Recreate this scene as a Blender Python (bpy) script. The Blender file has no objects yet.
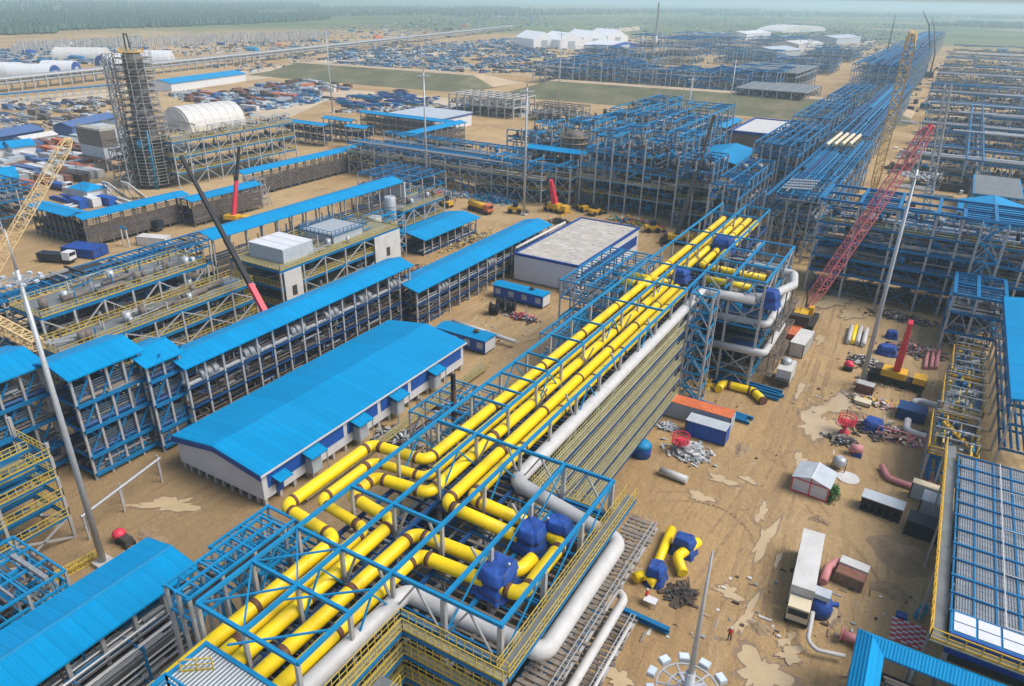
import bpy, math, random
import numpy as np
from mathutils import Matrix, Vector, noise
random.seed(7)
sc = bpy.context.scene
col = sc.collection
R_ = math.radians

# ------------------------------------------------------------------ camera
FOC, PT, AZ, RO, H = 720.1, R_(25.72), R_(30.12), R_(1.154), 60.0
_fh = Vector((-math.sin(AZ), math.cos(AZ), 0)); _r = Vector((math.cos(AZ), math.sin(AZ), 0))
FW = _fh * math.cos(PT) - Vector((0, 0, 1)) * math.sin(PT)
_u = _fh * math.sin(PT) + Vector((0, 0, 1)) * math.cos(PT)
RT = _r * math.cos(RO) + _u * math.sin(RO)
UP = -_r * math.sin(RO) + _u * math.cos(RO)
cd = bpy.data.cameras.new('camera'); cam = bpy.data.objects.new('camera', cd); col.objects.link(cam)
cd.sensor_width = 36; cd.lens = FOC / 1024 * 36; cd.clip_start = 1; cd.clip_end = 30000
cam.matrix_world = Matrix((( RT.x, UP.x, -FW.x, 0), (RT.y, UP.y, -FW.y, 0), (RT.z, UP.z, -FW.z, H), (0, 0, 0, 1)))
sc.camera = cam

# ------------------------------------------------------------------ world, sun, exposure
SUN_EL, SUN_AZ = R_(52), R_(70)        # azimuth clockwise from +Y
w = bpy.data.worlds.new('World'); sc.world = w; w.use_nodes = True
nt = w.node_tree; bg = nt.nodes['Background']
sky = nt.nodes.new('ShaderNodeTexSky'); sky.sky_type = 'NISHITA'; sky.sun_disc = False
sky.sun_elevation = SUN_EL; sky.sun_rotation = SUN_AZ
sky.air_density = 1.0; sky.dust_density = 2.5; sky.ozone_density = 0.6
nt.links.new(sky.outputs[0], bg.inputs[0]); bg.inputs[1].default_value = 0.12
ld = bpy.data.lights.new('sun', 'SUN'); sun = bpy.data.objects.new('sun', ld); col.objects.link(sun)
ld.energy = 2.0; ld.angle = R_(32); ld.color = (1.0, 0.96, 0.90)
sd = Vector((math.sin(SUN_AZ) * math.cos(SUN_EL), math.cos(SUN_AZ) * math.cos(SUN_EL), math.sin(SUN_EL)))
sun.rotation_euler = sd.to_track_quat('Z', 'Y').to_euler()
vs = sc.view_settings; vs.view_transform = 'Standard'; vs.look = 'None'; vs.gamma = 1; vs.exposure = 0.70
vs.use_curve_mapping = False
sc.cycles.use_denoising = True
sc.cycles.max_bounces = 5; sc.cycles.diffuse_bounces = 3; sc.cycles.glossy_bounces = 2; sc.cycles.volume_bounces = 1
sc.cycles.transparent_max_bounces = 6

# ------------------------------------------------------------------ helpers
def at(px, py, z=0.0):
    x = (px - 512) / FOC; y = -(py - 343) / FOC
    d = FW + RT * x + UP * y
    t = (z - H) / d.z
    return Vector((d.x * t, d.y * t, z))
def rise(px, py, p):
    'height where the line of sight passes over ground point p (nearest in plan)'
    x = (px - 512) / FOC; y = -(py - 343) / FOC
    d = FW + RT * x + UP * y
    t = (p.x * d.x + p.y * d.y) / (d.x ** 2 + d.y ** 2)
    return H + t * d.z

def nm(name, rgb, rough=.6, var=.12, scale=.6, metal=0.0, rib=None, ribamp=.03, spec=.4, dirt=0.0, dirtcol=(.22, .16, .10), sheet=None):
    m = bpy.data.materials.new(name); m.use_nodes = True
    t = m.node_tree; b = t.nodes['Principled BSDF']
    b.inputs['Roughness'].default_value = rough; b.inputs['Metallic'].default_value = metal
    b.inputs['Specular IOR Level'].default_value = spec
    g = t.nodes.new('ShaderNodeNewGeometry')
    n = t.nodes.new('ShaderNodeTexNoise'); n.inputs['Scale'].default_value = scale; n.inputs['Detail'].default_value = 5
    n.inputs['Roughness'].default_value = .65
    t.links.new(g.outputs['Position'], n.inputs['Vector'])
    mr = t.nodes.new('ShaderNodeMapRange'); mr.inputs[1].default_value = .25; mr.inputs[2].default_value = .75
    mr.inputs[3].default_value = 1 - var; mr.inputs[4].default_value = 1 + var
    t.links.new(n.outputs[0], mr.inputs[0])
    mx = t.nodes.new('ShaderNodeMix'); mx.data_type = 'RGBA'; mx.blend_type = 'MULTIPLY'; mx.inputs[0].default_value = 1
    mx.inputs[6].default_value = (*rgb, 1)
    t.links.new(mr.outputs[0], mx.inputs[7])
    out = mx.outputs[2]
    if sheet:          # individual roofing sheets differ a little, with rain streaks down the slope
        sp = t.nodes.new('ShaderNodeSeparateXYZ'); t.links.new(g.outputs['Position'], sp.inputs[0])
        fl = t.nodes.new('ShaderNodeMath'); fl.operation = 'SNAP'; fl.inputs[1].default_value = 1.15; t.links.new(sp.outputs[sheet], fl.inputs[0])
        wn = t.nodes.new('ShaderNodeTexWhiteNoise'); wn.noise_dimensions = '1D'; t.links.new(fl.outputs[0], wn.inputs['W'])
        mp = t.nodes.new('ShaderNodeMapping'); mp.inputs['Scale'].default_value = (.12, 2.6, .3) if sheet == 'Y' else (2.6, .12, .3); t.links.new(g.outputs['Position'], mp.inputs[0])
        ns = t.nodes.new('ShaderNodeTexNoise'); ns.inputs['Scale'].default_value = 1; ns.inputs['Detail'].default_value = 6; t.links.new(mp.outputs[0], ns.inputs['Vector'])
        ad = t.nodes.new('ShaderNodeMath'); ad.operation = 'MULTIPLY_ADD'; ad.inputs[1].default_value = .10; ad.inputs[2].default_value = .82; t.links.new(wn.outputs[0], ad.inputs[0])
        a2 = t.nodes.new('ShaderNodeMath'); a2.operation = 'MULTIPLY_ADD'; a2.inputs[1].default_value = .26; t.links.new(ns.outputs[0], a2.inputs[0]); t.links.new(ad.outputs[0], a2.inputs[2])
        fr_ = t.nodes.new('ShaderNodeMath'); fr_.operation = 'FRACT'; dv = t.nodes.new('ShaderNodeMath'); dv.operation = 'DIVIDE'; dv.inputs[1].default_value = 1.15; t.links.new(sp.outputs[sheet], dv.inputs[0]); t.links.new(dv.outputs[0], fr_.inputs[0])
        gt = t.nodes.new('ShaderNodeMath'); gt.operation = 'GREATER_THAN'; gt.inputs[1].default_value = .1; t.links.new(fr_.outputs[0], gt.inputs[0])
        m3 = t.nodes.new('ShaderNodeMath'); m3.operation = 'MULTIPLY_ADD'; m3.inputs[1].default_value = .14; m3.inputs[2].default_value = .86; t.links.new(gt.outputs[0], m3.inputs[0])
        m4 = t.nodes.new('ShaderNodeMath'); m4.operation = 'MULTIPLY'; t.links.new(a2.outputs[0], m4.inputs[0]); t.links.new(m3.outputs[0], m4.inputs[1])
        x3 = t.nodes.new('ShaderNodeMix'); x3.data_type = 'RGBA'; x3.blend_type = 'MULTIPLY'; x3.inputs[0].default_value = 1
        t.links.new(out, x3.inputs[6]); t.links.new(m4.outputs[0], x3.inputs[7]); out = x3.outputs[2]
    if dirt:
        n2 = t.nodes.new('ShaderNodeTexNoise'); n2.inputs['Scale'].default_value = scale * .7; n2.inputs['Detail'].default_value = 8
        n2.inputs['Roughness'].default_value = .75
        t.links.new(g.outputs['Position'], n2.inputs['Vector'])
        m2 = t.nodes.new('ShaderNodeMapRange'); m2.inputs[1].default_value = .5; m2.inputs[2].default_value = .72
        m2.inputs[3].default_value = 0; m2.inputs[4].default_value = dirt
        t.links.new(n2.outputs[0], m2.inputs[0])
        x2 = t.nodes.new('ShaderNodeMix'); x2.data_type = 'RGBA'; x2.inputs[7].default_value = (*dirtcol, 1)
        t.links.new(m2.outputs[0], x2.inputs[0]); t.links.new(out, x2.inputs[6]); out = x2.outputs[2]
    t.links.new(out, b.inputs['Base Color'])
    if rib:
        wv = t.nodes.new('ShaderNodeTexWave'); wv.wave_type = 'BANDS'; wv.bands_direction = rib[0]
        wv.inputs['Scale'].default_value = rib[1]
        t.links.new(g.outputs['Position'], wv.inputs['Vector'])
        bp = t.nodes.new('ShaderNodeBump'); bp.inputs['Strength'].default_value = .6; bp.inputs['Distance'].default_value = ribamp
        t.links.new(wv.outputs[0], bp.inputs['Height']); t.links.new(bp.outputs[0], b.inputs['Normal'])
    return m

M = dict(
    roof=nm('roof_blue', (.0, .238, .49), .5, .08, .15, spec=.12, rib=('Y', 1.1), ribamp=.05, sheet='Y', dirt=.16, dirtcol=(.04, .17, .30)),
    roofx=nm('roof_blue_cross', (.0, .238, .49), .5, .08, .15, spec=.12, rib=('X', 1.1), ribamp=.05, sheet='X', dirt=.16, dirtcol=(.04, .17, .30)),
    trim=nm('trim_blue', (.005, .055, .26), .5, .1),
    blue=nm('frame_blue', (.008, .14, .31), .5, .18, .8, spec=.2),
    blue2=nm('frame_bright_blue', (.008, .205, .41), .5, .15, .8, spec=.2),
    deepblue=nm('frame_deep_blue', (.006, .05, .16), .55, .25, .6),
    slateb=nm('slate_blue', (.07, .13, .28), .6, .2, .5),
    plank=nm('weathered_plank', (.21, .18, .15), .85, .4, .9),
    tentw=nm('tent_white', (.80, .80, .79), .5, .05, .2),
    tarp=nm('tarp_blue', (.012, .06, .27), .6, .45, 1.3, dirt=.4, dirtcol=(.03, .04, .07)),
    cab=nm('cabin_blue', (.01, .08, .36), .5, .15),
    grey=nm('steel_grey', (.40, .395, .39), .5, .15, 1.2, .2),
    galv=nm('galvanised', (.42, .44, .45), .45, .15, 2, .3),
    dark=nm('dark_steel', (.05, .045, .042), .6, .4, 1),
    rust=nm('rusty_steel', (.075, .05, .036), .7, .4, .7),
    brown=nm('weld_band_brown', (.13, .055, .03), .7, .45, 2.5, dirt=.4, dirtcol=(.25, .16, .08)),
    rail=nm('rail_yellow', (.52, .38, .06), .55, .15),
    raild=nm('rail_dull_yellow', (.50, .46, .25), .6, .25, .6),
    grate=nm('grating_olive', (.22, .21, .14), .8, .3, 1.5),
    deck=nm('deck_grey', (.15, .165, .17), .8, .25, .6),
    yellow=nm('pipe_yellow', (.86, .60, .004), .42, .09, .9, dirt=.30, dirtcol=(.42, .27, .06)),
    yell2=nm('machine_yellow', (.62, .36, .02), .5, .15),
    white=nm('white_panel', (.60, .61, .62), .5, .07, .5, rib=('Y', 1.6), ribamp=.02, dirt=.22, dirtcol=(.45, .42, .38)),
    offw=nm('off_white', (.54, .53, .50), .6, .12, .5, dirt=.3),
    pipew=nm('pipe_light_grey', (.47, .465, .45), .5, .1, 1, dirt=.35, dirtcol=(.33, .29, .24)),
    conc=nm('concrete_roof', (.42, .385, .33), .9, .3, .5, dirt=.6, dirtcol=(.28, .24, .19)),
    concw=nm('concrete_wall', (.40, .38, .35), .9, .15, .8),
    red=nm('crane_red', (.64, .04, .075), .45, .1),
    pink=nm('duct_pink', (.50, .20, .20), .6, .15),
    orange=nm('orange_red', (.55, .14, .05), .6, .3, .8),
    black=nm('black_rubber', (.02, .02, .022), .7, .3),
    navy=nm('navy_black', (.012, .018, .032), .5, .3),
    sheet=nm('sheet_grey', (.40, .44, .47), .5, .15, .7),
    brick=nm('brick_brown', (.20, .09, .06), .85, .3, 1),
    cream=nm('cream', (.60, .52, .36), .7, .1),
    boomy=nm('boom_yellow', (.72, .53, .26), .5, .12),
    boomr=nm('boom_red', (.58, .16, .17), .5, .2),
    teal=nm('teal', (.02, .22, .36), .5, .2),
    skin=nm('skin', (.45, .28, .2), .6, .05),
    wood=nm('timber', (.30, .22, .14), .85, .3, 1),
    lamp=nm('lamp_glass', (.55, .62, .68), .25, .1, 3),
    leaf=nm('leaf_green', (.03, .12, .02), .7, .4, 3),
    wet=nm('wet_sand', (.24, .165, .10), .55, .25, .8),
    puddle=nm('puddle_water', (.47, .355, .205), .10, .12, .4, spec=.5),
    duct=nm('duct_brown_grey', (.15, .125, .105), .6, .3, .6),
    louv=nm('louvre_blue_grey', (.10, .135, .17), .5, .3, 1, .2),
    slat=nm('cable_grey', (.27, .28, .29), .6, .3, 1.5, .2),
)

def link(o, parent=None):
    col.objects.link(o)
    if parent: o.parent = parent
    return o
def tag(o, label, cat, group=None, kind=None):
    if label: o['label'] = label
    if cat: o['category'] = cat
    if group: o['group'] = group
    if kind: o['kind'] = kind
    return o
def root(name, label, cat, loc=(0, 0, 0), group=None, rz=0.0):
    o = bpy.data.objects.new(name, None); o.empty_display_size = .5
    o.location = loc; o.rotation_euler = (0, 0, rz)
    link(o); return tag(o, label, cat, group)

class MB:
    def __init__(s): s.v = []; s.f = []; s.sm = []; s.p = []
    def box(s, x0, x1, y0, y1, z0, z1):
        s.p.append((len(s.v), len(s.f)))
        i = len(s.v)
        s.v += [(x0,y0,z0),(x1,y0,z0),(x1,y1,z0),(x0,y1,z0),(x0,y0,z1),(x1,y0,z1),(x1,y1,z1),(x0,y1,z1)]
        s.f += [(i,i+3,i+2,i+1),(i+4,i+5,i+6,i+7),(i,i+1,i+5,i+4),(i+1,i+2,i+6,i+5),(i+2,i+3,i+7,i+6),(i+3,i,i+4,i+7)]
        return s
    def bar(s, p, q, w=.1, h=None):
        h = h or w; p = Vector(p); q = Vector(q); d = q - p
        if d.length < 1e-6: return s
        d.normalize()
        a = d.cross(Vector((0, 0, 1)))
        a = Vector((1, 0, 0)) if a.length < 1e-4 else a.normalized()
        b = a.cross(d) * (h / 2); a = a * (w / 2)
        i = len(s.v); s.p.append((i, len(s.f)))
        for c in (p, q):
            for e in (-a - b, a - b, a + b, -a + b): s.v.append(tuple(c + e))
        s.f += [(i+3,i+2,i+1,i),(i+4,i+5,i+6,i+7),(i,i+1,i+5,i+4),(i+1,i+2,i+6,i+5),(i+2,i+3,i+7,i+6),(i+3,i,i+4,i+7)]
        return s
    def tube(s, pts, r, n=8, caps=True, r1=None):
        pts = [Vector(p) for p in pts]; k = len(pts); i0 = len(s.v); s.p.append((i0, len(s.f)))
        nrm = None
        for j, p in enumerate(pts):
            d = (pts[min(j+1, k-1)] - pts[max(j-1, 0)]).normalized()
            if nrm is None:
                nrm = d.cross(Vector((0, 0, 1)))
                if nrm.length < 1e-4: nrm = Vector((1, 0, 0))
            nrm = (nrm - d * nrm.dot(d)).normalized()
            bi = d.cross(nrm)
            rr = r if r1 is None else r + (r1 - r) * j / max(k-1, 1)
            for a in range(n):
                t = 2 * math.pi * a / n
                s.v.append(tuple(p + (nrm * math.cos(t) + bi * math.sin(t)) * rr))
        for j in range(k-1):
            for a in range(n):
                s.f.append((i0+j*n+a, i0+j*n+(a+1) % n, i0+(j+1)*n+(a+1) % n, i0+(j+1)*n+a)); s.sm.append(len(s.f)-1)
        if caps:
            s.f.append(tuple(i0 + a for a in reversed(range(n)))); s.f.append(tuple(i0 + (k-1)*n + a for a in range(n)))
        return s
    def lathe(s, c, prof, n=16):
        i0 = len(s.v); c = Vector(c); k = len(prof); s.p.append((i0, len(s.f)))
        for r, z in prof:
            for a in range(n):
                t = 2 * math.pi * a / n; s.v.append((c.x + r*math.cos(t), c.y + r*math.sin(t), c.z + z))
        for j in range(k-1):
            for a in range(n):
                s.f.append((i0+j*n+a, i0+j*n+(a+1) % n, i0+(j+1)*n+(a+1) % n, i0+(j+1)*n+a)); s.sm.append(len(s.f)-1)
        s.f.append(tuple(i0 + a for a in reversed(range(n)))); s.f.append(tuple(i0 + (k-1)*n + a for a in range(n)))
        return s
    def prism(s, poly, axis, a0, a1):
        'poly of 2-D points extruded along x, y or z'
        i = len(s.v); n = len(poly); s.p.append((i, len(s.f)))
        for a in (a0, a1):
            for u, v in poly:
                s.v.append({'x': (a, u, v), 'y': (u, a, v), 'z': (u, v, a)}[axis])
        s.f += [tuple(range(i, i+n)), tuple(range(i+2*n-1, i+n-1, -1))]
        for j in range(n): s.f.append((i+j, i+n+j, i+n+(j+1) % n, i+(j+1) % n))
        return s
    def rail(s, pts, h=1.1, step=1.6, w=.06):
        pts = [Vector(p) for p in pts]; z = Vector((0, 0, 1))
        for p, q in zip(pts, pts[1:]):
            n = max(1, round((q - p).length / step))
            for k in range(n + 1): c = p.lerp(q, k / n); s.bar(c, c + z*h, w)
            s.bar(p + z*h, q + z*h, w); s.bar(p + z*h*.52, q + z*h*.52, w*.8); s.bar(p + z*.08, q + z*.08, w*.6, .16)
        return s
    def lattice(s, p, q, w0, w1, cw, n, lw=None):
        'four chord boom from p to q'
        p = Vector(p); q = Vector(q); d = (q - p).normalized(); lw = lw or cw*.6
        a = d.cross(Vector((0, 0, 1)))
        a = Vector((1, 0, 0)) if a.length < .01 else a.normalized()
        b = a.cross(d)
        L = []
        for k in range(n + 1):
            t = k / n; wd = w0 + (w1 - w0) * t; c = p.lerp(q, t)
            L.append([c + (a*i + b*j)*wd/2 for i, j in ((-1,-1),(1,-1),(1,1),(-1,1))])
        for k in range(n):
            for e in range(4):
                f = (e + 1) % 4
                s.bar(L[k][e], L[k+1][e], cw); s.bar(L[k][e], L[k][f], lw)
                s.bar(L[k][e], L[k+1][f], lw) if k % 2 else s.bar(L[k][f], L[k+1][e], lw)
        for e in range(4): s.bar(L[n][e], L[n][(e+1) % 4], lw)
        return s
    def mesh(s, name, m, off=(0, 0, 0)):
        me = bpy.data.meshes.new(name)
        ox, oy, oz = off
        me.from_pydata([(x-ox, y-oy, z-oz) for x, y, z in s.v], [], s.f)
        if s.sm:
            for i in s.sm: me.polygons[i].use_smooth = True
        me.materials.append(m); me.update(); return me
    def groups(s):
        'far-apart groups of pieces: each becomes a part of its own'
        k = len(s.p)
        if not 2 <= k <= 790 or s.p[0] != (0, 0): return None
        ends = s.p[1:] + [(len(s.v), len(s.f))]
        V = np.array(s.v, dtype=float)
        lo = np.array([V[a[0]:b[0]].min(0) for a, b in zip(s.p, ends)]); hi = np.array([V[a[0]:b[0]].max(0) for a, b in zip(s.p, ends)])
        size = (hi-lo).max(1)
        gap = np.maximum(0, np.maximum(lo[:, None]-hi[None], lo[None]-hi[:, None]))
        near = np.sqrt((gap**2).sum(2)) <= np.maximum(.02, .5*np.maximum(size[:, None], size[None]))
        lab = -np.ones(k, int); n = 0
        for i in range(k):
            if lab[i] >= 0: continue
            st = [i]; lab[i] = n
            while st:
                for q in np.nonzero(near[st.pop()] & (lab < 0))[0]: lab[q] = n; st.append(q)
            n += 1
        if n < 2 or n > 90: return None
        out = []
        sm = set(s.sm)
        for g in range(n):
            m = MB()
            for i in np.nonzero(lab == g)[0]:
                (v0, f0), (v1, f1) = s.p[i], ends[i]; d = len(m.v) - v0; m.p.append((len(m.v), len(m.f)))
                for f in range(f0, f1):
                    if f in sm: m.sm.append(len(m.f))
                    m.f.append(tuple(x+d for x in s.f[f]))
                m.v += s.v[v0:v1]
            out.append(m)
        return out
    def build(s, name, m, parent=None, loc=None, local=False):
        if parent is not None and loc is None and name not in ('small_fittings', 'loose_piece'):
            g = s.groups()
            if g:
                one = {'column_frame': 'column', 'foundation_piles': 'pile', 'wheels': 'wheel', 'legs': 'leg', 'leg_frame': 'leg'}.get(name, name)
                return [x.build(one, m, parent, None, local) for x in g][0]
        off = (0, 0, 0)
        if parent is not None and not local:
            pr = parent; off = Vector((0, 0, 0))
            while pr is not None: off = off + pr.location; pr = pr.parent
        if loc is not None: off = loc
        o = bpy.data.objects.new(name, s.mesh(name, m, off))
        if loc is not None: o.location = loc
        return link(o, parent)

_unit = {}
def unit(kind, m):
    k = (kind, m.name)
    if k not in _unit:
        b = MB()
        if kind == 'box': b.box(-.5, .5, -.5, .5, 0, 1)
        else: b.tube([(0,0,0),(0,0,1)], 1, 8 if kind == 'cyl' else 14)
        _unit[k] = b.mesh(kind, m)
    return _unit[k]
def member(parent, name, p, q, wd, h, m, kind='box'):
    p = Vector(p); q = Vector(q); d = q - p; L = d.length; d = d / L
    a = d.cross(Vector((0, 0, 1))); a = Vector((1, 0, 0)) if a.length < 1e-4 else a.normalized()
    b = a.cross(d)
    if parent: p = p - parent.location
    o = bpy.data.objects.new(name, unit(kind, m))
    o.matrix_basis = Matrix(((a.x*wd, b.x*h, d.x*L, p.x), (a.y*wd, b.y*h, d.y*L, p.y), (a.z*wd, b.z*h, d.z*L, p.z), (0, 0, 0, 1)))
    return link(o, parent)
def pipe(parent, p, q, r, m): return member(parent, 'pipe', p, q, r, r, m, 'cyl')
def tree_copy(o, parent=None):
    c = o.copy(); link(c, parent)
    for ch in [x for x in o.children]: tree_copy(ch, c)
    return c
def fillet(pts, rad, seg=6):
    pts = [Vector(p) for p in pts]; out = [pts[0]]
    for a, b, c in zip(pts, pts[1:], pts[2:]):
        u = (a - b).normalized(); v = (c - b).normalized()
        ang = u.angle(v)
        if ang > 3.1: out.append(b); continue
        t = min(rad / math.tan(ang / 2), (a-b).length*.49, (c-b).length*.49); r = t * math.tan(ang / 2)
        cen = b + (u + v).normalized() * (r / math.sin(ang / 2))
        s0 = b + u*t - cen; s1 = b + v*t - cen
        for k in range(seg + 1): out.append(cen + s0.slerp(s1, k / seg, s0))
    out.append(pts[-1]); return out
def frange(a, b, n): return [a + (b - a) * i / n for i in range(n + 1)]

# ------------------------------------------------------------------ generic steelwork
def rack(name, label, cat, xs, ys, zs, z0=0, bm='blue', cm='grey', cw=.35, bw=.32, split=True, brace=(), rails=(), joist=0,
         decks=(), banks=(), group=None, raild=1.6, fit=.16, rag=0):
    r = root(name, label, cat, ((xs[0]+xs[-1])/2, (ys[0]+ys[-1])/2, 0), group)
    B, Cm = M[bm], M[cm]
    rg = random.Random(len(label)+int(abs(ys[0])))
    if rag:
        hz_ = {}
        for i in range(len(xs)):
            for j in range(len(ys)):
                hz_[i, j] = zs[-1] if rg.random() > rag else rg.choice(zs[-2:] + zs[len(zs)//2:])
        fb = MB(); nc = len(xs)*len(ys)
        cb = MB()
        for (i, j), hh in hz_.items():
            up = rg.uniform(0, 2.2) if rg.random() < rag else 0; top_ = (xs[i], ys[j], hh + up - bw/2)
            if nc <= 100: member(r, 'column', (xs[i], ys[j], z0), top_, cw, cw, Cm)
            else: cb.bar((xs[i], ys[j], z0), top_, cw)
            for z in zs:
                if z > hh + .01: continue
                for (di, dj) in ((1, 0), (0, 1)):
                    k = (i+di, j+dj)
                    if k in hz_ and hz_[k] >= z - .01 and rg.random() > rag*.3: fb.bar((xs[i], ys[j], z + .012*di), (xs[k[0]], ys[k[1]], z + .012*di), bw*(1 if dj else .8))
                if (i+1, j+1) in hz_:
                    q = rg.random(); x0_, x1_, ya_, yb_ = xs[i], xs[i+1], ys[j], ys[j+1]
                    if q < .16: fb.bar((x0_, ya_, z+.03), (x1_, yb_, z+.03), bw*.4); 
                    elif q < .5:
                        for t in (.25, .5, .75): fb.bar((x0_, ya_+(yb_-ya_)*t, z+.03), (x1_, ya_+(yb_-ya_)*t, z+.03), bw*.4)
                    elif q < .62:
                        for t in (.33, .66): fb.bar((x0_+(x1_-x0_)*t, ya_, z+.04), (x0_+(x1_-x0_)*t, yb_, z+.04), bw*.4)
        if cb.v: cb.build('column_frame', Cm, r)
        fb.build('level_frame', B, r); joist = 0
    elif split and len(xs)*len(ys) <= 100:
        for x in xs:
            for y in ys: member(r, 'column', (x, y, z0), (x, y, zs[-1] + .004*(int(x*7+y*3) % 5) - bw/2), cw, cw, Cm)
    else:
        b = MB()
        for x in xs:
            for y in ys: b.bar((x, y, z0), (x, y, zs[-1] - bw/2), cw)
        b.build('column_frame', Cm, r)
    fr = MB()
    for z in (zs if not rag else ()):
        one = split and z == zs[-1] and len(xs) + len(ys) <= 70
        for x in xs:
            if one: member(r, 'beam', (x, ys[0]-.2, z), (x, ys[-1]+.2, z), bw, bw, B)
            else: fr.bar((x, ys[0]-.1, z), (x, ys[-1]+.1, z), bw)
        for y in ys:
            if one: member(r, 'beam', (xs[0]-.15, y, z+.012), (xs[-1]+.15, y, z+.012), bw*.8, bw*.8, B)
            else: fr.bar((xs[0], y, z+.012), (xs[-1], y, z+.012), bw*.8)
        if joist:
            js = MB(); y = ys[0] + joist
            while y < ys[-1]: js.bar((xs[0], y, z+.02), (xs[-1], y, z+.02), bw*.45); y += joist
            js.build('joists', B, r)
    if fr.v: fr.build('level_frame', B, r)
    for face in brace:
        b = MB(); ax, c = face[0], face[1]; seq = ys if ax == 'x' else xs
        zz = [z0] + list(zs); mt = face[2] if len(face) > 2 else ('blue' if rag and len(zs) > 3 else 'grey')
        for i in range(len(seq)-1):
            for j in range(len(zz)-1):
                if (i*3 + j*2) % 3 == 1: continue
                p0, p1 = (seq[i], seq[i+1]); za, zb = zz[j], zz[j+1]; mid = (p0+p1)/2
                f = (lambda u, z: (c, u, z)) if ax == 'x' else (lambda u, z: (u, c, z))
                if (i + j) % 2: b.bar(f(p0, za), f(mid, zb), .16); b.bar(f(p1, za), f(mid, zb), .16)
                else: b.bar(f(p0, za), f(p1, zb), .16); b.bar(f(p1, za), f(p0, zb), .155)
        b.build('brace', M[mt], r)
    for z in decks: MB().box(xs[0]+.2, xs[-1]-.2, ys[0]+.2, ys[-1]-.2, z+.2, z+.26).build('deck', M['deck'], r)
    for z in rails:
        MB().rail([(xs[0]-.1, ys[0]-.1, z+.2), (xs[-1]+.1, ys[0]-.1, z+.2), (xs[-1]+.1, ys[-1]+.1, z+.2), (xs[0]-.1, ys[-1]+.1, z+.2), (xs[0]-.1, ys[0]-.1, z+.2)], 1.1, raild).build('handrail', M['rail'], r)
    area = (xs[-1]-xs[0])*(ys[-1]-ys[0]); rf = random.Random(int(abs(xs[0])*13+abs(ys[0])*7))
    nf = int(min(520, area*len(zs)*fit))
    if nf:
        zz_ = [max(z0, .2)] + list(zs[:-1])
        sets = [(('duct', 'rust', 'slat', 'dark') if cm != 'concw' else ('concw', 'duct', 'duct', 'concw'))[i] for i in range(4)] + [bm]
        for mi, mt in enumerate(sets):
            b = MB()
            for k in range(nf//len(sets)):
                z = rf.choice(zz_) + rf.uniform(.2, 2.2); x = rf.uniform(xs[0]+.2, xs[-1]-.2); y = rf.uniform(ys[0]+.2, ys[-1]-.2); q = rf.random()
                ln = rf.uniform(1.5, 7)
                if q < .34: b.bar((x, max(ys[0], y-ln), z), (x, min(ys[-1], y+ln), z), rf.uniform(.1, .4))
                elif q < .68: b.bar((max(xs[0], x-ln), y, z), (min(xs[-1], x+ln), y, z), rf.uniform(.1, .4))
                elif q < .86: b.bar((x, y, z-.2), (x, y, min(zs[-1]-.3, z+rf.uniform(1, 4))), rf.uniform(.08, .25))
                elif z0 < 1 and cw > .3: b.tube([(x, y, z-.2), (x, y, z+rf.uniform(.6, 1.8))], min(bw*2, rf.uniform(.3, .9)), 8)
            if b.v: b.build('small_fittings', M[mt], r)['kind'] = 'stuff'
    for bk in banks:      # (z, axis, n, [materials], rmin, rmax)
        z, ax, n, ms, ra, rb = bk
        lo, hi = (xs[0]+.5, xs[-1]-.5) if ax == 'y' else (ys[0]+.5, ys[-1]-.5)
        e0, e1 = (ys[0], ys[-1]) if ax == 'y' else (xs[0], xs[-1])
        u = lo
        for k in range(n):
            rr = random.uniform(ra, rb); u = lo + (hi-lo) * (k + random.uniform(.2, .8)) / n
            a = e0 + (e1-e0)*random.choice((0, 0, 0, .2, .4)); c = e1 - (e1-e0)*random.choice((0, 0, 0, .15, .3))
            zz = z + .2 + rr
            m = M[random.choice(ms)]
            if ax == 'y': pipe(r, (u, a, zz), (u, c, zz), rr, m)
            else: pipe(r, (a, u, zz), (c, u, zz), rr, m)
    return r

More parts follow.
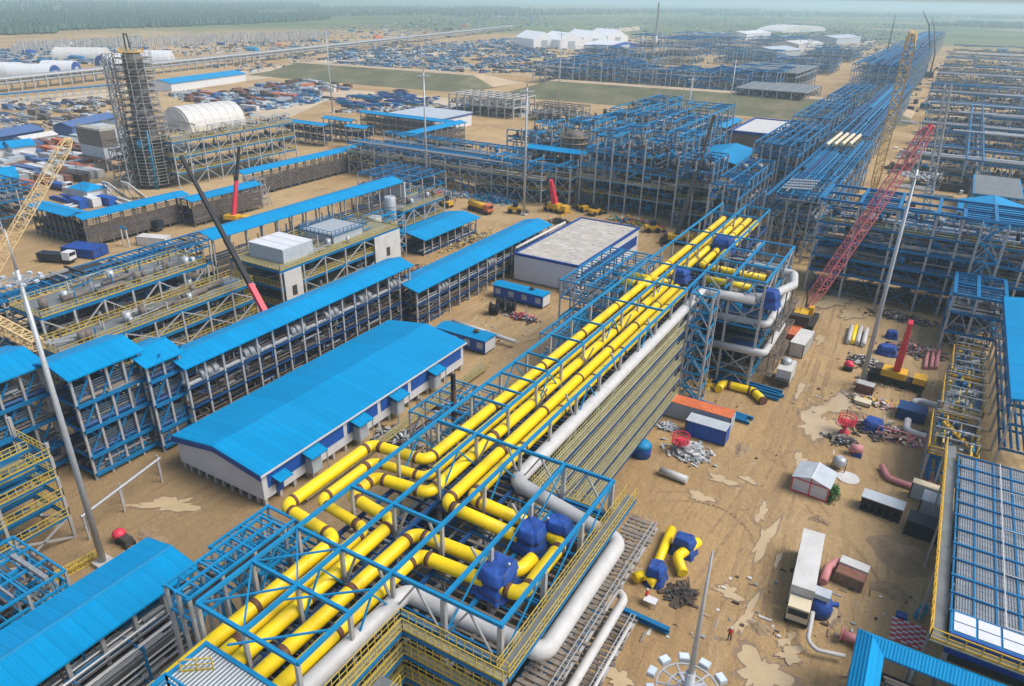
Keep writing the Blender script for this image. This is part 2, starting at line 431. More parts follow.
def canopy(name, label, x0, x1, y0, y1, z, axis='y', rise_=1.0, n=8, levels=(), pipes=6, ov=.6, cm='grey', sides=(), louv=None, drums=0, base=0, seed=1, pm=('duct', 'rust', 'slat', 'dark'), beamc='deepblue', cw=.3, mono=False):
    rnd = random.Random(seed)
    r = root(name, label, 'canopy', ((x0+x1)/2, (y0+y1)/2, 0))
    t = .22
    if axis == 'y': u0, u1, a0, a1 = x0, x1, y0, y1
    else: u0, u1, a0, a1 = y0, y1, x0, x1
    mid = (u0+u1)/2
    poly = [(u0-ov, z-.1), (mid, z+rise_), (u1+ov, z-.1), (u1+ov, z-.1-t), (mid, z+rise_-t), (u0-ov, z-.1-t)]
    if mono: poly = [(u0-ov, z), (u1+ov, z-rise_), (u1+ov, z-rise_-t), (u0-ov, z-t)]
    MB().prism(poly, axis, a0-ov, a1+ov).build('roof', M['roof' if axis == 'y' else 'roofx'], r)
    if not mono:
        MB().prism([(mid-.28, z+rise_-.03), (mid, z+rise_+.07), (mid+.28, z+rise_-.03)], axis, a0-ov, a1+ov).build('ridge_cap', M['blue2'], r)
    G = (lambda u, a, zz: (u, a, zz)) if axis == 'y' else (lambda u, a, zz: (a, u, zz))
    for k in range(n+1):
        a = a0 + (a1-a0)*k/n
        for u in (u0+.2, u1-.2): member(r, 'column', G(u, a, base), G(u, a, z-.3), cw, cw, M[cm])
    fr = MB()
    for k in range(n+1):
        a = a0 + (a1-a0)*k/n
        fr.bar(G(u0, a, z-.45), G(mid, a, z+rise_-.5), .2); fr.bar(G(u1, a, z-.45), G(mid, a, z+rise_-.5), .2)
        for l in levels: fr.bar(G(u0, a, l), G(u1, a, l), .25)
    for l in levels:
        for u in (u0+.2, u1-.2): fr.bar(G(u, a0, l), G(u, a1, l), .26)
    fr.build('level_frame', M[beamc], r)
    for l in levels:
        MB().box(*( (u0+.3, u1-.3, a0+.2, a1-.2) if axis == 'y' else (a0+.2, a1-.2, u0+.3, u1-.3)), l-.3, l-.22).build('deck', M['dark'], r)  # deck coloured near black to deepen the shade under the roof
        for k in range(pipes):
            u = u1 - .5 - (u1-u0-1)*k/max(pipes-1, 1); rr = rnd.uniform(.12, .42)
            zz = l + .15 + rr
            pipe(r, G(u, a0, zz), G(u, a1, zz), rr, M[rnd.choice(pm)])
            if k == 0 and rnd.random() < .8:
                zz += rr + .35; pipe(r, G(u, a0, zz), G(u, a1, zz), .12, M[rnd.choice(pm)])
    for mi, mt in enumerate(('dark', 'slat', 'duct', beamc)):
        b = MB()
        for k in range(int((a1-a0)*max(1, len(levels))*.8)):
            a = rnd.uniform(a0+.3, a1-.3); l = rnd.choice([base+.1]+list(levels)) + rnd.uniform(.2, 2.2); q = rnd.random(); ln = rnd.uniform(.6, 3.5); u = rnd.uniform(u1-2.2, u1-.1)
            if l > z-.6: continue
            if q < .45: b.bar(G(u, max(a0, a-ln), l), G(u, min(a1, a+ln), l), rnd.uniform(.06, .25))
            elif q < .7: b.bar(G(u1-.1, a, l-.4), G(u1-2.5, a, l-.4), rnd.uniform(.06, .2))
            else: b.bar(G(u, a, l-.5), G(u, a, min(z-.6, l+rnd.uniform(.6, 2.4))), rnd.uniform(.06, .22))
        if b.v: b.build('small_fittings', M[mt], r)['kind'] = 'stuff'
    if louv:
        for side, za, zb in louv:
            b = MB(); u = u1+.02 if side > 0 else u0-.02; k = za
            while k < zb: b.bar(G(u, a0+.2, k), G(u, a1-.2, k), .1, .2); k += .42
            b.build('louvre_panel', M['duct'], r)
    for k in range(drums):
        a = a0 + (a1-a0)*(k+.5)/drums + rnd.uniform(-1, 1); zc = levels[-1] + 1.0
        b = MB()
        for e in range(3): b.tube([G(u1-.9, a-1.6+e*1.1, zc), G(u1-.9, a-.7+e*1.1, zc)], .85, 12)
        b.build('duct_drum', M['slat'], r)
    return r

def stairs(b, x0, x1, y, z0, z1, wd=1.0):
    'one zig of stair stringers along x'
    for s in (-wd/2, wd/2): b.bar((x0, y+s, z0), (x1, y+s, z1), .12, .25)
    n = max(3, int(abs(z1-z0)/.4))
    for k in range(n): t = (k+.5)/n; b.bar((x0+(x1-x0)*t, y-wd/2, z0+(z1-z0)*t), (x0+(x1-x0)*t, y+wd/2, z0+(z1-z0)*t), .25, .05)


# ================================================================== SETTING
def ground_material():
    m = bpy.data.materials.new('sandy_ground'); m.use_nodes = True
    t = m.node_tree; b = t.nodes['Principled BSDF']; b.inputs['Roughness'].default_value = .9
    b.inputs['Specular IOR Level'].default_value = .2
    L = t.links.new; N = t.nodes.new
    g = N('ShaderNodeNewGeometry')
    def noise_(sc_, det=6, vec=None, rough=.6):
        n = N('ShaderNodeTexNoise'); n.inputs['Scale'].default_value = sc_; n.inputs['Detail'].default_value = det; n.inputs['Roughness'].default_value = rough
        L(vec or g.outputs['Position'], n.inputs['Vector']); return n.outputs[0]
    def rng(x, a, c, lo=0, hi=1):
        r = N('ShaderNodeMapRange'); r.inputs[1].default_value = a; r.inputs[2].default_value = c; r.inputs[3].default_value = lo; r.inputs[4].default_value = hi
        L(x, r.inputs[0]); return r.outputs[0]
    def mix(f, a, c, mode='MIX'):
        x = N('ShaderNodeMix'); x.data_type = 'RGBA'; x.blend_type = mode
        if isinstance(f, (int, float)): x.inputs[0].default_value = f
        else: L(f, x.inputs[0])
        for s, v in ((6, a), (7, c)):
            if isinstance(v, tuple): x.inputs[s].default_value = (*v, 1)
            else: L(v, x.inputs[s])
        return x.outputs[2]
    c = mix(rng(noise_(.045, 7), .38, .62), (.415, .275, .128), (.285, .18, .082))
    c = mix(rng(noise_(.011, 5), .42, .66), c, (.47, .34, .18))
    wn = N('ShaderNodeTexNoise'); wn.inputs['Scale'].default_value = .045; wn.inputs['Detail'].default_value = 3; L(g.outputs['Position'], wn.inputs['Vector'])
    w1 = N('ShaderNodeVectorMath'); w1.operation = 'SUBTRACT'; L(wn.outputs['Color'], w1.inputs[0]); w1.inputs[1].default_value = (.5, .5, .5)
    w2 = N('ShaderNodeVectorMath'); w2.operation = 'MULTIPLY_ADD'; L(w1.outputs[0], w2.inputs[0]); w2.inputs[1].default_value = (8, 8, 0); L(g.outputs['Position'], w2.inputs[2]); wp = w2.outputs[0]
    mp = N('ShaderNodeMapping'); mp.inputs['Scale'].default_value = (.7, .07, 1); L(wp, mp.inputs['Vector'])
    c = mix(rng(noise_(1.0, 5, mp.outputs[0]), .52, .68, 0, .55), c, (.245, .16, .08))
    mp2 = N('ShaderNodeMapping'); mp2.inputs['Scale'].default_value = (.5, .03, 1); mp2.inputs['Location'].default_value = (7, 3, 0); L(wp, mp2.inputs['Vector'])
    c = mix(rng(noise_(1.0, 4, mp2.outputs[0]), .56, .66, 0, .6), c, (.46, .335, .18))
    mp3 = N('ShaderNodeMapping'); mp3.inputs['Scale'].default_value = (2.4, .05, 1); mp3.inputs['Rotation'].default_value = (0, 0, .05); L(wp, mp3.inputs['Vector'])
    rut = noise_(1.0, 3, mp3.outputs[0])
    msk = rng(noise_(.05, 2), .42, .6, 0, .42)
    mm = N('ShaderNodeMath'); mm.operation = 'MULTIPLY'; L(rng(rut, .55, .62), mm.inputs[0]); L(msk, mm.inputs[1])
    c = mix(mm.outputs[0], c, (.21, .14, .075))
    c = mix(rng(noise_(.16, 8, None, .75), .56, .70, 0, .55), c, (.20, .13, .07))
    c = mix(.5, c, rng(noise_(1.6, 6, None, .8), .3, .7, .75, 1.25), 'MULTIPLY')
    c = mix(.8, c, rng(noise_(5.5, 4, None, .85), .3, .7, .72, 1.28), 'MULTIPLY')
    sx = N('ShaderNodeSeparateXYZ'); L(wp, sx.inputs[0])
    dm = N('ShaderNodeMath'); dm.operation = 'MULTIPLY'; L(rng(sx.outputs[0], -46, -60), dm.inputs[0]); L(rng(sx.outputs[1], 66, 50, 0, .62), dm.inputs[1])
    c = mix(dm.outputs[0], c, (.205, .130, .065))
    # far away the site gives way to meadow and woodland soil
    ln = N('ShaderNodeVectorMath'); ln.operation = 'LENGTH'; L(g.outputs['Position'], ln.inputs[0])
    ad = N('ShaderNodeMath'); ad.operation = 'MULTIPLY_ADD'; L(noise_(.0016, 4), ad.inputs[0]); ad.inputs[1].default_value = 1500; L(ln.outputs['Value'], ad.inputs[2])
    far = rng(ad.outputs[0], 1950, 2350)
    field = mix(rng(noise_(.0022, 3), .42, .55), (.075, .105, .045), (.13, .16, .07))
    field = mix(rng(noise_(.003, 2), .6, .66), field, (.30, .24, .15))
    c = mix(far, c, field)
    L(c, b.inputs['Base Color'])
    bp = N('ShaderNodeBump'); bp.inputs['Strength'].default_value = .8; bp.inputs['Distance'].default_value = .45
    L(noise_(.9, 8, None, .7), bp.inputs['Height']); L(bp.outputs[0], b.inputs['Normal'])
    return m
RG = 12000
b = MB(); n = 48; i0 = len(b.v)
b.v.append((0, 0, 0))
for k in range(n): b.v.append((RG*math.cos(2*math.pi*k/n), RG*math.sin(2*math.pi*k/n), 0))
b.f = [(0, 1+k, 1+(k+1) % n) for k in range(n)]
tag(b.build('ground', ground_material()), None, None, kind='structure')

hz = MB().box(-12500, 12500, -12500, 12500, -1, 75)
hm = bpy.data.materials.new('air'); hm.use_nodes = True
for x in list(hm.node_tree.nodes):
    if x.type != 'OUTPUT_MATERIAL': hm.node_tree.nodes.remove(x)
pv = hm.node_tree.nodes.new('ShaderNodeVolumePrincipled'); pv.inputs['Color'].default_value = (.70, .91, .97, 1); pv.inputs['Density'].default_value = .00025
pv.inputs['Anisotropy'].default_value = .1
hm.node_tree.links.new(pv.outputs[0], hm.node_tree.nodes['Material Output'].inputs['Volume'])
hz = hz.build('haze', hm); hz['kind'] = 'stuff'; hz['label'] = 'pale humid haze hanging over the whole site'; hz['category'] = 'haze'
hz.display_type = 'WIRE'

# grassed embankment behind the plant
grass = nm('embankment_grass', (.115, .115, .055), .9, .35, .06, dirt=.6, dirtcol=(.30, .22, .13))
sandm = nm('embankment_sand', (.40, .30, .19), .9, .2, .1)
def bank_piece(p, q, h=7.5, wd=42):
    b = MB(); s = MB(); k = 24
    p = Vector(p); q = Vector(q)
    rows = []
    for i in range(k+1):
        c = p.lerp(q, i/k); e = min(1, min(i, k-i)/2 + .05)
        j = noise.noise(Vector((c.x*.02, c.y*.02, 0)))*3
        rows.append([(c.x, c.y+j, -.2), (c.x, c.y+wd*.5+j*.5, h*.5*e), (c.x, c.y+wd, h*e), (c.x, c.y+wd+14, h*e), (c.x, c.y+wd+50, -.3)])
    for r in rows: b.v += r[:3]; s.v += r[2:]
    for i in range(k):
        for mb in (b, s):
            for a in range(2): mb.f.append((i*3+a, (i+1)*3+a, (i+1)*3+a+1, i*3+a+1))
    tag(b.build('embankment', grass), None, None, kind='structure')
    tag(s.build('embankment_track', sandm), None, None, kind='structure')
bank_piece((-490, 412, 0), (-290, 424, 0)); bank_piece((-268, 426, 0), (-20, 446, 0))
bank_piece((-4, 470, 0), (30, 474, 0), 3, 20)

# ---------------------------------------------------------------- puddles of muddy water
def puddle(px, py, a, bb, ang=90, seed=0, z=.006):
    z = .030 + .004*seed
    c = at(px, py); rnd = random.Random(seed); k = 110; mb = MB()
    ph = [rnd.uniform(0, 6.28) for _ in range(6)]; ca, sa = math.cos(R_(ang)), math.sin(R_(ang))
    mb.v.append((c.x, c.y, z))
    for i in range(k):
        t = 2*math.pi*i/k
        r = 1 + .28*math.sin(2*t+ph[0]) + .22*math.sin(3*t+ph[1]) + .14*math.sin(5*t+ph[2]) + .10*math.sin(9*t+ph[3]) + .06*math.sin(14*t+ph[4]) + .30*noise.noise(Vector((2.2*math.cos(t)+seed, 2.2*math.sin(t), 1))) + .16*noise.noise(Vector((7*math.cos(t), 7*math.sin(t), seed)))
        u, v = a*r*math.cos(t), bb*r*math.sin(t)
        mb.v.append((c.x+u*ca-v*sa, c.y+u*sa+v*ca, z))
    mb.f = [(0, 1+i, 1+(i+1) % k) for i in range(k)]
    tag(mb.build('puddle', M['puddle']), None, None, kind='structure')
    wb = MB(); wb.v = [(c.x+(x-c.x)*(1.25+.1*math.sin(i*1.7)), c.y+(y-c.y)*(1.25+.1*math.sin(i*1.7)), .003+.0005*seed) for i, (x, y, _) in enumerate(mb.v)]; wb.f = list(mb.f)
    tag(wb.build('wet_ground', M['wet']), None, None, kind='structure')
for i, pd in enumerate([(818,425,4.5,2.3,80),(835,405,4,2.0,60),(800,460,1.6,.8,90),(765,540,3.2,.8,85),(747,615,2.6,.6,85),(728,592,1.3,.9,20),(760,672,2.6,1.9,85),(787,640,1.2,.5,70),
      (762,512,1.8,.6,90),(722,480,1.7,.9,10),(700,497,1.4,1.0,30),(748,480,1.0,.6,0),(170,505,3.2,1.4,35),(132,506,1.0,.35,30),(835,300,5,3,60),(846,292,3.5,2,30),(822,605,1.0,2.6,10),
      (618,680,1.6,1.1,0),(778,560,1.2,.35,85),(850,315,3,1.6,80),(820,340,2.6,.7,88),(800,390,2.5,.6,88),(640,572,.9,.6,0),(790,655,1.3,.9,40)]):
    puddle(*pd, seed=i)

# ---------------------------------------------------------------- wheel tracks pressed into the sand
trk = nm('wheel_track_sand', (.29, .19, .095), .9, .35, 1.2)
def track(pts, seed, z):
    rnd = random.Random(seed); path = [at(*p) for p in pts]; dense = []
    for a, c in zip(path, path[1:]):
        n = max(2, int((c-a).length/.9))
        for k in range(n): dense.append(a.lerp(c, k/n))
    b = MB()
    sm = [sum((dense[max(0, min(len(dense)-1, i+d))] for d in range(-9, 10)), Vector())/19 for i in range(len(dense))]
    for off in (-1.0, 1.0):
        for i in range(1, len(sm)-1):
            if noise.noise(Vector((i*.13, off, seed))) < -.12: continue
            d = (sm[i+1]-sm[i-1]).normalized(); n_ = Vector((d.y, -d.x, 0)); w_ = .2 + .12*noise.noise(Vector((i*.4, seed, off)))
            p, q = sm[i]+n_*off, sm[i+1]+n_*off; k = len(b.v)
            b.v += [(*(p-n_*w_)[:2], z), (*(p+n_*w_)[:2], z), (*(q+n_*w_)[:2], z), (*(q-n_*w_)[:2], z)]; b.f.append((k, k+1, k+2, k+3))
    tag(b.build('wheel_track', trk), None, None, kind='structure')
for i, t_ in enumerate(([(700,690),(735,600),(760,520),(785,440),(815,350),(835,290)], [(730,690),(752,610),(775,530),(800,450),(824,370),(842,300)], [(670,600),(715,540),(760,480),(790,400),(812,340)], [(790,690),(775,620),(770,560),(790,480),(808,420),(826,350)], [(640,500),(690,490),(740,500),(770,540),(775,600)], [(880,600),(850,540),(800,500),(785,440)], [(60,600),(120,545),(170,510),(230,500)], [(450,365),(520,340),(560,330)])):
    track(t_, i+1, .012+.002*i)

# ---------------------------------------------------------------- woodland belts and distant fields
def woods(name, quads, dens, hmin, hmax, seed):
    rnd = random.Random(seed); b = MB()
    for (p0, p1, depth, cnt) in quads:
        a = at(*p0); c = at(*p1); out = a.copy(); out.z = 0; 
        for k in range(cnt):
            q = a.lerp(c, rnd.random()); dd = Vector((q.x, q.y, 0)).normalized(); q = q + dd*depth*rnd.random()
            if noise.noise(q*.004) < -.25: continue
            h = rnd.uniform(hmin, hmax); rr = h*rnd.uniform(.22, .42); i = len(b.v)
            b.v.append((q.x, q.y, h)); m = 5; o = rnd.uniform(0, 6)
            for z, f in ((h*.62, .6), (h*.22, 1.0), (0, .35)):
                for e in range(m):
                    t = o+2*math.pi*e/m; g = f*rr*rnd.uniform(.7, 1.25); b.v.append((q.x+g*math.cos(t), q.y+g*math.sin(t), z))
            for e in range(m):
                f = (e+1) % m
                b.f.append((i, i+1+e, i+1+f))
                for l in (0, 1): b.f.append((i+1+l*m+e, i+1+(l+1)*m+e, i+1+(l+1)*m+f, i+1+l*m+f))
    fm = nm(name + '_leaves', (.055, .105, .085), .9, .4, .02)
    o = b.build(name, fm); o['kind'] = 'stuff'; return o
tag(woods('woodland', [((-60,38),(70,33),900,3600),((60,33),(260,23),900,3600),((230,25),(330,20),500,1000)], 1, 8, 14, 3), 'dark green woodland belt behind the far left storage yards', 'woodland')
tag(woods('woodland', [((430,18),(760,12),1200,2400),((300,17),(520,13),1200,1600),((-60,16),(320,10),1500,2400)], 1, 9, 16, 5), 'thin hazy woodland on the skyline beyond the white tents', 'woodland')
tag(woods('woodland', [((700,16),(1100,20),1500,2400),((930,26),(1060,30),500,700)], 1, 9, 16, 8), 'hazy woodland on the skyline beyond the long blue racks', 'woodland')

# ================================================================== MAIN PIPE RACK (yellow pipes)
XS = [-39.22, -34.32, -29.1]
TOPZ = 19.5
yA = [22.38, 27.5, 32.29]; yB = [38.9, 45.62, 52.22, 58.62, 65.01, 71.41, 77.8, 84.2, 90.59, 96.99, 103.92, 113.51]; yC = [120.44, 126.51, 135.68, 142.82, 151.34, 159.87]
pr = root('pipe_rack', 'long multi-level steel rack carrying the yellow pipes from the near walkways to the far junction', 'pipe rack', (-34.11, 63.95, 0), )
for y in yA + yB + yC:
    for x in XS: member(pr, 'column', (x, y, 0), (x, y, TOPZ - .2), .36 if x > -28 else .3, .36 if x > -28 else .3, M['grey'])
for x in XS:
    ys_ = (yA + yB + yC)
    for a, c in zip(ys_[::2], ys_[2::2]): member(pr, 'beam', (x, a, TOPZ), (x, c, TOPZ), .28, .34, M['blue2'])
for y in yA + [38.9, 52.22]: member(pr, 'beam', (XS[0], y, TOPZ+.02), (XS[2], y, TOPZ+.02), .26, .32, M['blue2'])
for y in [58.62, 61.82, 65.01, 68.21, 71.41, 77.8, 84.2, 93.79, 103.92, 113.51, 126.51, 135.68, 151.34]: member(pr, 'beam', (XS[0], y, TOPZ+.02), (XS[1], y, TOPZ+.02), .2, .26, M['blue2'])
for y in [93.79, 103.92, 113.51, 135.68, 151.34, 159.87]: member(pr, 'beam', (XS[1], y, TOPZ+.02), (XS[2], y, TOPZ+.02), .26, .3, M['blue2'])
fr = MB()
for z in (15.45, 11.4, 7.35, 3.3):
    for x in XS: fr.bar((x, 6.39, z), (x, 159.87, z), .34)
    for y in yA + yB + yC: fr.bar((XS[0], y, z+.02), (XS[2], y, z+.02), .3)
    for y in frange(9.59, 158.8, 94): fr.bar((XS[0], y, z+.05), (XS[2], y, z+.05), .14)
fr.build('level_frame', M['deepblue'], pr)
b = MB()
for a, c in zip(yA, yA[1:]):
    b.bar((XS[0], a, TOPZ), (XS[1], c, TOPZ), .13); b.bar((XS[1], a, TOPZ-.02), (XS[0], c, TOPZ-.02), .13)
for x in XS:
    for k, (a, c) in enumerate(zip(yA + yB, (yA + yB)[1:])):
        if k % 3 == 1: b.bar((x, a, 15.66), (x, (a+c)/2, TOPZ-.2), .14); b.bar((x, c, 15.66), (x, (a+c)/2, TOPZ-.2), .14)
for a, c in ((25.8, 30.3), (21.0, 25.8)):
    b.bar((XS[1], a, TOPZ), (XS[2], c, TOPZ), .13)
b.build('top_brace', M['blue2'], pr)
b = MB()
for y in (32.29, 38.9, 52.22, 65.01, 77.8, 90.59): 
    b.bar((XS[1], y, 15.66), (XS[1]+1.4, y+.1, TOPZ-.3), .2); b.bar((XS[2], y, 15.66), (XS[2]-1.4, y+.1, TOPZ-.3), .2)
for k, (a, c) in enumerate(zip(yB, yB[1:])):
    for j, z in enumerate((0, 3.3, 7.35, 11.4)):
        if (k+j) % 2 == 0: b.bar((XS[2], a, z), (XS[2], c, z+3.8 if z else 6.8), .2)
b.build('brace', M['grey'], pr)
for z, n_, mats_ in ((11.61, 7, ('slat', 'duct', 'rust')), (7.56, 8, ('slat', 'duct', 'dark')), (3.51, 6, ('slat', 'rust', 'dark'))):
    for k in range(n_):
        x = -38.6 + 8.8*k/(n_-1); rr = random.uniform(.15, .45); pipe(pr, (x, 8.53, z+.2+rr), (x, 159.87, z+.2+rr), rr, M[random.choice(mats_)])
b = MB(); rf = random.Random(3)
for k in range(150):
    y = 10 + k*.99
    if rf.random() < .8: b.bar((XS[0], y, 15.34), (XS[2], y, 15.34), rf.uniform(.12, .4), .06)
b.build('deck_grating', M['duct'], pr)
b = MB()
for k in range(260):
    y = rf.uniform(10, 158); x = rf.uniform(-39, -29.3); z = rf.choice((3.8, 8, 12, 14.4)); ln = rf.uniform(.6, 4)
    if rf.random() < .5: b.bar((max(-39.1, x-ln), y, z), (min(-29.2, x+ln), y, z), rf.uniform(.08, .3))
    else: b.bar((x, y-ln, z), (x, y+ln, z), rf.uniform(.08, .3))
b.build('small_fittings', M['slat'], pr)['kind'] = 'stuff'
for k in range(3): MB().box(-39.11, -29.2, 8.63, 159.66, (3.0, 7.05, 11.1)[k]-.02, (3.0, 7.05, 11.1)[k]+.02).build('deck', M['dark'], pr)  # solid sheets in dark colour stand in for shade inside the rack

# annex of the rack to the right of the bend (expansion loops) with its own columns
ax = root('pipe_rack', 'near annex frame of the yellow pipe rack holding the loops with blue tarpaulins', 'pipe rack', (-23.98, 42.63, 0))
AX = [-24.19, -19.18]; AY = [32.29, 38.9, 45.62, 52.22]
for y in AY:
    for x in AX: member(ax, 'column', (x, y, 0), (x, y, TOPZ-.2), .4, .4, M['grey'])
for x in AX: member(ax, 'beam', (x, 32.29, TOPZ+.01), (x, 52.22, TOPZ+.01), .28, .34, M['blue2'])
for y in (32.29, 52.22): member(ax, 'beam', (-28.88, y, TOPZ+.03), (-18.97, y, TOPZ+.03), .26, .32, M['blue2'])
fr = MB()
for z in (15.45, 11.4, 7.35, 3.3):
    for x in AX: fr.bar((x, 32.29, z), (x, 52.22, z), .34)
    for y in AY: fr.bar((-29.1, y, z+.03), (-18.97, y, z+.03), .3)
    for y in frange(33.04, 51.69, 9): fr.bar((-29.1, y, z+.06), (-18.97, y, z+.06), .15)
fr.build('level_frame', M['blue'], ax)
b = MB()
for y in (32.29, 52.22):
    for x in (-29.1, -24.19): b.bar((x, y, 15.66), (x+2.3, y, TOPZ-.1), .16); b.bar((x+4.6, y, 15.66), (x+2.3, y, TOPZ-.1), .16)
for y in (38.9, 45.62): b.bar((-24.19, y, 15.66), (-26.11, y, TOPZ-1), .18); b.bar((-24.19, y, 15.66), (-22.38, y, TOPZ-1), .18)
b.build('brace', M['grey'], ax)
b = MB()
for x in AX:
    for k in range(3): b.bar((x, AY[k], 15.77), (x, AY[k+1], TOPZ-.2), .12)
b.build('top_brace', M['blue2'], ax)
MB().box(-28.88, -19.08, 32.51, 52.01, 11.63, 11.68).build('deck', M['dark'], ax); b = MB(); rf = random.Random(8)  # the deck's dark colour adds to the gloom below the loops
for k in range(24):
    y = 32.8 + k*.81
    if rf.random() < .75: b.bar((-28.88, y, 15.34), (-19.08, y, 15.34), rf.uniform(.1, .3), .06)
b.build('deck_grating', M['duct'], ax)
for k in range(7): pipe(ax, (-28.5+k*1.5, 32.51, 12.15), (-28.5+k*1.5, 52.01, 12.15), .22+.1*(k % 3), M[('slat', 'duct', 'rust')[k % 3]])

# yellow pipes
PZ, PR = 16.68, .61
def yellow(label, pts, bands, rad=1.25, r=PR, z=PZ, m='yellow', group='yellow pipes on the main rack'):
    p3 = [Vector((x, y, (q[0] if q else z))) for x, y, *q in pts]
    c = (p3[0]); path = fillet(p3, rad, 7)
    o = MB().tube(path, r, 18).build('pipe', M[m], None, loc=c)
    tag(o, label, 'pipe', group)
    if bands:
        cum = [0]
        for a, e in zip(path, path[1:]): cum.append(cum[-1] + (e-a).length)
        def pos(s):
            for i in range(len(path)-1):
                if cum[i+1] >= s or i == len(path)-2:
                    t = (s-cum[i])/max(1e-6, cum[i+1]-cum[i]); return path[i].lerp(path[i+1], min(1, t)), (path[i+1]-path[i]).normalized()
        # bands at elbow ends and along straights
        marks = []
        for i in range(1, len(p3)-1):
            u = (p3[i]-p3[i-1]).length; 
        s = 0; marks = []
        for i in range(len(path)-1):
            seg = cum[i+1]-cum[i]
            if seg > 1.6:
                marks += [cum[i]+.2, cum[i+1]-.2]
                k = int(seg // bands)
                marks += [cum[i]+seg*j/(k+1) for j in range(1, k+1)]
        for s in marks[:60]:
            q, d = pos(s); hw = random.uniform(.17, .3); bb = MB().tube([q-d*hw, q+d*hw], r*random.uniform(1.02, 1.05), 18)
            bo = bb.build('weld_band', M['brown']); bo.data.transform(Matrix.Translation(-c)); bo.parent = o
    return o
yellow('leftmost yellow pipe, swinging out in the widest loop beside the blue roofed building', [(-37.73,9.59),(-37.73,35.6),(-45.3,35.6),(-45.3,48.6),(-38.05,48.6),(-38.05,157.74)], 12)
yellow('second yellow pipe from the left, with the middle of the three left loops', [(-36.24,9.59),(-36.24,37.94),(-43.16,37.94),(-43.16,46.26),(-36.29,46.26),(-36.29,157.74)], 14, r=.5)
yellow('third yellow pipe from the left, with the innermost of the three left loops', [(-34.85,9.59),(-34.85,40.07),(-41.25,40.07),(-41.25,44.34),(-34.64,44.34),(-34.64,110.84)], 11)
yellow('near yellow pipe turning right in the outer bend to the near blue tarpaulin', [(-32.83,9.59),(-32.83,39.75),(-21.96,39.75),(-21.96,42.21)], 9)
yellow('near yellow pipe turning right in the inner bend below the near blue tarpaulin', [(-30.91,9.59),(-30.91,37.73),(-20.46,37.73),(-20.46,45.72),(-23.02,45.72)], 9)
yellow('long straight yellow pipe from the far junction, bending to the far blue tarpaulin', [(-32.93,111.38),(-32.93,43.91),(-23.87,43.91)], 10)
yellow('long straight yellow pipe beside the white pipe, bending to the far blue tarpaulin', [(-31.33,110.84),(-31.33,45.94),(-23.87,45.94)], 10)
yellow('thick light grey pipe beside the yellow pipes with a square loop over the walkway', [(-29.74,9.59),(-29.74,34.53),(-16.5,34.53,15.0),(-16.5,50.52,15.0),(-29.63,50.52),(-29.63,113.51),(-20.46,113.51)], 0, 1.6, .76, 16.3, 'pipew', None)
yellow('lower light grey pipe hung below the square loop on the slatted side deck', [(-19,27.0,10.6),(-15.2,27.0,10.6),(-15.2,48.6,10.6),(-18.4,48.6,10.6)], 0, 1.2, .42, 10.6, 'pipew', None)
# junction platform pipes
yellow('short yellow branch pipe crossing left at the far junction, upper one', [(-42.1,112.44),(-34.11,112.44)], 5); yellow('short yellow branch pipe crossing left at the far junction, lower one', [(-42.42,108.92),(-35.7,108.92)], 5)
yellow('yellow branch pipe running right over the junction platform beside the white pipe', [(-33.04,159.87),(-33.04,123.85),(-20.68,123.85)], 7); yellow('nearer yellow branch pipe running right over the junction platform', [(-30.27,117.77),(-21.74,117.77)], 5)
yellow('yellow pipe running on north past the far junction, left one', [(-34.75,119.37),(-34.75,158.8)], 8); yellow('yellow pipe running on north past the far junction, right one', [(-31.12,130.03),(-31.12,158.8)], 8)
yellow('white pipe looping around the outer end of the junction platform', [(-30.48,130.03),(-17.05,130.03),(-15.88,123.63),(-18.54,114.68),(-22.38,113.51)], 0, 1.6, .72, 16.52, 'pipew', None)
yellow('middle white pipe loop on the level below the junction platform', [(-26.65,132.16,12.04),(-17.59,132.16,12.04),(-17.59,114.04,12.04),(-26.65,114.04,12.04)], 0, 1.6, .6, 12.04, 'pipew', None)
yellow('lower white pipe loop under the junction platform', [(-26.65,128.96,7.35),(-17.05,128.96,7.35),(-17.05,112.97,7.35),(-26.65,112.97,7.35)], 0, 1.6, .62, 7.35, 'pipew', None)

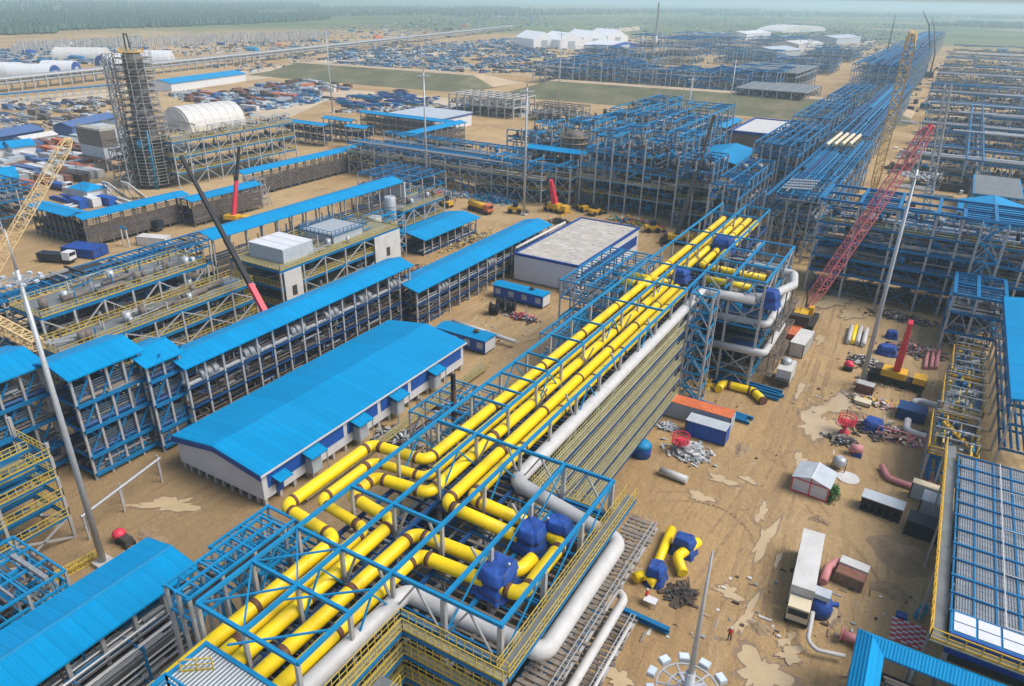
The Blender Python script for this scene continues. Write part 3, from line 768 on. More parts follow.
# blue tarpaulins wrapped over valves
def tarp(label, c, sx, sy, sz, seed):
    rnd = random.Random(seed); b = MB(); n, k = 36, 10; i0 = 0
    for j in range(k+1):
        f = j/k
        for a in range(n):
            t = 2*math.pi*a/n; q = abs(math.cos(t))**.5*math.copysign(1, math.cos(t)), abs(math.sin(t))**.5*math.copysign(1, math.sin(t))
            w_ = (1 - .30*f**3) * (1 + .05*math.sin(5*t+seed+f*2) + .05*math.sin(11*t+seed*2-f*3)*(1.2-f) + rnd.uniform(-.012, .012)) * (.9 if 4 <= j <= 5 else 1) * (1 + .16*max(0, .25-f)*4)
            b.v.append((c[0]+q[0]*sx*w_, c[1]+q[1]*sy*w_, c[2]+sz*(f-.5)*2 + rnd.uniform(-.02, .02) + .05*sz*math.sin(3*t+seed)*f))
    for j in range(k):
        for a in range(n): b.f.append((j*n+a, j*n+(a+1) % n, (j+1)*n+(a+1) % n, (j+1)*n+a)); b.sm.append(len(b.f)-1)
    b.v.append((c[0], c[1], c[2]+sz*1.0)); e = len(b.v)-1
    for a in range(n): b.f.append((k*n+a, k*n+(a+1) % n, e))
    o = b.build('tarpaulin', M['tarp'], None, loc=Vector(c)); tag(o, label, 'tarpaulin')
    for j in (2, 5):
        rp = MB().tube([Vector(b.v[j*n+a % n])*1 + (Vector(b.v[j*n+a % n])-Vector(c))*.02 for a in range(n+1)], .035, 5, False); rp.build('rope', M['dark'], None, loc=Vector(c)).parent = o; o.children[-1].location = (0, 0, 0)
    return o
tarp('blue tarpaulin wrapped over a valve where the two near yellow pipes end', (-23.4, 38.8, 16.9), 1.5, 1.8, 1.15, 1)
tarp('blue tarpaulin over a valve at the end of the two far yellow pipes', (-23.45, 44.6, 16.9), 1.4, 1.5, 1.05, 2)
tarp('crumpled blue tarpaulin draped highest, beside the far valve cover on the loop frame', (-21.6, 46.2, 17.3), 1.3, 1.0, .95, 3)
tarp('blue tarpaulin over pipes at the far junction of the yellow rack', (-32.29, 136.42, 17.58), 2.1, 2.2, 1.3, 4)
tarp('small blue tarpaulin between yellow pipes at the rack crossing', (-33.68, 115.32, 17.58), 1.4, 1.6, 1.0, 5)
tarp('dark blue cover on the outer white pipe elbow of the junction platform', (-18.33, 115.11, 16.62), 1.3, 1.5, 1.4, 6)

# walkways stacked on the right face of the rack
def walkway(label, pts, w_, z, group, inward=-1, mat_='grate', both=True, rm='rail'):
    r = root('walkway', label, 'walkway', (pts[0][0], pts[0][1], z), group)
    P2 = [Vector((x, y, z)) for x, y in pts]; d = MB(); e = MB(); rl = MB()
    off = []
    for i, p in enumerate(P2):
        a = (p - P2[i-1]).normalized() if i else (P2[1]-p).normalized(); c = (P2[i+1]-p).normalized() if i < len(P2)-1 else a
        na = Vector((a.y, -a.x, 0)); nc = Vector((c.y, -c.x, 0)); s = na + nc
        off.append(p + s * (w_ * 2 / max(.3, s.length_squared)))
    for i in range(len(P2)-1):
        k = len(d.v); d.v += [tuple(P2[i]), tuple(P2[i+1]), tuple(off[i+1]), tuple(off[i])]
        d.v += [tuple(Vector(v) - Vector((0, 0, .08))) for v in d.v[k:k+4]]
        d.f += [(k, k+1, k+2, k+3), (k+7, k+6, k+5, k+4)] + [(k+a, k+4+a, k+4+(a+1) % 4, k+(a+1) % 4) for a in range(4)]
        for L in (P2, off): e.bar(L[i] - Vector((0, 0, .26)), L[i+1] - Vector((0, 0, .26)), .14, .3)
    st_ = .5 if rm == 'raild' else .75
    rl.rail([p for p in P2], 1.15, st_, .055)
    if both: rl.rail(off, 1.15, st_, .055)
    d.build('floor', M[mat_], r); e.build('edge_beam', M['deepblue' if rm == 'raild' else 'blue'], r); rl.build('handrail', M[rm], r)
    return r
for k, z in enumerate((14.2, 11.4, 8.6, 5.8, 3.0)):
    nth = ('top', 'second', 'third', 'fourth', 'lowest')[k]; zn = 16.9 - k*2.5
    walkway(f'{nth} yellow-railed walkway along the right face of the long pipe rack', [(-28.75+k*.08, 53.29), (-28.75+k*.08, 100.72)], .95, z, 'walkways on the right face of the rack', rm='raild')
    if k < 4: walkway(f'{nth if k < 3 else "lowest"} level of the yellow-railed walkway round the near corner of the loop frame', [(-27.28, 6.39), (-27.28, 30.9), (-17.69, 30.9)], .75, zn, 'walkways round the near corner of the loop frame')
walkway('yellow-railed walkway along the outer right side of the loop frame', [(-18.65, 30.91), (-18.65, 54.89)], 1.0, 16.52, None, both=True, mat_='deck')
walkway('yellow-railed landing at the far end of the loop frame', [(-28.56, 53.93), (-19.18, 53.93)], 1.3, 14.38, None)
pl = root('platform', 'blue grey service platform with yellow rails beside the white pipe at the bottom edge', 'platform', (-24.51, 19.18, 0))
MB().box(-26.4, -24.6, 4.26, 27.4, 14.8, 14.95).build('floor', M['deck'], pl)
MB().rail([(-24.6, 4.26, 14.95), (-24.6, 27.4, 14.95)], 1.15, 1.1, .055).build('handrail', M['rail'], pl)
b = MB()
for y in (8.53, 14.92, 21.32, 26.9):
    for x in (-26.3, -24.7): b.bar((x, y, 0), (x, y, 14.75), .3)
b.build('column_frame', M['grey'], pl)
b = MB()
for z in (2.45, 6.18, 9.69, 14.6):
    for x in (-26.3, -24.7): b.bar((x, 5.33, z), (x, 27.3, z), .28)
    for y in (8.53, 14.92, 21.32, 26.9): b.bar((-26.3, y, z), (-24.7, y, z), .28)
b.build('level_frame', M['blue'], pl)

# slatted timber-brown side deck with cable trays
sd_ = root('side_deck', 'slatted brown cable deck projecting to the right of the loop frame', 'deck', (-17.05, 47.96, 0))
for z, x0, x1, y0, y1, nme in ((12.6, -18.54, -15.6, 25.58, 56.6, 'slats'), (9.2, -17.0, -13.9, 23.45, 47.5, 'slats')):
    b = MB(); y = y0
    while y < y1: b.bar((x0+random.uniform(-.2, .1), y, z+random.uniform(0, .08)), (x1+random.uniform(-.5, .35), y, z+random.uniform(0, .08)), random.uniform(.26, .46), .1); y += random.uniform(.5, .68)
    b.build('slat_floor', M['plank'] if z > 10 else M['duct'], sd_)
    b = MB()
    for x in (x0+.1, (x0+x1)/2, x1-.1): b.bar((x, y0, z-.2), (x, y1, z-.2), .2)
    for y in frange(y0+1, y1-1, 6):
        b.bar((x0+.2, y, 0), (x0+.2, y, z-.2), .25)
    b.build('support_frame', M['grey'], sd_)
    b = MB()
    for o_ in (x1-.15, x1-.55): b.bar((o_, y0, z+.5), (o_, y1, z+.5), .07)
    for y in frange(y0, y1, 40): b.bar((x1-.55, y, z+.5), (x1-.15, y, z+.5), .05); b.bar((x1-.35, y, z), (x1-.35, y, z+.5), .05)
    b.build('cable_tray', M['galv'], sd_)
yellow('small grey pipe along the outer edge of the slatted side deck', [(-14.1, 27.71, 9.6), (-14.1, 46.5, 9.6)], 0, 1, .16, 9.6, 'pipew', None)

# junction platform, its frame
jr = rack('pipe_rack', 'open blue and grey platform frame at the far junction with white pipe loops', 'pipe rack', [-29.1, -24.62, -19.29], [113.51, 120.97, 128.43, 135.68], [2.66, 6.92, 11.4, 15.45, 19.5], brace=(('y', 113.51), ('x', -19.29)), banks=[(2.66, 'x', 6, ['dark', 'slat'], .2, .5), (6.92, 'x', 4, ['slat', 'duct'], .2, .4), (11.4, 'x', 4, ['dark', 'duct'], .2, .4)], cw=.36, bw=.36, bm='blue2')
for z in (7.14, 11.61): MB().box(-28.78, -19.5, 113.83, 135.36, z+.05, z+.1).build('deck', M['deepblue'], jr)
b = MB()
for x in (-17.27,):
    for y in (117.24, 123.63, 130.03): b.bar((x, y, 0), (x, y, 15.24), .2)
for z in (2.45, 6.71, 10.97):
    for y in (117.24, 123.63, 130.03): b.bar((-19.29, y, z), (-16.2, y, z), .22)
    for x in (-17.27, -16.31): b.bar((x, 115.64, z), (x, 132.16, z), .2)
    for y in frange(115.64, 132.16, 26): b.bar((-19.18, y, z+.15), (-16.2, y, z+.15), .2, .06)
b.build('side_frame', M['duct'], jr)
# stair tower beside the rack
def lat_tower(label, x0, x1, y0, y1, h, n, m='blue2', cmat='grey', name='stair_tower'):
    r = root(name, label, 'tower', ((x0+x1)/2, (y0+y1)/2, 0))
    for x in (x0, x1):
        for y in (y0, y1): member(r, 'column', (x, y, 0), (x, y, h), .28, .28, M[cmat])
    b = MB(); s = MB(); k = MB()
    for i in range(n+1):
        z = h*i/n
        for y in (y0, y1): b.bar((x0, y, z), (x1, y, z), .2)
        for x in (x0, x1): b.bar((x, y0, z), (x, y1, z), .2)
        if i < n:
            z2 = h*(i+1)/n; xm, ym = (x0+x1)/2, (y0+y1)/2
            for y in (y0, y1): k.bar((x0, y, z), (xm, y, z2), .12); k.bar((x1, y, z), (xm, y, z2), .12)
            for x in (x0, x1): k.bar((x, y0, z), (x, ym, z2), .12); k.bar((x, y1, z), (x, ym, z2), .12)
            stairs(s, x0+.3 if i % 2 else x1-.3, x1-.3 if i % 2 else x0+.3, (y0+y1)/2 + (.5 if i % 2 else -.5), z, z2)
    b.build('level_frame', M[m], r); k.build('brace', M[cmat], r); s.build('stair', M[m], r)
    return r
lat_tower('blue lattice stair tower standing against the rack behind the orange container', -28.35, -24.94, 104.02, 107.43, 18.97, 7)

# little lattice frames left of the rack
rack('pipe_rack', 'blue frame with many slim grey columns beside the flat concrete roof', 'pipe rack', [-51.16, -48.49, -45.83, -43.16, -40.71], [104.45, 108.71, 112.97, 117.24, 121.5, 125.76], [5.11, 9.37, 13.1, 16.3], split=True, cw=.26, bw=.24, bm='blue2', joist=1.4, brace=(('y', 104.45),))
rack('pipe_rack', 'lower blue frame with grey columns in front of the taller slim frame', 'pipe rack', [-47.96, -45.4, -42.85, -40.5], [91.66, 95.92, 100.19, 103.38], [3.51, 7.78, 12.04], split=True, cw=.24, bw=.22, bm='blue2', joist=1.3)
rack('pipe_rack', 'small blue lattice frame with yellow valves by the last porch of the blue roofed building', 'pipe rack', [-49.03, -45.83, -42.85, -39.97], [59.68, 62.88, 66.08, 69.28], [9.91, 13.64], split=True, cw=.2, bw=.2, bm='blue2', joist=1.5, brace=(('y', 59.68), ('y', 69.28)))
g1 = rack('pipe_rack', 'open blue lattice gallery left of the near yellow pipes', 'pipe rack', [-46.36, -42.85, -40.07], [28.78, 31.97, 35.17], [12.89, 14.81, 16.73], bm='blue2', cw=.26, bw=.24, joist=.9, brace=(('y', 28.78, 'blue2'), ('y', 35.17, 'blue2'), ('x', -46.36, 'blue2')))
rack('pipe_rack', 'blue cable ladder frame between the near ribbed canopy and the yellow pipes', 'pipe rack', [-43.27, -41.89, -40.5], [22.59, 25.58, 28.78, 31.97], [16.73, 19.07], bm='blue2', cw=.26, bw=.22, joist=1.1, brace=(('x', -43.27, 'blue2'),))
cs = root('sheet_roof', 'grey corrugated sheet roof over the near end of the yellow pipes', 'roof', (-34.64, 14.92, 0))
MB().box(-37.3, -29.4, 5.33, 21.2, 17.3, 17.4).build('sheet', nm('corrugated_grey', (.34, .37, .38), .5, .15, .4, .2, rib=('X', 1.0), ribamp=.15), cs)
b = MB()
for y in (6.39, 13.86, 21.0):
    for x in (-37.2, -29.5): b.bar((x, y, 0), (x, y, 17.3), .34)
b.build('column_frame', M['grey'], cs); b = MB()
for y in (5.33, 21.36): b.bar((-37.6, y, 17.36), (-29.2, y, 17.36), .3, .36)
for x in (-37.45, -29.25): b.bar((x, 5.33, 17.36), (x, 21.3, 17.36), .28, .34)
b.build('edge_beam', M['blue2'], cs)
st = root('guard_rail', 'blue railed opening guard on the grey corrugated sheet roof', 'guard rail', (-35, 12.79, 17.4))
MB().rail([(-36.4, 9.59, 17.42), (-36.4, 17.6, 17.42), (-33.6, 17.6, 17.42), (-33.6, 9.59, 17.42)], 1.5, 1.6, .13).build('rail', M['blue2'], st)
MB().rail([(-36.9, 18.9, 17.42), (-35.2, 20.2, 17.42)], 1.1, .9, .08).build('yellow_gate', M['rail'], st)

# near ribbed canopy (bottom left)
nc = canopy('pipe_canopy', 'ribbed bright blue roof in the bottom left corner over tiers of grey pipes', -60.2, -53.2, 6, 30.6, 9.6, n=8, levels=(3.0, 6.0), pipes=9, seed=4, rise_=.7, ov=.55, pm=('slat', 'slat', 'galv', 'pipew'), beamc='blue', cw=.34)
b = MB()
for k in range(26): z = 1.2 + 7.2*random.random(); x = -53.0 + random.uniform(-.1, 3.6)*(1 - z/12); b.tube([(x, 6, z), (x, 30, z)], random.uniform(.05, .15), 6)
b2 = root('pipe_tray', 'sloping tiers of slim grey pipes beside the near ribbed canopy', 'pipes', (-51, 18, 0))
for k in range(30):
    z = 1.0 + (k % 10)*.75; x = -52.7 + (k // 10)*.9 + random.uniform(0, .4); pipe(b2, (x, 6+random.random()*3, z), (x, 29-random.random()*4, z), random.uniform(.06, .16), M[('slat', 'galv', 'pipew', 'dark')[k % 4]])
b = MB()
for y in (8, 13, 18, 23, 28):
    for z in (.8, 3.0, 5.3, 7.4): b.bar((-53, y, z), (-50.2, y, z), .14)
    b.bar((-50.2, y, 0), (-50.2, y, 8), .2)
b.build('support_frame', M['blue'], b2)

# ================================================================== BUILDINGS AND CANOPIES ON THE LEFT
# long blue-roofed building
x0, x1, y0, y1, ze = -80.6, -64.2, 48.4, 93.6, 5.4
bl = root('process_building', 'long low white building with big bright blue roof and a row of porches', 'building', ((x0+x1)/2, (y0+y1)/2, 0))
MB().prism([(x0, 1.2), (x1, 1.2), (x1, ze), ((x0+x1)/2, ze+1.0), (x0, ze)], 'y', y0, y1).build('wall', M['white'], bl)
xm = (x0+x1)/2; o = .45
MB().prism([(x0-o, ze-.12), (xm, ze+1.22), (x1+o, ze-.12), (x1+o, ze+.1), (xm, ze+1.45), (x0-o, ze+.1)], 'y', y0-o, y1+o).build('roof', M['roof'], bl)
MB().prism([(x0-o, ze-.85), (xm, ze+.55), (x1+o, ze-.85), (x1+o, ze-.13), (xm, ze+1.21), (x0-o, ze-.13)], 'y', y0-o-.05, y0-o+.08).build('fascia', M['trim'], bl)
MB().box(x1+o-.02, x1+o+.1, y0-o, y1+o, ze-.3, ze-.02).build('gutter', M['white'], bl)
for k in range(6):
    ya = y0+.8+k*7.4; MB().box(x1, x1+.07, ya, ya+6.6, 2.7, 4.75).build('cladding_panel', M['cab'], bl)
for k, ya in enumerate((51.0, 56.6, 66.0, 74.6, 84.4)):
    b = MB().prism([(x1+.1, 4.55), (x1+2.0, 4.1), (x1+2.0, 4.3), (x1+.1, 4.75)], 'y', ya-1.5, ya+1.5)
    if k == 0: b = MB().prism([(x1+.1, 3.9), (x1+1.6, 3.6), (x1+1.6, 3.78), (x1+.1, 4.1)], 'y', ya-1.1, ya+1.1)
    pc = b.build('porch_roof', M['roof'], bl)
    if k:
        q = MB()
        for yy in (ya-1.4, ya+1.4): q.bar((x1+1.85, yy, 0), (x1+1.85, yy, 4.1), .12)
        q.build('porch_post', M['grey'], bl)
        MB().box(x1+.05, x1+1.2, ya-.9, ya+.9, 1.2, 3.5).build('porch', M['sheet'], bl)
    MB().box(x1+.02, x1+.12, ya-.6, ya+.6, 1.25, 3.3).build('door', M['trim'], bl) if not k else None
b = MB(); 
for y in frange(y0+.4, y1-.4, 18):
    for x in (x0+.4, x1-.4): b.bar((x, y, 0), (x, y, 1.25), .45)
for x in frange(x0+1.6, x1-1.6, 8): b.bar((x, y0+.4, 0), (x, y0+.4, 1.25), .45)
b.build('foundation_piles', M['concw'], bl)
MB().box(x0+1.2, x1-1.2, y0+1.4, y1-1, .02, 1.2).build('underfloor', M['dark'], bl)
wk = MB().rail([(x1+4.2, y0+3, 1.1), (x1+4.2, y1+2, 1.1)], 1.1, 1.2, .07); wk.build('handrail', M['rail'], bl)
MB().box(x1+2.6, x1+4.3, y0+3, y1+2, .95, 1.08).build('walkway', M['grate'], bl)

# pipe corridors under narrow blue roofs
canopy('pipe_canopy', 'long narrow blue roof over ducts and drums behind the big blue roofed building', -90.0, -84.4, 54.2, 105, 12.4, n=16, levels=(2.5, 5.4, 8.6), pipes=5, louv=[(-1, 3, 11.5)], drums=6, seed=11, rise_=.9, pm=('duct', 'rust', 'slat', 'dark'))
canopy('pipe_canopy', 'long narrow blue roof running to the flat concrete building, pipes below', -88.0, -81.2, 103, 157.5, 8.3, n=15, levels=(2.3, 5.0), pipes=6, louv=[(-1, 1, 7.5)], drums=3, seed=12, rise_=.85, pm=('duct', 'slat', 'rust', 'dark'))
def louvred(label, x0, x1, y0, y1, z, n, seed):
    r = canopy('pipe_canopy', label, x0, x1, y0, y1, z, n=n, levels=(.9, 3.6, 7.6, 11.4), pipes=3, seed=seed, rise_=1.1, beamc='blue', pm=('deepblue', 'duct'))
    b = MB(); s = MB(); st = MB()
    for lv in (.9, 3.6, 7.6, 11.4):
        zz = lv + .3
        while zz < lv + 2.6: b.bar((x1-.5, y0+.2, zz), (x1-.5, y1-.2, zz), .09, .16); zz += .36
        k = y0
        while k < y1-1.5:
            s.bar((x1-.25, k, lv), (x1-.25, k+2.4, lv+3.4), .2, .25); k += 3.4
        s.bar((x1+.1, y0, lv), (x1+.1, y1, lv), .3, .45)
        k = y0 + .6
        while k < y1-3:
            s.bar((x1-.9, k+2.6, lv-3.2), (x1-.9, k, lv-.2), .16, .2); s.bar((x1-1.8, k, lv-3.2), (x1-1.8, k+2.6, lv-.2), .16, .2); k += 1.9
    b.build('louvre_panel', M['louv'], r); s.build('stair_stringer', M['blue'], r)
    return r
louvred('blue roofed bank of louvres and zigzag stairs, middle of three at left edge', -95.4, -87.8, 40.6, 50.0, 15.8, 4, 21)
louvred('short blue roofed bank of louvres and stairs joining the long narrow roof', -92.6, -85.9, 49.6, 54.6, 14.2, 2, 22)
louvred('blue roofed bank of louvres at the left edge beside the light mast', -103.4, -94.6, 24, 40.8, 15.8, 6, 23)
sb = MB()
r = root('stair_tower', 'tall blue and yellow stair tower with grey legs at the left edge of the yard', 'tower', (-81, 28, 0))
for x in (-86.8, -79.5):
    for y in (20, 26, 32.5): member(r, 'column', (x, y, 0), (x, y, 13.5 if x > -80 else 14.5), .34, .34, M['grey'])
b = MB(); k = MB(); hl = MB()
for z in (3.2, 6.0, 8.8, 11.6):
    for y in (20, 26, 32.5): b.bar((-86.8, y, z), (-79.5, y, z), .32)
    for x in (-86.8, -83, -79.5): b.bar((x, 20, z), (x, 32.5, z), .32)
    hl.rail([(-79.3, 20, z+.2), (-79.3, 32.6, z+.2), (-86.8, 32.6, z+.2)], 1.1, .9, .075)
    hl.rail([(-83, 20, z+.2), (-83, 32, z+.2)], 1.1, .9, .075)
    for e in (-85, -81): stairs(sb, -85.5, -80.5, 23 if e < -83 else 29, z-2.9, z)
for y in (20, 26): k.bar((-79.5, y, 0), (-79.5, y+6.3, 3.1), .22); k.bar((-79.5, y+6.3, .1), (-79.5, y, 3.1), .22)
k.bar((-86.8, 32.5, 0), (-79.5, 32.5, 3.1), .22)
MB().box(-86.5, -83.2, 20.2, 32.2, 8.95, 9.0).build('floor', M['grate'], r)
b.build('level_frame', M['blue'], r); k.build('brace', M['grey'], r); hl.build('handrail', M['rail'], r); sb.build('stair', M['blue'], r)
# pipe trestle and gear on the sand before it
r = root('pipe_support', 'grey pipe on trestle legs crossing the sandy corner by the big building', 'pipe', (-80, 40, 0))
p0, p1 = at(88, 541), at(165, 480); p0.z = p1.z = 3.4
pipe(r, p0 + Vector((0, 0, .2)), p1 + Vector((0, 0, .2)), .18, M['galv'])
for t in (0.02, .45, .96): q = p0.lerp(p1, t); member(r, 'leg', (q.x, q.y, 0), (q.x, q.y, 3.4), .22, .22, M['grey']); member(r, 'leg', (q.x-1.6, q.y+1, 0), (q.x-1.6, q.y+1, 3.2), .2, .2, M['grey'])
c = at(78, 566); r = root('ladder_section', 'yellow caged ladder section lying on the sand by the light mast', 'ladder', c)
MB().lattice(at(50, 580, .5), at(100, 553, .5), .8, .8, .1, 10).build('frame', M['rail'], r)
c = at(124, 543); r = root('generator', 'small machine with a red hood behind the near ribbed canopy', 'generator', c)
MB().box(c.x-.6, c.x+1.4, c.y-.5, c.y+.5, .3, 1.2).build('body', M['dark'], r); MB().lathe((c.x-.6, c.y, .9), [(.1, 0), (.8, .1), (.75, .5), (.4, .8), (.05, .85)], 12).build('hood', M['red'], r)
b = MB()
for dx in (-.4, 1.2):
    for dy in (-.55, .55): b.tube([(c.x+dx, c.y+dy-.08, .35), (c.x+dx, c.y+dy+.08, .35)], .35, 12)
b.build('wheels', M['black'], r)
# finned cooler and blue corner roof at the left edge
r = root('finned_cooler', 'grey finned drum cooler cut off by the left edge', 'cooler', at(5, 600))
b = MB(); c = at(2, 610)
for k in range(26): b.tube([(c.x-6+k*.45, c.y-1, 6.0), (c.x-6+k*.45+.2, c.y-1, 6.0)], 2.0, 14)
b.build('fin_stack', M['slat'], r); MB().box(c.x-6, c.x+5, c.y-2.4, c.y+.6, 0, 4).build('base', M['dark'], r)
rack('pipe_rack', 'blue lattice frame in the lower left corner beside the finned cooler', 'pipe rack', [-72, -69, -66, -63], [10, 13.5, 17, 20.5, 24], [4, 8, 9.6], cw=.26, bw=.24, bm='blue2', joist=1.2, split=False, brace=(('x', -63, 'blue2'), ('y', 24, 'blue2')))

# ------- second line: grey decks with yellow rails
def decktier(label, x0, x1, y0, y1, zs, nb, seed, equip=12, deckm='deck'):
    rnd = random.Random(seed)
    r = root('process_deck', label, 'platform', ((x0+x1)/2, (y0+y1)/2, 0))
    ys_ = frange(y0, y1, nb)
    for y in ys_:
        for x in (x0, x1): member(r, 'column', (x, y, 0), (x, y, zs[-1]-.3), .34, .34, M['grey'])
    f = MB(); h = MB(); d = MB(); k = MB(); e = MB(); e2 = MB()
    for z in zs:
        for x in (x0, x1): f.bar((x, y0, z-.25), (x, y1, z-.25), .3, .5)
        for y in ys_: f.bar((x0, y, z-.26), (x1, y, z-.26), .26, .45)
        d.box(x0, x1, y0, y1, z, z+.1)
        h.rail([(x0, y0, z+.1), (x1, y0, z+.1), (x1, y1, z+.1), (x0, y1, z+.1), (x0, y0, z+.1)], 1.15, 1.0, .075)
        for i in range(equip*4 if z != zs[-1] else equip):
            x, y = rnd.uniform(x0+.6, x1-.6), rnd.uniform(y0+.6, y1-.6); q = rnd.random(); m_ = (e, e2, f, k)[int(q*4)]; ln = rnd.uniform(.8, 3.5)
            if rnd.random() < .6: m_.bar((x, max(y0, y-ln), z+rnd.uniform(.2, 1.5)), (x, min(y1, y+ln), z+rnd.uniform(.2, 1.5)), rnd.uniform(.08, .3))
            else: m_.bar((x, y, z), (x, y, z+rnd.uniform(.8, 2.6)), rnd.uniform(.1, .3))
        for i in range(equip if z != zs[-1] else equip//2):
            x, y = rnd.uniform(x0+1, x1-1), rnd.uniform(y0+1, y1-1); s = rnd.uniform(.3, 1.1)
            c = rnd.random()
            (e if c < .5 else e2).tube([(x, y, z+.1), (x, y, z+.6+s*1.4)], s*.6, 10) if c < .7 else e.tube([(x, y-2.5, z+.8), (x, y+2.5, z+.8)], s*.55, 10)
    for i, (a, c) in enumerate(zip(ys_, ys_[1:])):
        for j, (za, zb) in enumerate(zip([0]+zs, zs)):
            if (i+j) % 2: k.bar((x1, a, za), (x1, c, zb-.4), .2)
            else: k.bar((x1, c, za), (x1, a, zb-.4), .2)
    d.build('floor', M[deckm], r); f.build('level_frame', M['blue'], r); h.build('handrail', M['rail'], r); k.build('brace', M['grey'], r)
    e.build('equipment', M['duct'], r); e2.build('equipment', M['galv'], r)
    return r
decktier('upper long grey deck with yellow rails beside the long blue rack on the left', -122.6, -113.8, 51, 81.5, [5, 9.4, 13.8], 6, 31, 30)
decktier('lower grey deck with yellow rails stepping down from the upper long deck', -113.4, -107, 49, 86, [3.4, 6.8, 10.0], 7, 32, 30)
canopy('pipe_canopy', 'long thin blue roof at mid left with a white end wall', -131.4, -125.2, 92, 153.5, 14, n=14, levels=(4, 8), pipes=4, seed=41, rise_=.9, louv=[(1, 1, 9)])
rr = rack('pipe_rack', 'long blue cable rack along the upper left deck with no roof', 'pipe rack', [-131.4, -128.4, -125.2], frange(40, 91, 9), [5, 9, 12.6, 13.9], bm='blue', cw=.3, bw=.3, joist=1.1, brace=(('x', -125.2),))
MB().box(-131, -125.6, 40.4, 90, 13.2, 13.3).build('cable_tray', M['blue'], rr)
r = root('wall_panel', 'white end wall under the long thin blue roof', 'wall', (-128.5, 154.6, 0))
MB().box(-131.6, -124.6, 154.3, 154.7, 8.8, 13.6).build('sheet', M['white'], r)
b = MB(); [b.bar((x, 154.5, 0), (x, 154.5, 8.8), .3) for x in (-131, -128, -125)]; b.build('post', M['grey'], r)
# process building with white walls
decktier('process block with white wall panels and yellow railed floors behind the long narrow roof', -118, -104, 90, 126, [4, 8, 11.6], 6, 33, 14, 'grate')
r = root('roof_cabin', 'pale roofed square cabin on top of the process block', 'cabin', (-110, 97, 11.7))
MB().box(-115.5, -106, 93, 101, 11.72, 14.6).build('wall', M['sheet'], r); b = MB()
for i in range(4):
    for j in range(3): b.box(-115.6+i*2.43, -113.3+i*2.43, 92.9+j*2.75, 95.5+j*2.75, 14.6, 14.75)
b.build('roof', M['white'], r)
r = root('roof_cabin', 'bluish pale plant cabin further back on the process block', 'cabin', (-112, 113, 11.7))
MB().box(-115.5, -107, 108, 117, 11.72, 13.6).build('wall', M['sheet'], r); MB().rail([(-116, 107, 13.6), (-106.5, 107, 13.6), (-106.5, 118, 13.6), (-116, 118, 13.6), (-116, 107, 13.6)], 1.1, 1.2, .1).build('handrail', M['blue'], r); MB().box(-115.8, -106.7, 107.6, 117.3, 13.6, 13.72).build('roof', M['galv'], r)
for (ya, yb, lab) in ((90.5, 95, 'white wall sheet on the near corner of the process block'), (117, 125.8, 'white wall sheet on the far corner of the process block')):
    r = root('wall_panel', lab, 'wall', (-103.7, (ya+yb)/2, 0)); MB().box(-103.75, -103.55, ya, yb, 1.2, 11.2).build('sheet', M['offw'], r); MB().box(-103.54, -103.5, (ya+yb)/2-.6, (ya+yb)/2+.6, 6, 8).build('opening', M['dark'], r)
def silo(label, x, y, rad, h):
    r = root('duct_stack', label, 'stack', (x, y, 0))
    MB().lathe((x, y, 0), [(rad, 0), (rad, h), (rad*.9, h+.2)], 18).build('shell', M['galv'], r); b = MB()
    for k in range(int(h/2)): b.lathe((x, y, 1+k*2), [(rad*1.06, 0), (rad*1.06, .18)], 18)
    b.build('ring', M['grey'], r)
silo('tall banded grey duct stack beside the small blue canopy', -118.6, 140.8, 1.5, 13.2); silo('shorter banded grey duct stack beside the process block', -112.5, 127.8, 1.6, 12)
decktier('small grey roofed pump deck behind the tall duct stack', -128, -119, 146, 165, [4, 8.2], 4, 34, 14)
rack('pipe_rack', 'blue pipe frame between the process block and the duct stacks', 'pipe rack', [-118, -114.5, -111], [129, 133, 137], [3, 6, 9, 11], bm='blue2', cw=.24, bw=.24, split=False, brace=(('x', -111),), banks=[(3, 'y', 4, ['slat', 'galv'], .2, .5), (6, 'y', 4, ['slat', 'galv'], .2, .4)])
canopy('canopy', 'blue curved roof on posts over equipment by the parked trucks', -116.6, -107.0, 139.5, 163.5, 4.6, n=7, levels=(.6,), pipes=7, seed=43, rise_=.9, ov=.8, pm=('slat', 'galv', 'rust', 'dark'))

# flat concrete-roofed building
x0, x1, y0, y1 = -79.6, -63.0, 137.4, 173
cb = root('flat_building', 'white walled building with a pale unfinished flat roof and blue edging', 'building', ((x0+x1)/2, (y0+y1)/2, 0))
MB().box(x0, x1, y0, y1, .4, 6.4).build('wall', M['white'], cb); MB().box(x0+.4, x1-.4, y0+.4, y1-.4, 6.4, 6.5).build('roof', M['conc'], cb)
b = MB()
for (a, c, d, e) in ((x0-.15, x1+.15, y0-.15, y0+.3), (x0-.15, x1+.15, y1-.3, y1+.15), (x0-.15, x0+.3, y0+.3, y1-.3), (x1-.3, x1+.15, y0+.3, y1-.3)): b.box(a, c, d, e, 6.2, 6.75)
b.build('parapet_trim', M['trim'], cb)
MB().box(x1, x1+.06, y0+1, y1-1, 2.2, 4.7).build('cladding_panel', M['trim'], cb); MB().box(x1-5, x1-2.6, y0-.06, y0, .5, 3).build('door', M['sheet'], cb)
b = MB(); rnd = random.Random(5)
for k in range(70): x, y = rnd.uniform(x0+1, x1-2), rnd.uniform(y0+1, y1-1); b.box(x, x+rnd.uniform(.2, 1.4), y, y+rnd.uniform(.2, 1.1), 6.5, 6.53+rnd.random()*.08)
b.build('insulation_board', M['offw'], cb)
MB().box(x0+.3, x1-.3, y0+.3, y1-.3, 0, .4).build('plinth', M['concw'], cb)
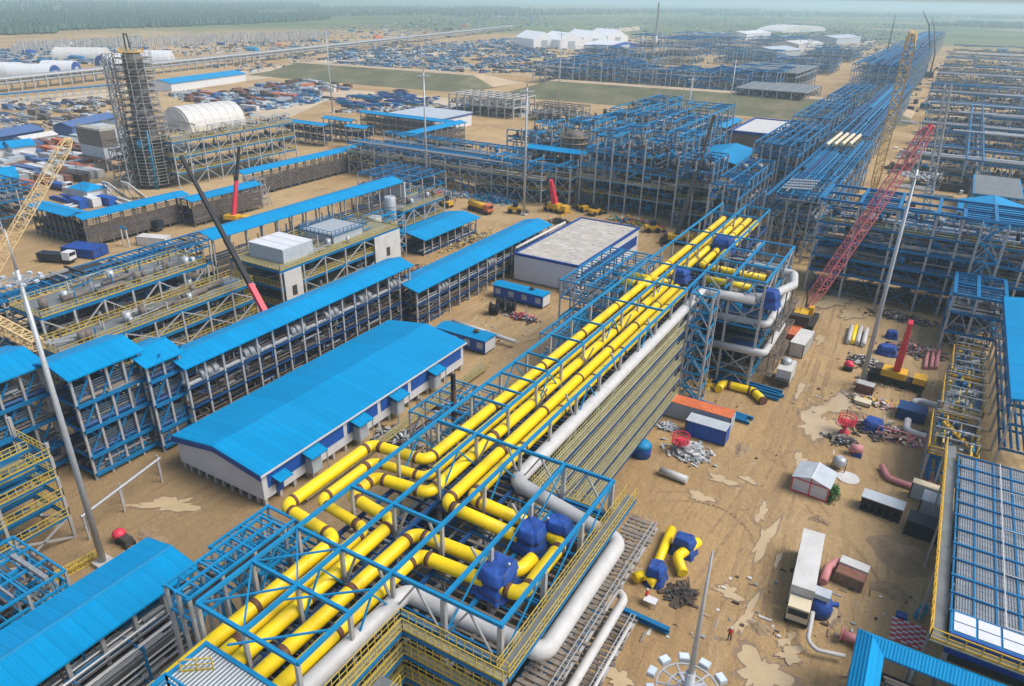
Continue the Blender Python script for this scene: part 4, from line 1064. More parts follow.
b = MB(); b.tube([(x0-.9, y0+2, 7), (x0-.9, y1-8, 7)], .35, 8); b.build('roof_pipe', M['offw'], cb)

# ------- third line: L-shaped corridor
def lcor(label, x0, x1, y0, y1, z, axis, n, seed, **k): return canopy('pipe_canopy', label, x0, x1, y0, y1, z, axis=axis, n=n, levels=(1.6, 3.8), pipes=5, seed=seed, rise_=.55, pm=('duct', 'rust', 'dark', 'brown'), louv=[(1, 1.2, 7.2)], cm='duct', **k)
lcor('thin blue roof over dark pipe wall, short arm of the bent corridor at left', -204, -187, 96.5, 101, 8, 'x', 7, 51)
lcor('thin blue roof over dark pipe wall, first long piece of the bent corridor', -186, -181, 97, 127, 8, 'y', 9, 52)
lcor('thin blue roof over a dark pipe wall, short offset middle piece of the bent corridor', -180, -175, 124, 148, 7.6, 'y', 7, 54)
lcor('thin blue roof over a dark pipe wall continuing beyond the gap past the white ramps', -192.6, -187.4, 153, 213, 8.2, 'y', 16, 53)
b = None
rk = rack('pipe_rack', 'scaffold frame filling the gap in the bent blue corridor', 'pipe rack', [-186, -182, -178], [149.3, 151, 152.7], [3, 6, 8], cm='grey', bm='galv', split=False, cw=.2, bw=.15, brace=(('x', -176),))
decktier('long module with a yellow edged grey roof deck beyond the bent corridor', -226, -216.5, 150, 203, [5, 10, 15], 9, 35, 20)
rr = rack('pipe_rack', 'white framed rack standing on the yellow edged module', 'pipe rack', [-221, -218], frange(168, 203, 6), [15.4, 18], z0=15.2, bm='galv', cm='pipew', split=False, cw=.25, bw=.2, brace=(('x', -218),))

# ================================================================== FAR LEFT: TOWER AND MODULES
tx, ty = -226.5, 148.5
r = root('column_tower', 'tall grey process column wrapped in brown scaffolding with a yellow top platform', 'tower', (tx, ty, 0))
MB().lathe((tx, ty, 0), [(3.3, 0), (3.3, 26), (2.9, 28), (2.9, 41), (2.2, 42.2), (.5, 42.8)], 24).build('shell', nm('column_grey', (.20, .195, .185), .8, .3, .5, dirt=.5, dirtcol=(.10, .08, .06)), r)
rnd = random.Random(9)
sc_ = MB(); pf = MB()
for k in range(20):
    z = 1.5 + k*2.05; ro = 6.6 if z < 24 else 5.6
    m = 14
    for a in range(m):
        t0, t1 = 2*math.pi*a/m, 2*math.pi*(a+1)/m
        p = [(tx+q*math.cos(t), ty+q*math.sin(t), z) for q, t in ((3.4, t0), (ro, t0), (ro, t1), (3.4, t1))]
        if rnd.random() < .8:
            i = len(pf.v); pf.p.append((i, len(pf.f))); pf.v += p + [(x, y, z-.12) for x, y, _ in p]; pf.f += [(i, i+1, i+2, i+3), (i+7, i+6, i+5, i+4), (i+1, i+5, i+6, i+2)]
        o0 = (tx+ro*math.cos(t0), ty+ro*math.sin(t0)); o1 = (tx+ro*math.cos(t1), ty+ro*math.sin(t1))
        sc_.bar((*o0, z), (*o0, z+2.05), .13); sc_.bar((*o0, z+1.1), (*o1, z+1.1), .11)
        if rnd.random() < .3: sc_.bar((*o0, z), (*o1, z+2), .1)
sc_.build('scaffold', M['grey'], r); pf.build('scaffold_platform', M['duct'], r)
b = MB().lathe((tx, ty, 42.0), [(3.6, 0), (3.6, .2)], 18); [b.bar((tx+3.5*math.cos(t), ty+3.5*math.sin(t), 42), (tx+3.5*math.cos(t), ty+3.5*math.sin(t), 43.3), .15) for t in frange(0, 6.0, 14)]
b.build('top_platform', M['yell2'], r)
b = MB(); 
for s in (-1, 1): b.bar((tx+s*1.2-1, ty, 42.5), (tx+s*.8-1.4, ty, 47.2), .3)
b.bar((tx-2.4, ty, 47.2), (tx-.4, ty, 47.2), .3); b.build('lifting_frame', M['dark'], r)
b = MB()
for k in range(4): b.tube([(tx+3.9+.5*k, ty-3.4, 0), (tx+3.9+.5*k, ty-3.4, 10+3*k)], .22, 6)
b.build('riser_pipe', M['teal'], r); MB().lathe((tx+2.5, ty-4.6, 13), [(.3, 0), (1.2, .4), (1.3, 2.6), (.4, 3.2)], 12).build('valve_drum', M['teal'], r)
r = root('hoist_mast', 'grey lattice hoist mast standing against the left side of the scaffolded tower', 'mast', (tx-4, ty-5, 0))
MB().lattice((tx-4.6, ty-5.2, 0), (tx-4.6, ty-5.2, 41.5), 2.2, 2.2, .34, 20, .2).build('lattice', M['galv'], r)
r = root('plant_room', 'grey blue panelled plant room left of the scaffolded tower', 'building', at(108, 165))
c = at(110, 168); MB().box(c.x-7, c.x+7, c.y-5, c.y+5, 5, 15).build('wall', M['sheet'], r); MB().rail([(c.x-7, c.y-5, 15), (c.x+7, c.y-5, 15), (c.x+7, c.y+5, 15), (c.x-7, c.y+5, 15)], 1.1, 1.2, .1).build('handrail', M['rail'], r)
MB().box(c.x-7.01, c.x+7.2, c.y-5.2, c.y+.5, 9, 14.5).build('cladding_panel', M['duct'], r); MB().box(c.x-8, c.x+8, c.y-6, c.y+6, 4.2, 5).build('floor', M['duct'], r); b = MB()
for x in (-7, 0, 7):
    for y in (-5, 5): b.bar((c.x+x, c.y+y, 0), (c.x+x, c.y+y, 4.4), .4)
b.build('legs', M['grey'], r)
rk = rack('pipe_rack', 'dark scaffolded frame around the foot of the process column', 'pipe rack', [-236, -232, -228], [140, 145, 150, 155], [3, 6, 9, 12, 15], cm='galv', bm='duct', split=False, cw=.25, bw=.25, brace=(('x', -228), ('y', 140)), decks=(6, 12), banks=[(3, 'y', 4, ['rust', 'slat'], .3, .6), (9, 'y', 4, ['duct', 'teal'], .3, .5)])
rack('pipe_rack', 'grey scaffold block to the right behind the process column', 'pipe rack', [-246, -240, -236], [163, 168, 174], [4, 8, 12, 16], cm='galv', bm='duct', split=False, cw=.25, bw=.25, brace=(('x', -236),), decks=(8,), banks=[(4, 'y', 3, ['rust', 'slat'], .4, .9)])
c = at(91, 200); r = root('substation', 'small white building with a blue hip roof beside the two white ramps', 'building', c)
MB().box(c.x-4.5, c.x+4.5, c.y-3.2, c.y+3.2, 0, 4).build('wall', M['white'], r); b = MB(); i = 0
b.v = [(c.x-5, c.y-3.7, 4), (c.x+5, c.y-3.7, 4), (c.x+5, c.y+3.7, 4), (c.x-5, c.y+3.7, 4), (c.x-2, c.y, 5.6), (c.x+2, c.y, 5.6)]
b.f = [(0, 1, 5, 4), (1, 2, 5), (2, 3, 4, 5), (3, 0, 4), (3, 2, 1, 0)]; b.build('roof', M['roof'], r)
for px, lab in ((116, 'left white sloping wall panel on struts beside the hip roofed building'), (135, 'right white sloping wall panel on struts beside the hip roofed building')):
    c = at(px, 200); r = root('ramp_panel', lab, 'panel', c)
    MB().prism([(c.y-2, 6.2), (c.y+3.4, .4), (c.y+3.2, .2), (c.y-2.2, 6)], 'x', c.x-2, c.x+1.4).build('panel', M['white'], r); b = MB()
    for x in (-1.8, 1.2): b.bar((c.x+x, c.y-2, 0), (c.x+x, c.y-2, 6), .2); b.bar((c.x+x, c.y+1, 0), (c.x+x, c.y-1.8, 5), .2)
    b.build('strut', M['grey'], r)

# racks and canopies behind
canopy('pipe_canopy', 'short thin blue roof behind the yellow edged module, left one of two', -256, -229, 231, 236, 9, axis='x', n=7, levels=(3, 6), pipes=3, seed=61, rise_=.6)
canopy('pipe_canopy', 'short thin blue roof behind the yellow edged module, right one of two', -242, -226, 244.5, 249, 9.5, axis='x', n=5, levels=(3, 6), pipes=3, seed=62, rise_=.6)
canopy('pipe_canopy', 'small square blue roof among frames beyond the bent corridor', -219, -209, 234, 240, 9.5, axis='x', n=3, levels=(3, 6), pipes=3, seed=63, rise_=.6)
canopy('pipe_canopy', 'blue roofed grey corridor before the white windowless building, arm facing the camera', -241, -190, 268, 273, 9.5, axis='x', n=12, levels=(3, 6), pipes=3, seed=64, rise_=.6, louv=[(-1, 1, 8)])
canopy('pipe_canopy', 'blue roofed grey corridor before the white windowless building, arm leading away', -190, -184.6, 229, 273, 9.5, n=10, levels=(3, 6), pipes=3, seed=65, rise_=.6, louv=[(1, 1, 8)])
r = root('warehouse', 'white windowless flat building behind the blue roofed grey corridor', 'building', (-212, 305, 0))
MB().box(-242, -211, 286, 318, 0, 6).build('wall', M['white'], r); MB().box(-242.3, -210.7, 285.7, 318.3, 6, 6.6).build('roof', M['sheet'], r); MB().box(-242.4, -210.6, 285.6, 318.4, 5.4, 6.05).build('trim', M['trim'], r)
rack('pipe_rack', 'long blue and grey pipe rack crossing behind the parked trucks', 'pipe rack', frange(-186, -106, 13), [199, 204, 209.5], [4.5, 7.8, 11], cm='grey', bm='blue', cw=.34, bw=.34, brace=(('y', 199),), rails=(4.5, 7.8), joist=0, banks=[(4.5, 'x', 4, ['slat', 'galv', 'duct'], .2, .5), (7.8, 'x', 5, ['slat', 'blue', 'galv'], .2, .5), (11, 'x', 6, ['blue', 'blue2', 'slat'], .2, .4)])
rack('pipe_rack', 'blue rack with cross braced legs behind the long pipe rack', 'pipe rack', frange(-184, -122, 10), [217, 222], [5, 9, 12.5], cm='grey', bm='blue2', split=False, cw=.34, bw=.34, brace=(('y', 217),), joist=1.3, banks=[(9, 'x', 4, ['blue', 'galv'], .2, .5)])
rack('pipe_rack', 'knot of blue steel frames at the end of the long thin blue roof', 'pipe rack', [-152, -147, -142, -137, -132], [166, 172, 178, 184], [3.5, 7, 10.5], bm='blue', cm='grey', split=False, cw=.3, bw=.3, brace=(('x', -132), ('y', 166)), joist=1.6, banks=[(3.5, 'y', 5, ['slat', 'rust', 'duct'], .2, .6), (7, 'x', 5, ['slat', 'blue', 'galv'], .2, .5)])
rack('pipe_rack', 'grey concrete grid of columns standing before the embankment', 'concrete frame', frange(-246, -204, 8), [348, 356, 364, 372], [5.5, 10], cm='concw', bm='concw', split=False, cw=.7, bw=.6, decks=(5.5,))
rack('pipe_rack', 'low grey scaffolded block at the foot of the embankment', 'pipe rack', frange(-196, -168, 6), [352, 360, 368], [4, 8], cm='concw', bm='duct', split=False, cw=.6, bw=.5, decks=(4,))

# ================================================================== CENTRE: BIG BLUE STRUCTURES
kw = dict(cm='grey', bm='blue2', cw=.42, bw=.4, rag=.35, fit=.3)
rack('steel_structure', 'largest blue steel frame in the centre, front block with tall grey columns', 'steel structure', frange(-96, -65, 6), frange(206, 236, 5), [5, 9, 13, 17.5, 22.5], brace=(('y', 206), ('x', -65)), rails=(5, 9), joist=2.2, decks=(5, 9), banks=[(5, 'x', 5, ['rust', 'dark', 'duct'], .3, 1), (9, 'x', 5, ['duct', 'slat', 'dark'], .3, .9), (13, 'x', 5, ['slat', 'rust', 'blue'], .3, .8), (17.5, 'y', 6, ['slat', 'blue', 'duct'], .3, .7)], **kw)
rack('steel_structure', 'blue steel gallery running back from the largest frame, left arm', 'steel structure', frange(-112, -102, 2), frange(228, 318, 10), [9, 15, 20, 22.4], brace=(('x', -102),), joist=1.8, banks=[(15, 'y', 4, ['blue', 'slat'], .3, .6)], **kw)
rack('steel_structure', 'blue steel gallery running back from the largest frame, right arm', 'steel structure', frange(-99, -76, 4), frange(238, 306, 8), [7, 12, 17, 22.2], brace=(('x', -76), ('y', 306)), joist=2.4, banks=[(12, 'y', 5, ['blue', 'slat', 'duct'], .3, .8), (17, 'y', 4, ['slat', 'blue'], .3, .6)], **kw)
rack('steel_structure', 'low lean blue frame tiers on the left of the largest frame, with olive railings', 'steel structure', frange(-128, -98, 6), [203, 208, 213], [4.5, 8.5, 12.2], brace=(('y', 203),), rails=(4.5, 8.5), decks=(4.5, 8.5), banks=[(4.5, 'x', 3, ['rust', 'duct'], .3, .8), (8.5, 'x', 3, ['slat', 'blue'], .3, .6)], **kw)
MBx = None
canopy('canopy', 'slim blue roof in the left part of the largest blue steel frame', -121, -100, 216, 221.5, 14.2, axis='x', n=6, levels=(6, 10), pipes=4, seed=71, rise_=.7)
rack('steel_structure', 'blue open gallery left behind the slim blue roof', 'steel structure', frange(-136, -118, 3), frange(228, 262, 5), [8, 13, 17], brace=(('y', 228),), joist=2, split=False, banks=[(8, 'x', 5, ['slat', 'galv'], .3, .6)], **kw)
r = root('scaffold_drum', 'brown scaffolded drum vessel amid the blue steel frames', 'vessel', (-108, 232, 0))
MB().lathe((-108, 226, 9), [(3.6, 0), (3.6, 9.5), (2.5, 10.4), (.4, 10.8)], 18).build('shell', M['duct'], r); b = MB()
for k in range(5): b.lathe((-108, 226, 9.6+k*2), [(4.7, 0), (4.7, .2), (3.7, .2)], 14)
for t in frange(0, 6, 12): b.bar((-108+4.6*math.cos(t), 226+4.6*math.sin(t), 0), (-108+4.6*math.cos(t), 226+4.6*math.sin(t), 20), .16)
b.build('scaffold', M['wood'], r)
kw2 = dict(cm='grey', bm='blue', cw=.38, bw=.36, rag=.25, fit=.4)
rack('steel_structure', 'braced blue stair block with big V braces right of the largest frame', 'steel structure', frange(-63, -53, 2), frange(200, 214, 3), [4.5, 8.5, 12.5, 16.5, 20], brace=(('y', 200), ('x', -53)), rails=(4.5, 8.5, 12.5), decks=(4.5, 8.5, 12.5), banks=[(4.5, 'x', 3, ['rust', 'duct'], .3, .7)], **kw2)
rack('steel_structure', 'low blue gallery between the largest frame and the wide blue roof', 'steel structure', frange(-68, -58, 2), frange(217, 240, 4), [6, 10, 13], brace=(('x', -58),), joist=1.5, split=False, **kw2)
rack('pipe_rack', 'blue cross member lattice where the yellow pipes pass under the blue gallery', 'pipe rack', [-47, -43.5, -40], frange(176, 214, 8), [8, 12.5, 16.5, 19.6], brace=(('x', -40), ('y', 176)), joist=1.3, banks=[(12.5, 'y', 4, ['slat', 'blue'], .2, .5)], **kw2)
r = canopy('canopy', 'wide flat-pitched blue roof behind the black telescopic boom', -76, -60.5, 254, 284, 9.6, n=5, levels=(3, 6), pipes=4, seed=72, rise_=1.6, ov=.8)
canopy('canopy', 'small blue roof behind the largest frame, before the embankment', -106, -88, 330, 348, 9, n=4, levels=(3, 6), pipes=3, seed=73, rise_=1.4)
canopy('canopy', 'thin blue roof leading to the pale flat roofed hall', -92, -86, 296, 362, 9, n=9, levels=(3, 6), pipes=3, seed=74, rise_=.7)
r = root('flat_hall', 'long hall with a pale flat roof edged in navy behind the wide blue roof', 'building', (-73, 350, 0))
MB().box(-83, -62, 330, 376, 0, 8).build('wall', M['duct'], r); MB().box(-82.4, -62.6, 330.6, 375.4, 8, 8.2).build('roof', M['offw'], r); b = MB()
for q in ((-83.2, -61.8, 329.8, 331), (-83.2, -61.8, 375, 376.2), (-83.2, -82, 331, 375), (-63, -61.8, 331, 375)): b.box(*q, 7.4, 8.7)
b.build('parapet', M['trim'], r)
# the two long racks that run to the horizon
kw3 = dict(cm='galv', bm='blue', cw=.45, bw=.4, rag=.12, fit=.2)
rack('pipe_rack', 'long blue rack running to the horizon, left upper one, near stretch', 'pipe rack', frange(-51.5, -38, 5), frange(238, 294, 6), [8, 13, 17, 20], brace=(('y', 238), ('x', -38)), joist=3.2, **kw3)
rack('pipe_rack', 'long blue rack running to the horizon, left upper one, middle stretch', 'pipe rack', frange(-52.5, -39, 5), frange(302, 452, 13), [8, 14, 20.5], brace=(('x', -39),), split=False, joist=4, **kw3)
rack('pipe_rack', 'long blue rack running to the horizon, right lower one, near stretch', 'pipe rack', frange(-36, -22, 5), frange(188, 290, 9), [6, 11, 15.5], brace=(('x', -22), ('y', 188)), joist=1.6, banks=[(15.5, 'y', 18, ['blue', 'blue2', 'deepblue', 'blue'], .1, .26), (11, 'y', 6, ['blue', 'slat'], .2, .5)], **kw3)
rack('pipe_rack', 'long blue rack running to the horizon, right lower one, middle stretch', 'pipe rack', frange(-38, -25, 4), frange(300, 520, 18), [6, 11, 15.8], brace=(('x', -25),), split=False, joist=2.6, banks=[(15.5, 'y', 16, ['blue', 'blue2', 'deepblue'], .12, .3)], **kw3)
rack('pipe_rack', 'tall dense blue rack block beyond the yellow lattice boom', 'pipe rack', frange(-62, -30, 6), frange(530, 800, 18), [8, 15, 21, 25], brace=(('x', -30), ('y', 530)), split=False, joist=5, banks=[(25, 'y', 16, ['blue', 'deepblue'], .25, .6)], **kw3)
rack('pipe_rack', 'farthest stretch of the long blue racks fading into haze', 'pipe rack', frange(-66, -38, 4), frange(820, 1350, 20), [8, 16, 23], brace=(('x', -38),), split=False, joist=9, banks=[(23, 'y', 10, ['blue', 'deepblue'], .4, .8)], **kw3)
r = root('insulated_pipes', 'bundle of short pale yellow pipes standing on the right blue rack', 'pipes', (-24, 300, 15.8))
for k in range(4): pipe(r, (-33.5+k*2.1, 262+2*k, 17.6), (-33+k*2.1, 290, 17.6), .6, M['cream'])
b = MB(); [b.bar((-34.5, y, 16.8), (-25.5, y, 16.8), .4) for y in (270, 279, 287)]; [b.bar((x, y, 15.6), (x, y, 16.8), .3) for x in (-34, -26) for y in (270, 279, 287)]; b.build('cradle', M['rail'], r)
# blue structure in front of it: railing tables
rack('pipe_rack', 'row of white stair flights lying on a blue deck by the right rack', 'pipe rack', frange(-33, -23, 3), frange(186, 214, 5), [17.4], z0=15.7, bm='blue2', cm='galv', split=False, cw=.2, bw=.25, joist=2.2)
s_ = MB()
for k in range(4): 
    for d_ in (0, 1.1): s_.bar((-32.5, 190+k*3.4+d_, 17.8), (-26, 192+k*3.4+d_, 17.9), .25)
    for e in frange(0, 1, 12): s_.bar((-32.5+6.5*e, 190+k*3.4+2*e, 17.85), (-32.5+6.5*e, 191.1+k*3.4+2*e, 17.9), .2)
r = root('stair_flights', 'white stair flights stored flat on the blue deck', 'stairs', (-28, 196, 17.6)); s_.build('flight', M['galv'], r)

# cross rack on the right
kwx = dict(cm='grey', bm='blue', cw=.45, bw=.62, rag=.03, fit=.3)
rack('pipe_rack', 'tall blue and grey bridge rack crossing behind the red lattice boom', 'pipe rack', [-20, -12.5, -5, 2.3, 7, 12.5, 19, 26], [168, 175.5, 183.5], [5.5, 9, 12.8, 16.6, 21.5], brace=(('y', 168),), rails=(16.6,), decks=(9, 5.5), banks=[(5.5, 'x', 4, ['dark', 'duct', 'blue'], .3, .7), (9, 'x', 5, ['blue', 'duct', 'slat'], .2, .6), (12.5, 'x', 5, ['grate', 'slat', 'duct'], .2, .6), (16, 'x', 4, ['grate', 'galv'], .2, .5)], **kwx)
for k in range(2): pass
rack('pipe_rack', 'second blue rack close behind the tall bridge rack', 'pipe rack', frange(-12, 30, 6), [196, 203], [6, 10.5, 14], brace=(('y', 196),), split=False, banks=[(10.5, 'x', 4, ['slat', 'blue'], .2, .5)], **kwx)
lat_tower('blue stair and cable tower rising through the bridge rack on the right', 10.2, 14.6, 164.0, 167.5, 21.5, 6)
rack('pipe_rack', 'blue legs and landings in front of the bridge rack by the crane', 'pipe rack', [8.2, 12, 16.5], [150, 157, 163.6], [4, 8, 11.5], brace=(('y', 150), ('x', 8.2)), decks=(8,), banks=[(4, 'y', 3, ['rust', 'dark'], .3, .7)], **kwx)
r = canopy('canopy', 'bright blue gable roof behind the bridge rack at the right edge', 8.2, 24, 222, 250, 8.2, n=5, levels=(3,), pipes=4, seed=75, rise_=2.2, ov=.8)
canopy('canopy', 'small low blue roof beside the gable roof behind the bridge rack', 2.0, 8.0, 207, 224, 6.5, n=4, levels=(3,), pipes=3, seed=76, rise_=.8)
xs_ = frange(11, 24, 6); ys_ = frange(258, 290, 7)
rack('pipe_rack', 'blue grid topped cooler deck with yellow edge behind the gable roof', 'cooler deck', xs_, ys_, [4, 8.5], bm='blue2', cm='galv', split=False, cw=.3, bw=.4, decks=(8.5,), joist=1.5)
# rows of cross racks
rnd = random.Random(77)
rows = [(226, 6, 40, 'first'), (304, -8, 42, 'second'), (330, -12, 46, 'third'), (362, -10, 48, 'fourth'), (398, -12, 56, 'fifth'), (436, -12, 60, 'sixth'), (478, -12, 66, 'seventh'), (540, -16, 74, 'eighth'), (610, -18, 84, 'ninth'), (690, -18, 96, 'tenth'), (790, -20, 110, 'eleventh'), (900, -20, 128, 'twelfth'), (1030, -20, 146, 'thirteenth'), (1190, -20, 170, 'fourteenth')]
for i, (y, xa, xb, nth) in enumerate(rows):
    n_ = max(5, int((xb-xa)/9)); hh = rnd.uniform(9, 12)
    if i == 0: continue
    rack('pipe_rack', f'{nth} blue cross rack counted away from the bridge rack on the right', 'pipe rack', frange(xa, xb, n_), [y, y+6+i*.5], [5, hh], split=False, cm='galv', bm='blue', cw=.4, bw=.45+.02*i, brace=(('y', y),) if i % 2 else (), joist=0, banks=[(5, 'x', 4, ['slat', 'grate', 'duct'], .3, .6), (hh, 'x', 3, ['blue', 'slat', 'galv'], .3, .6)], rag=.4, fit=.5, group='cross racks beyond the bridge rack')
for i, (x, ya, yb, lab) in enumerate(((8, 300, 480, 'slim blue rack linking the cross racks on the right, left one'), (33, 296, 540, 'slim blue rack linking the cross racks near the right edge'), (70, 560, 1000, 'far slim blue rack linking the cross racks at the right edge'))):
    rack('pipe_rack', lab, 'pipe rack', [x, x+5], frange(ya, yb, 14), [6, 11.5], split=False, cm='galv', bm='blue', cw=.4, bw=.45, banks=[(6, 'y', 3, ['slat', 'duct'], .3, .6)])

# ================================================================== RIGHT FOREGROUND ROOFS
gx0, gx1, gy0, gy1, gz = 11.0, 26, 62.5, 96, 8.0
r = root('cooler_deck', 'large blue gridded cooler roof with grey mesh bays at the right edge', 'cooler deck', ((gx0+gx1)/2, 80, 0))
mesh_m = nm('bundle_mesh', (.19, .215, .24), .6, .3, .5, rib=('X', 1.3), ribamp=.2)
MB().box(gx0+.3, gx1-.3, gy0+3.2, gy1-.2, gz-.5, gz-.1).build('bundle', mesh_m, r)
nx, ny = 8, 11
for i in range(nx+1):
    x = gx0+(gx1-gx0)*i/nx; member(r, 'beam', (x, gy0, gz-.1), (x, gy1, gz-.1), .16, .2, M['blue'])
for j in range(ny+1):
    y = gy0+3+(gy1-gy0-3)*j/ny; member(r, 'beam', (gx0-.2, y, gz+.03), (gx1, y, gz-.07), .14 if j % 2 else .24, .2, M['blue'])
for k in range(3):
    b = MB()
    for j in range(k, int((gy1-gy0)/.9), 3):
        y = gy0+3.2+j*.86
        if y < gy1-.2: b.bar((gx0+.3, y, gz-.08), (gx1-.3, y, gz-.08), .05, .04)
    b.build('grating', M['slat'], r)
MB().bar((gx0+4.4, gy0+3, gz+.3), (gx0+4.4, gy1, gz+.3), .1).build('cable_conduit', M['pipew'], r)
b = MB(); [b.bar((gx0+4.4, gy0+3+j*8, gz+.31), (gx1, gy0+3.4+j*8, gz+.31), .09) for j in range(4)]; b.build('cable_conduit', M['pipew'], r)
for i in range(8):
    for j in range(2): x = gx0+.25+i*1.96; MB().box(x, x+1.75, gy0+.3+j*1.35, gy0+1.5+j*1.35, gz+.05, gz+.16).build('white_panel', M['white'], r)
MB().box(gx0, gx1, gy0, gy0+3, gz-.3, gz+.04).build('panel_bed', M['blue2'], r)
MB().box(gx0-.05, gx1, gy0-.35, gy0-.02, gz-2.2, gz+.2).build('fascia', M['trim'], r)
b = MB()
for y in (gy0+.3, 70, 78, 86, gy1-.3):
    for x in (gx0+.3, 18, gx1-.3): b.bar((x, y, 0), (x, y, gz-.3), .4)
b.build('column_frame', M['grey'], r)
MB().box(gx0+.5, gx1-.5, gy0+.5, gy1-.5, 4.2, 4.3).build('underdeck', M['dark'], r)
MB().box(gx0-1.5, gx0-.25, gy0-1, gy1+3, gz-.7, gz-.6).build('walkway', M['deck'], r)
hl = MB().rail([(gx0-1.5, gy1+3, gz-.6), (gx0-1.5, gy0-1, gz-.6), (gx1, gy0-1.2, gz-.6)], 1.15, 1.4, .1); hl.build('handrail', M['yell2'], r)
MB().box(gx0-1.5, gx1, gy0-1.3, gy0-.4, gz-.72, gz-.62).build('walkway', M['grate'], r)
b = MB(); [b.bar((gx0-1.4, y, 0), (gx0-1.4, y, gz-.7), .22) for y in (63, 72, 81, 90, 98)]; b.build('walkway_post', M['grey'], r)
# hipped blue ring roof, bottom right
z = 6.0; A0 = at(858, 628, z); xa, ya = A0.x, A0.y; wI = 2.5
r = root('ring_roof', 'bright blue hipped roof frame around an open pipe pit in the bottom right corner', 'roof', (xa+6, ya-6, 0))
xb, yb = xa+16, ya-18
b = MB(); b.v = [(xa, ya, z), (xb, ya, z), (xa, yb, z), (xa+wI/2, ya-wI/2, z+.9), (xb, ya-wI/2, z+.9), (xa+wI/2, yb, z+.9), (xa+wI, ya-wI, z+.1), (xb, ya-wI, z+.1), (xa+wI, yb, z+.1)]
b.v += [(x, y, zz-.2) for x, y, zz in b.v]
b.f = [(0, 3, 4, 1), (3, 6, 7, 4), (0, 2, 5, 3), (3, 5, 8, 6)]; b.f += [tuple(i+9 for i in reversed(f)) for f in list(b.f)] + [(0, 1, 10, 9), (2, 0, 9, 11), (6, 15, 16, 7), (8, 17, 15, 6)]
b.build('roof', M['roofx'], r)
b = MB()
for x in (xa+.4, xa+wI-.4):
    for y in frange(ya-.5, yb, 4): b.bar((x, y, 0), (x, y, z-.1), .25)
for y in (ya-.4, ya-wI+.4):
    for x in frange(xa+5, xb, 3): b.bar((x, y, 0), (x, y, z-.1), .25)
b.build('post', M['grey'], r)
for k in range(9): pipe(r, (xa+wI+.4+k*.1, ya-wI-.6-k*.85, 4.3+.35*(k % 3)), (xb, ya-wI-.6-k*.85, 4.3+.35*(k % 3)), .18+.1*(k % 2), M[('duct', 'dark', 'rust')[k % 3]])
MB().box(xa+wI-.3, xb, yb, ya-wI+.3, 1.0, 4.0).build('pit_black_fill', M['black'], r)  # black block raised above the ground so the open pit looks black
# vertical blue wall/roof at right edge
r = root('canopy', 'steep blue roof slab standing at the right edge behind the yellow railed decks', 'canopy', (20, 125, 0))
zz = 12.0; xr = 15.9
MB().prism([(xr, zz), (xr+8, zz+1.2), (xr+8, zz+.9), (xr, zz-.3)], 'y', 108, 152).build('roof', M['roof'], r); MB().box(xr-.03, xr+.25, 107.9, 152.1, zz-.9, zz-.05).build('fascia', M['blue2'], r)
b = MB(); c_ = MB(); hl = MB()
for y in frange(108.5, 151.5, 7):
    for x in (xr+.8, xr+7): b.bar((x, y, 0), (x, y, zz-.2), .34)
    for z_ in (4, 8, 11): c_.bar((xr+.8, y, z_), (xr+7, y, z_), .28)
for z_ in (4, 8, 11): c_.bar((xr+.8, 108, z_), (xr+.8, 152, z_), .28)
for k in range(7): c_.tube([(xr+1.2+k*.8, 108, 4.7), (xr+1.2+k*.8, 152, 4.7)], .2, 6)
b.build('column_frame', M['grey'], r); c_.build('level_frame', M['blue'], r)
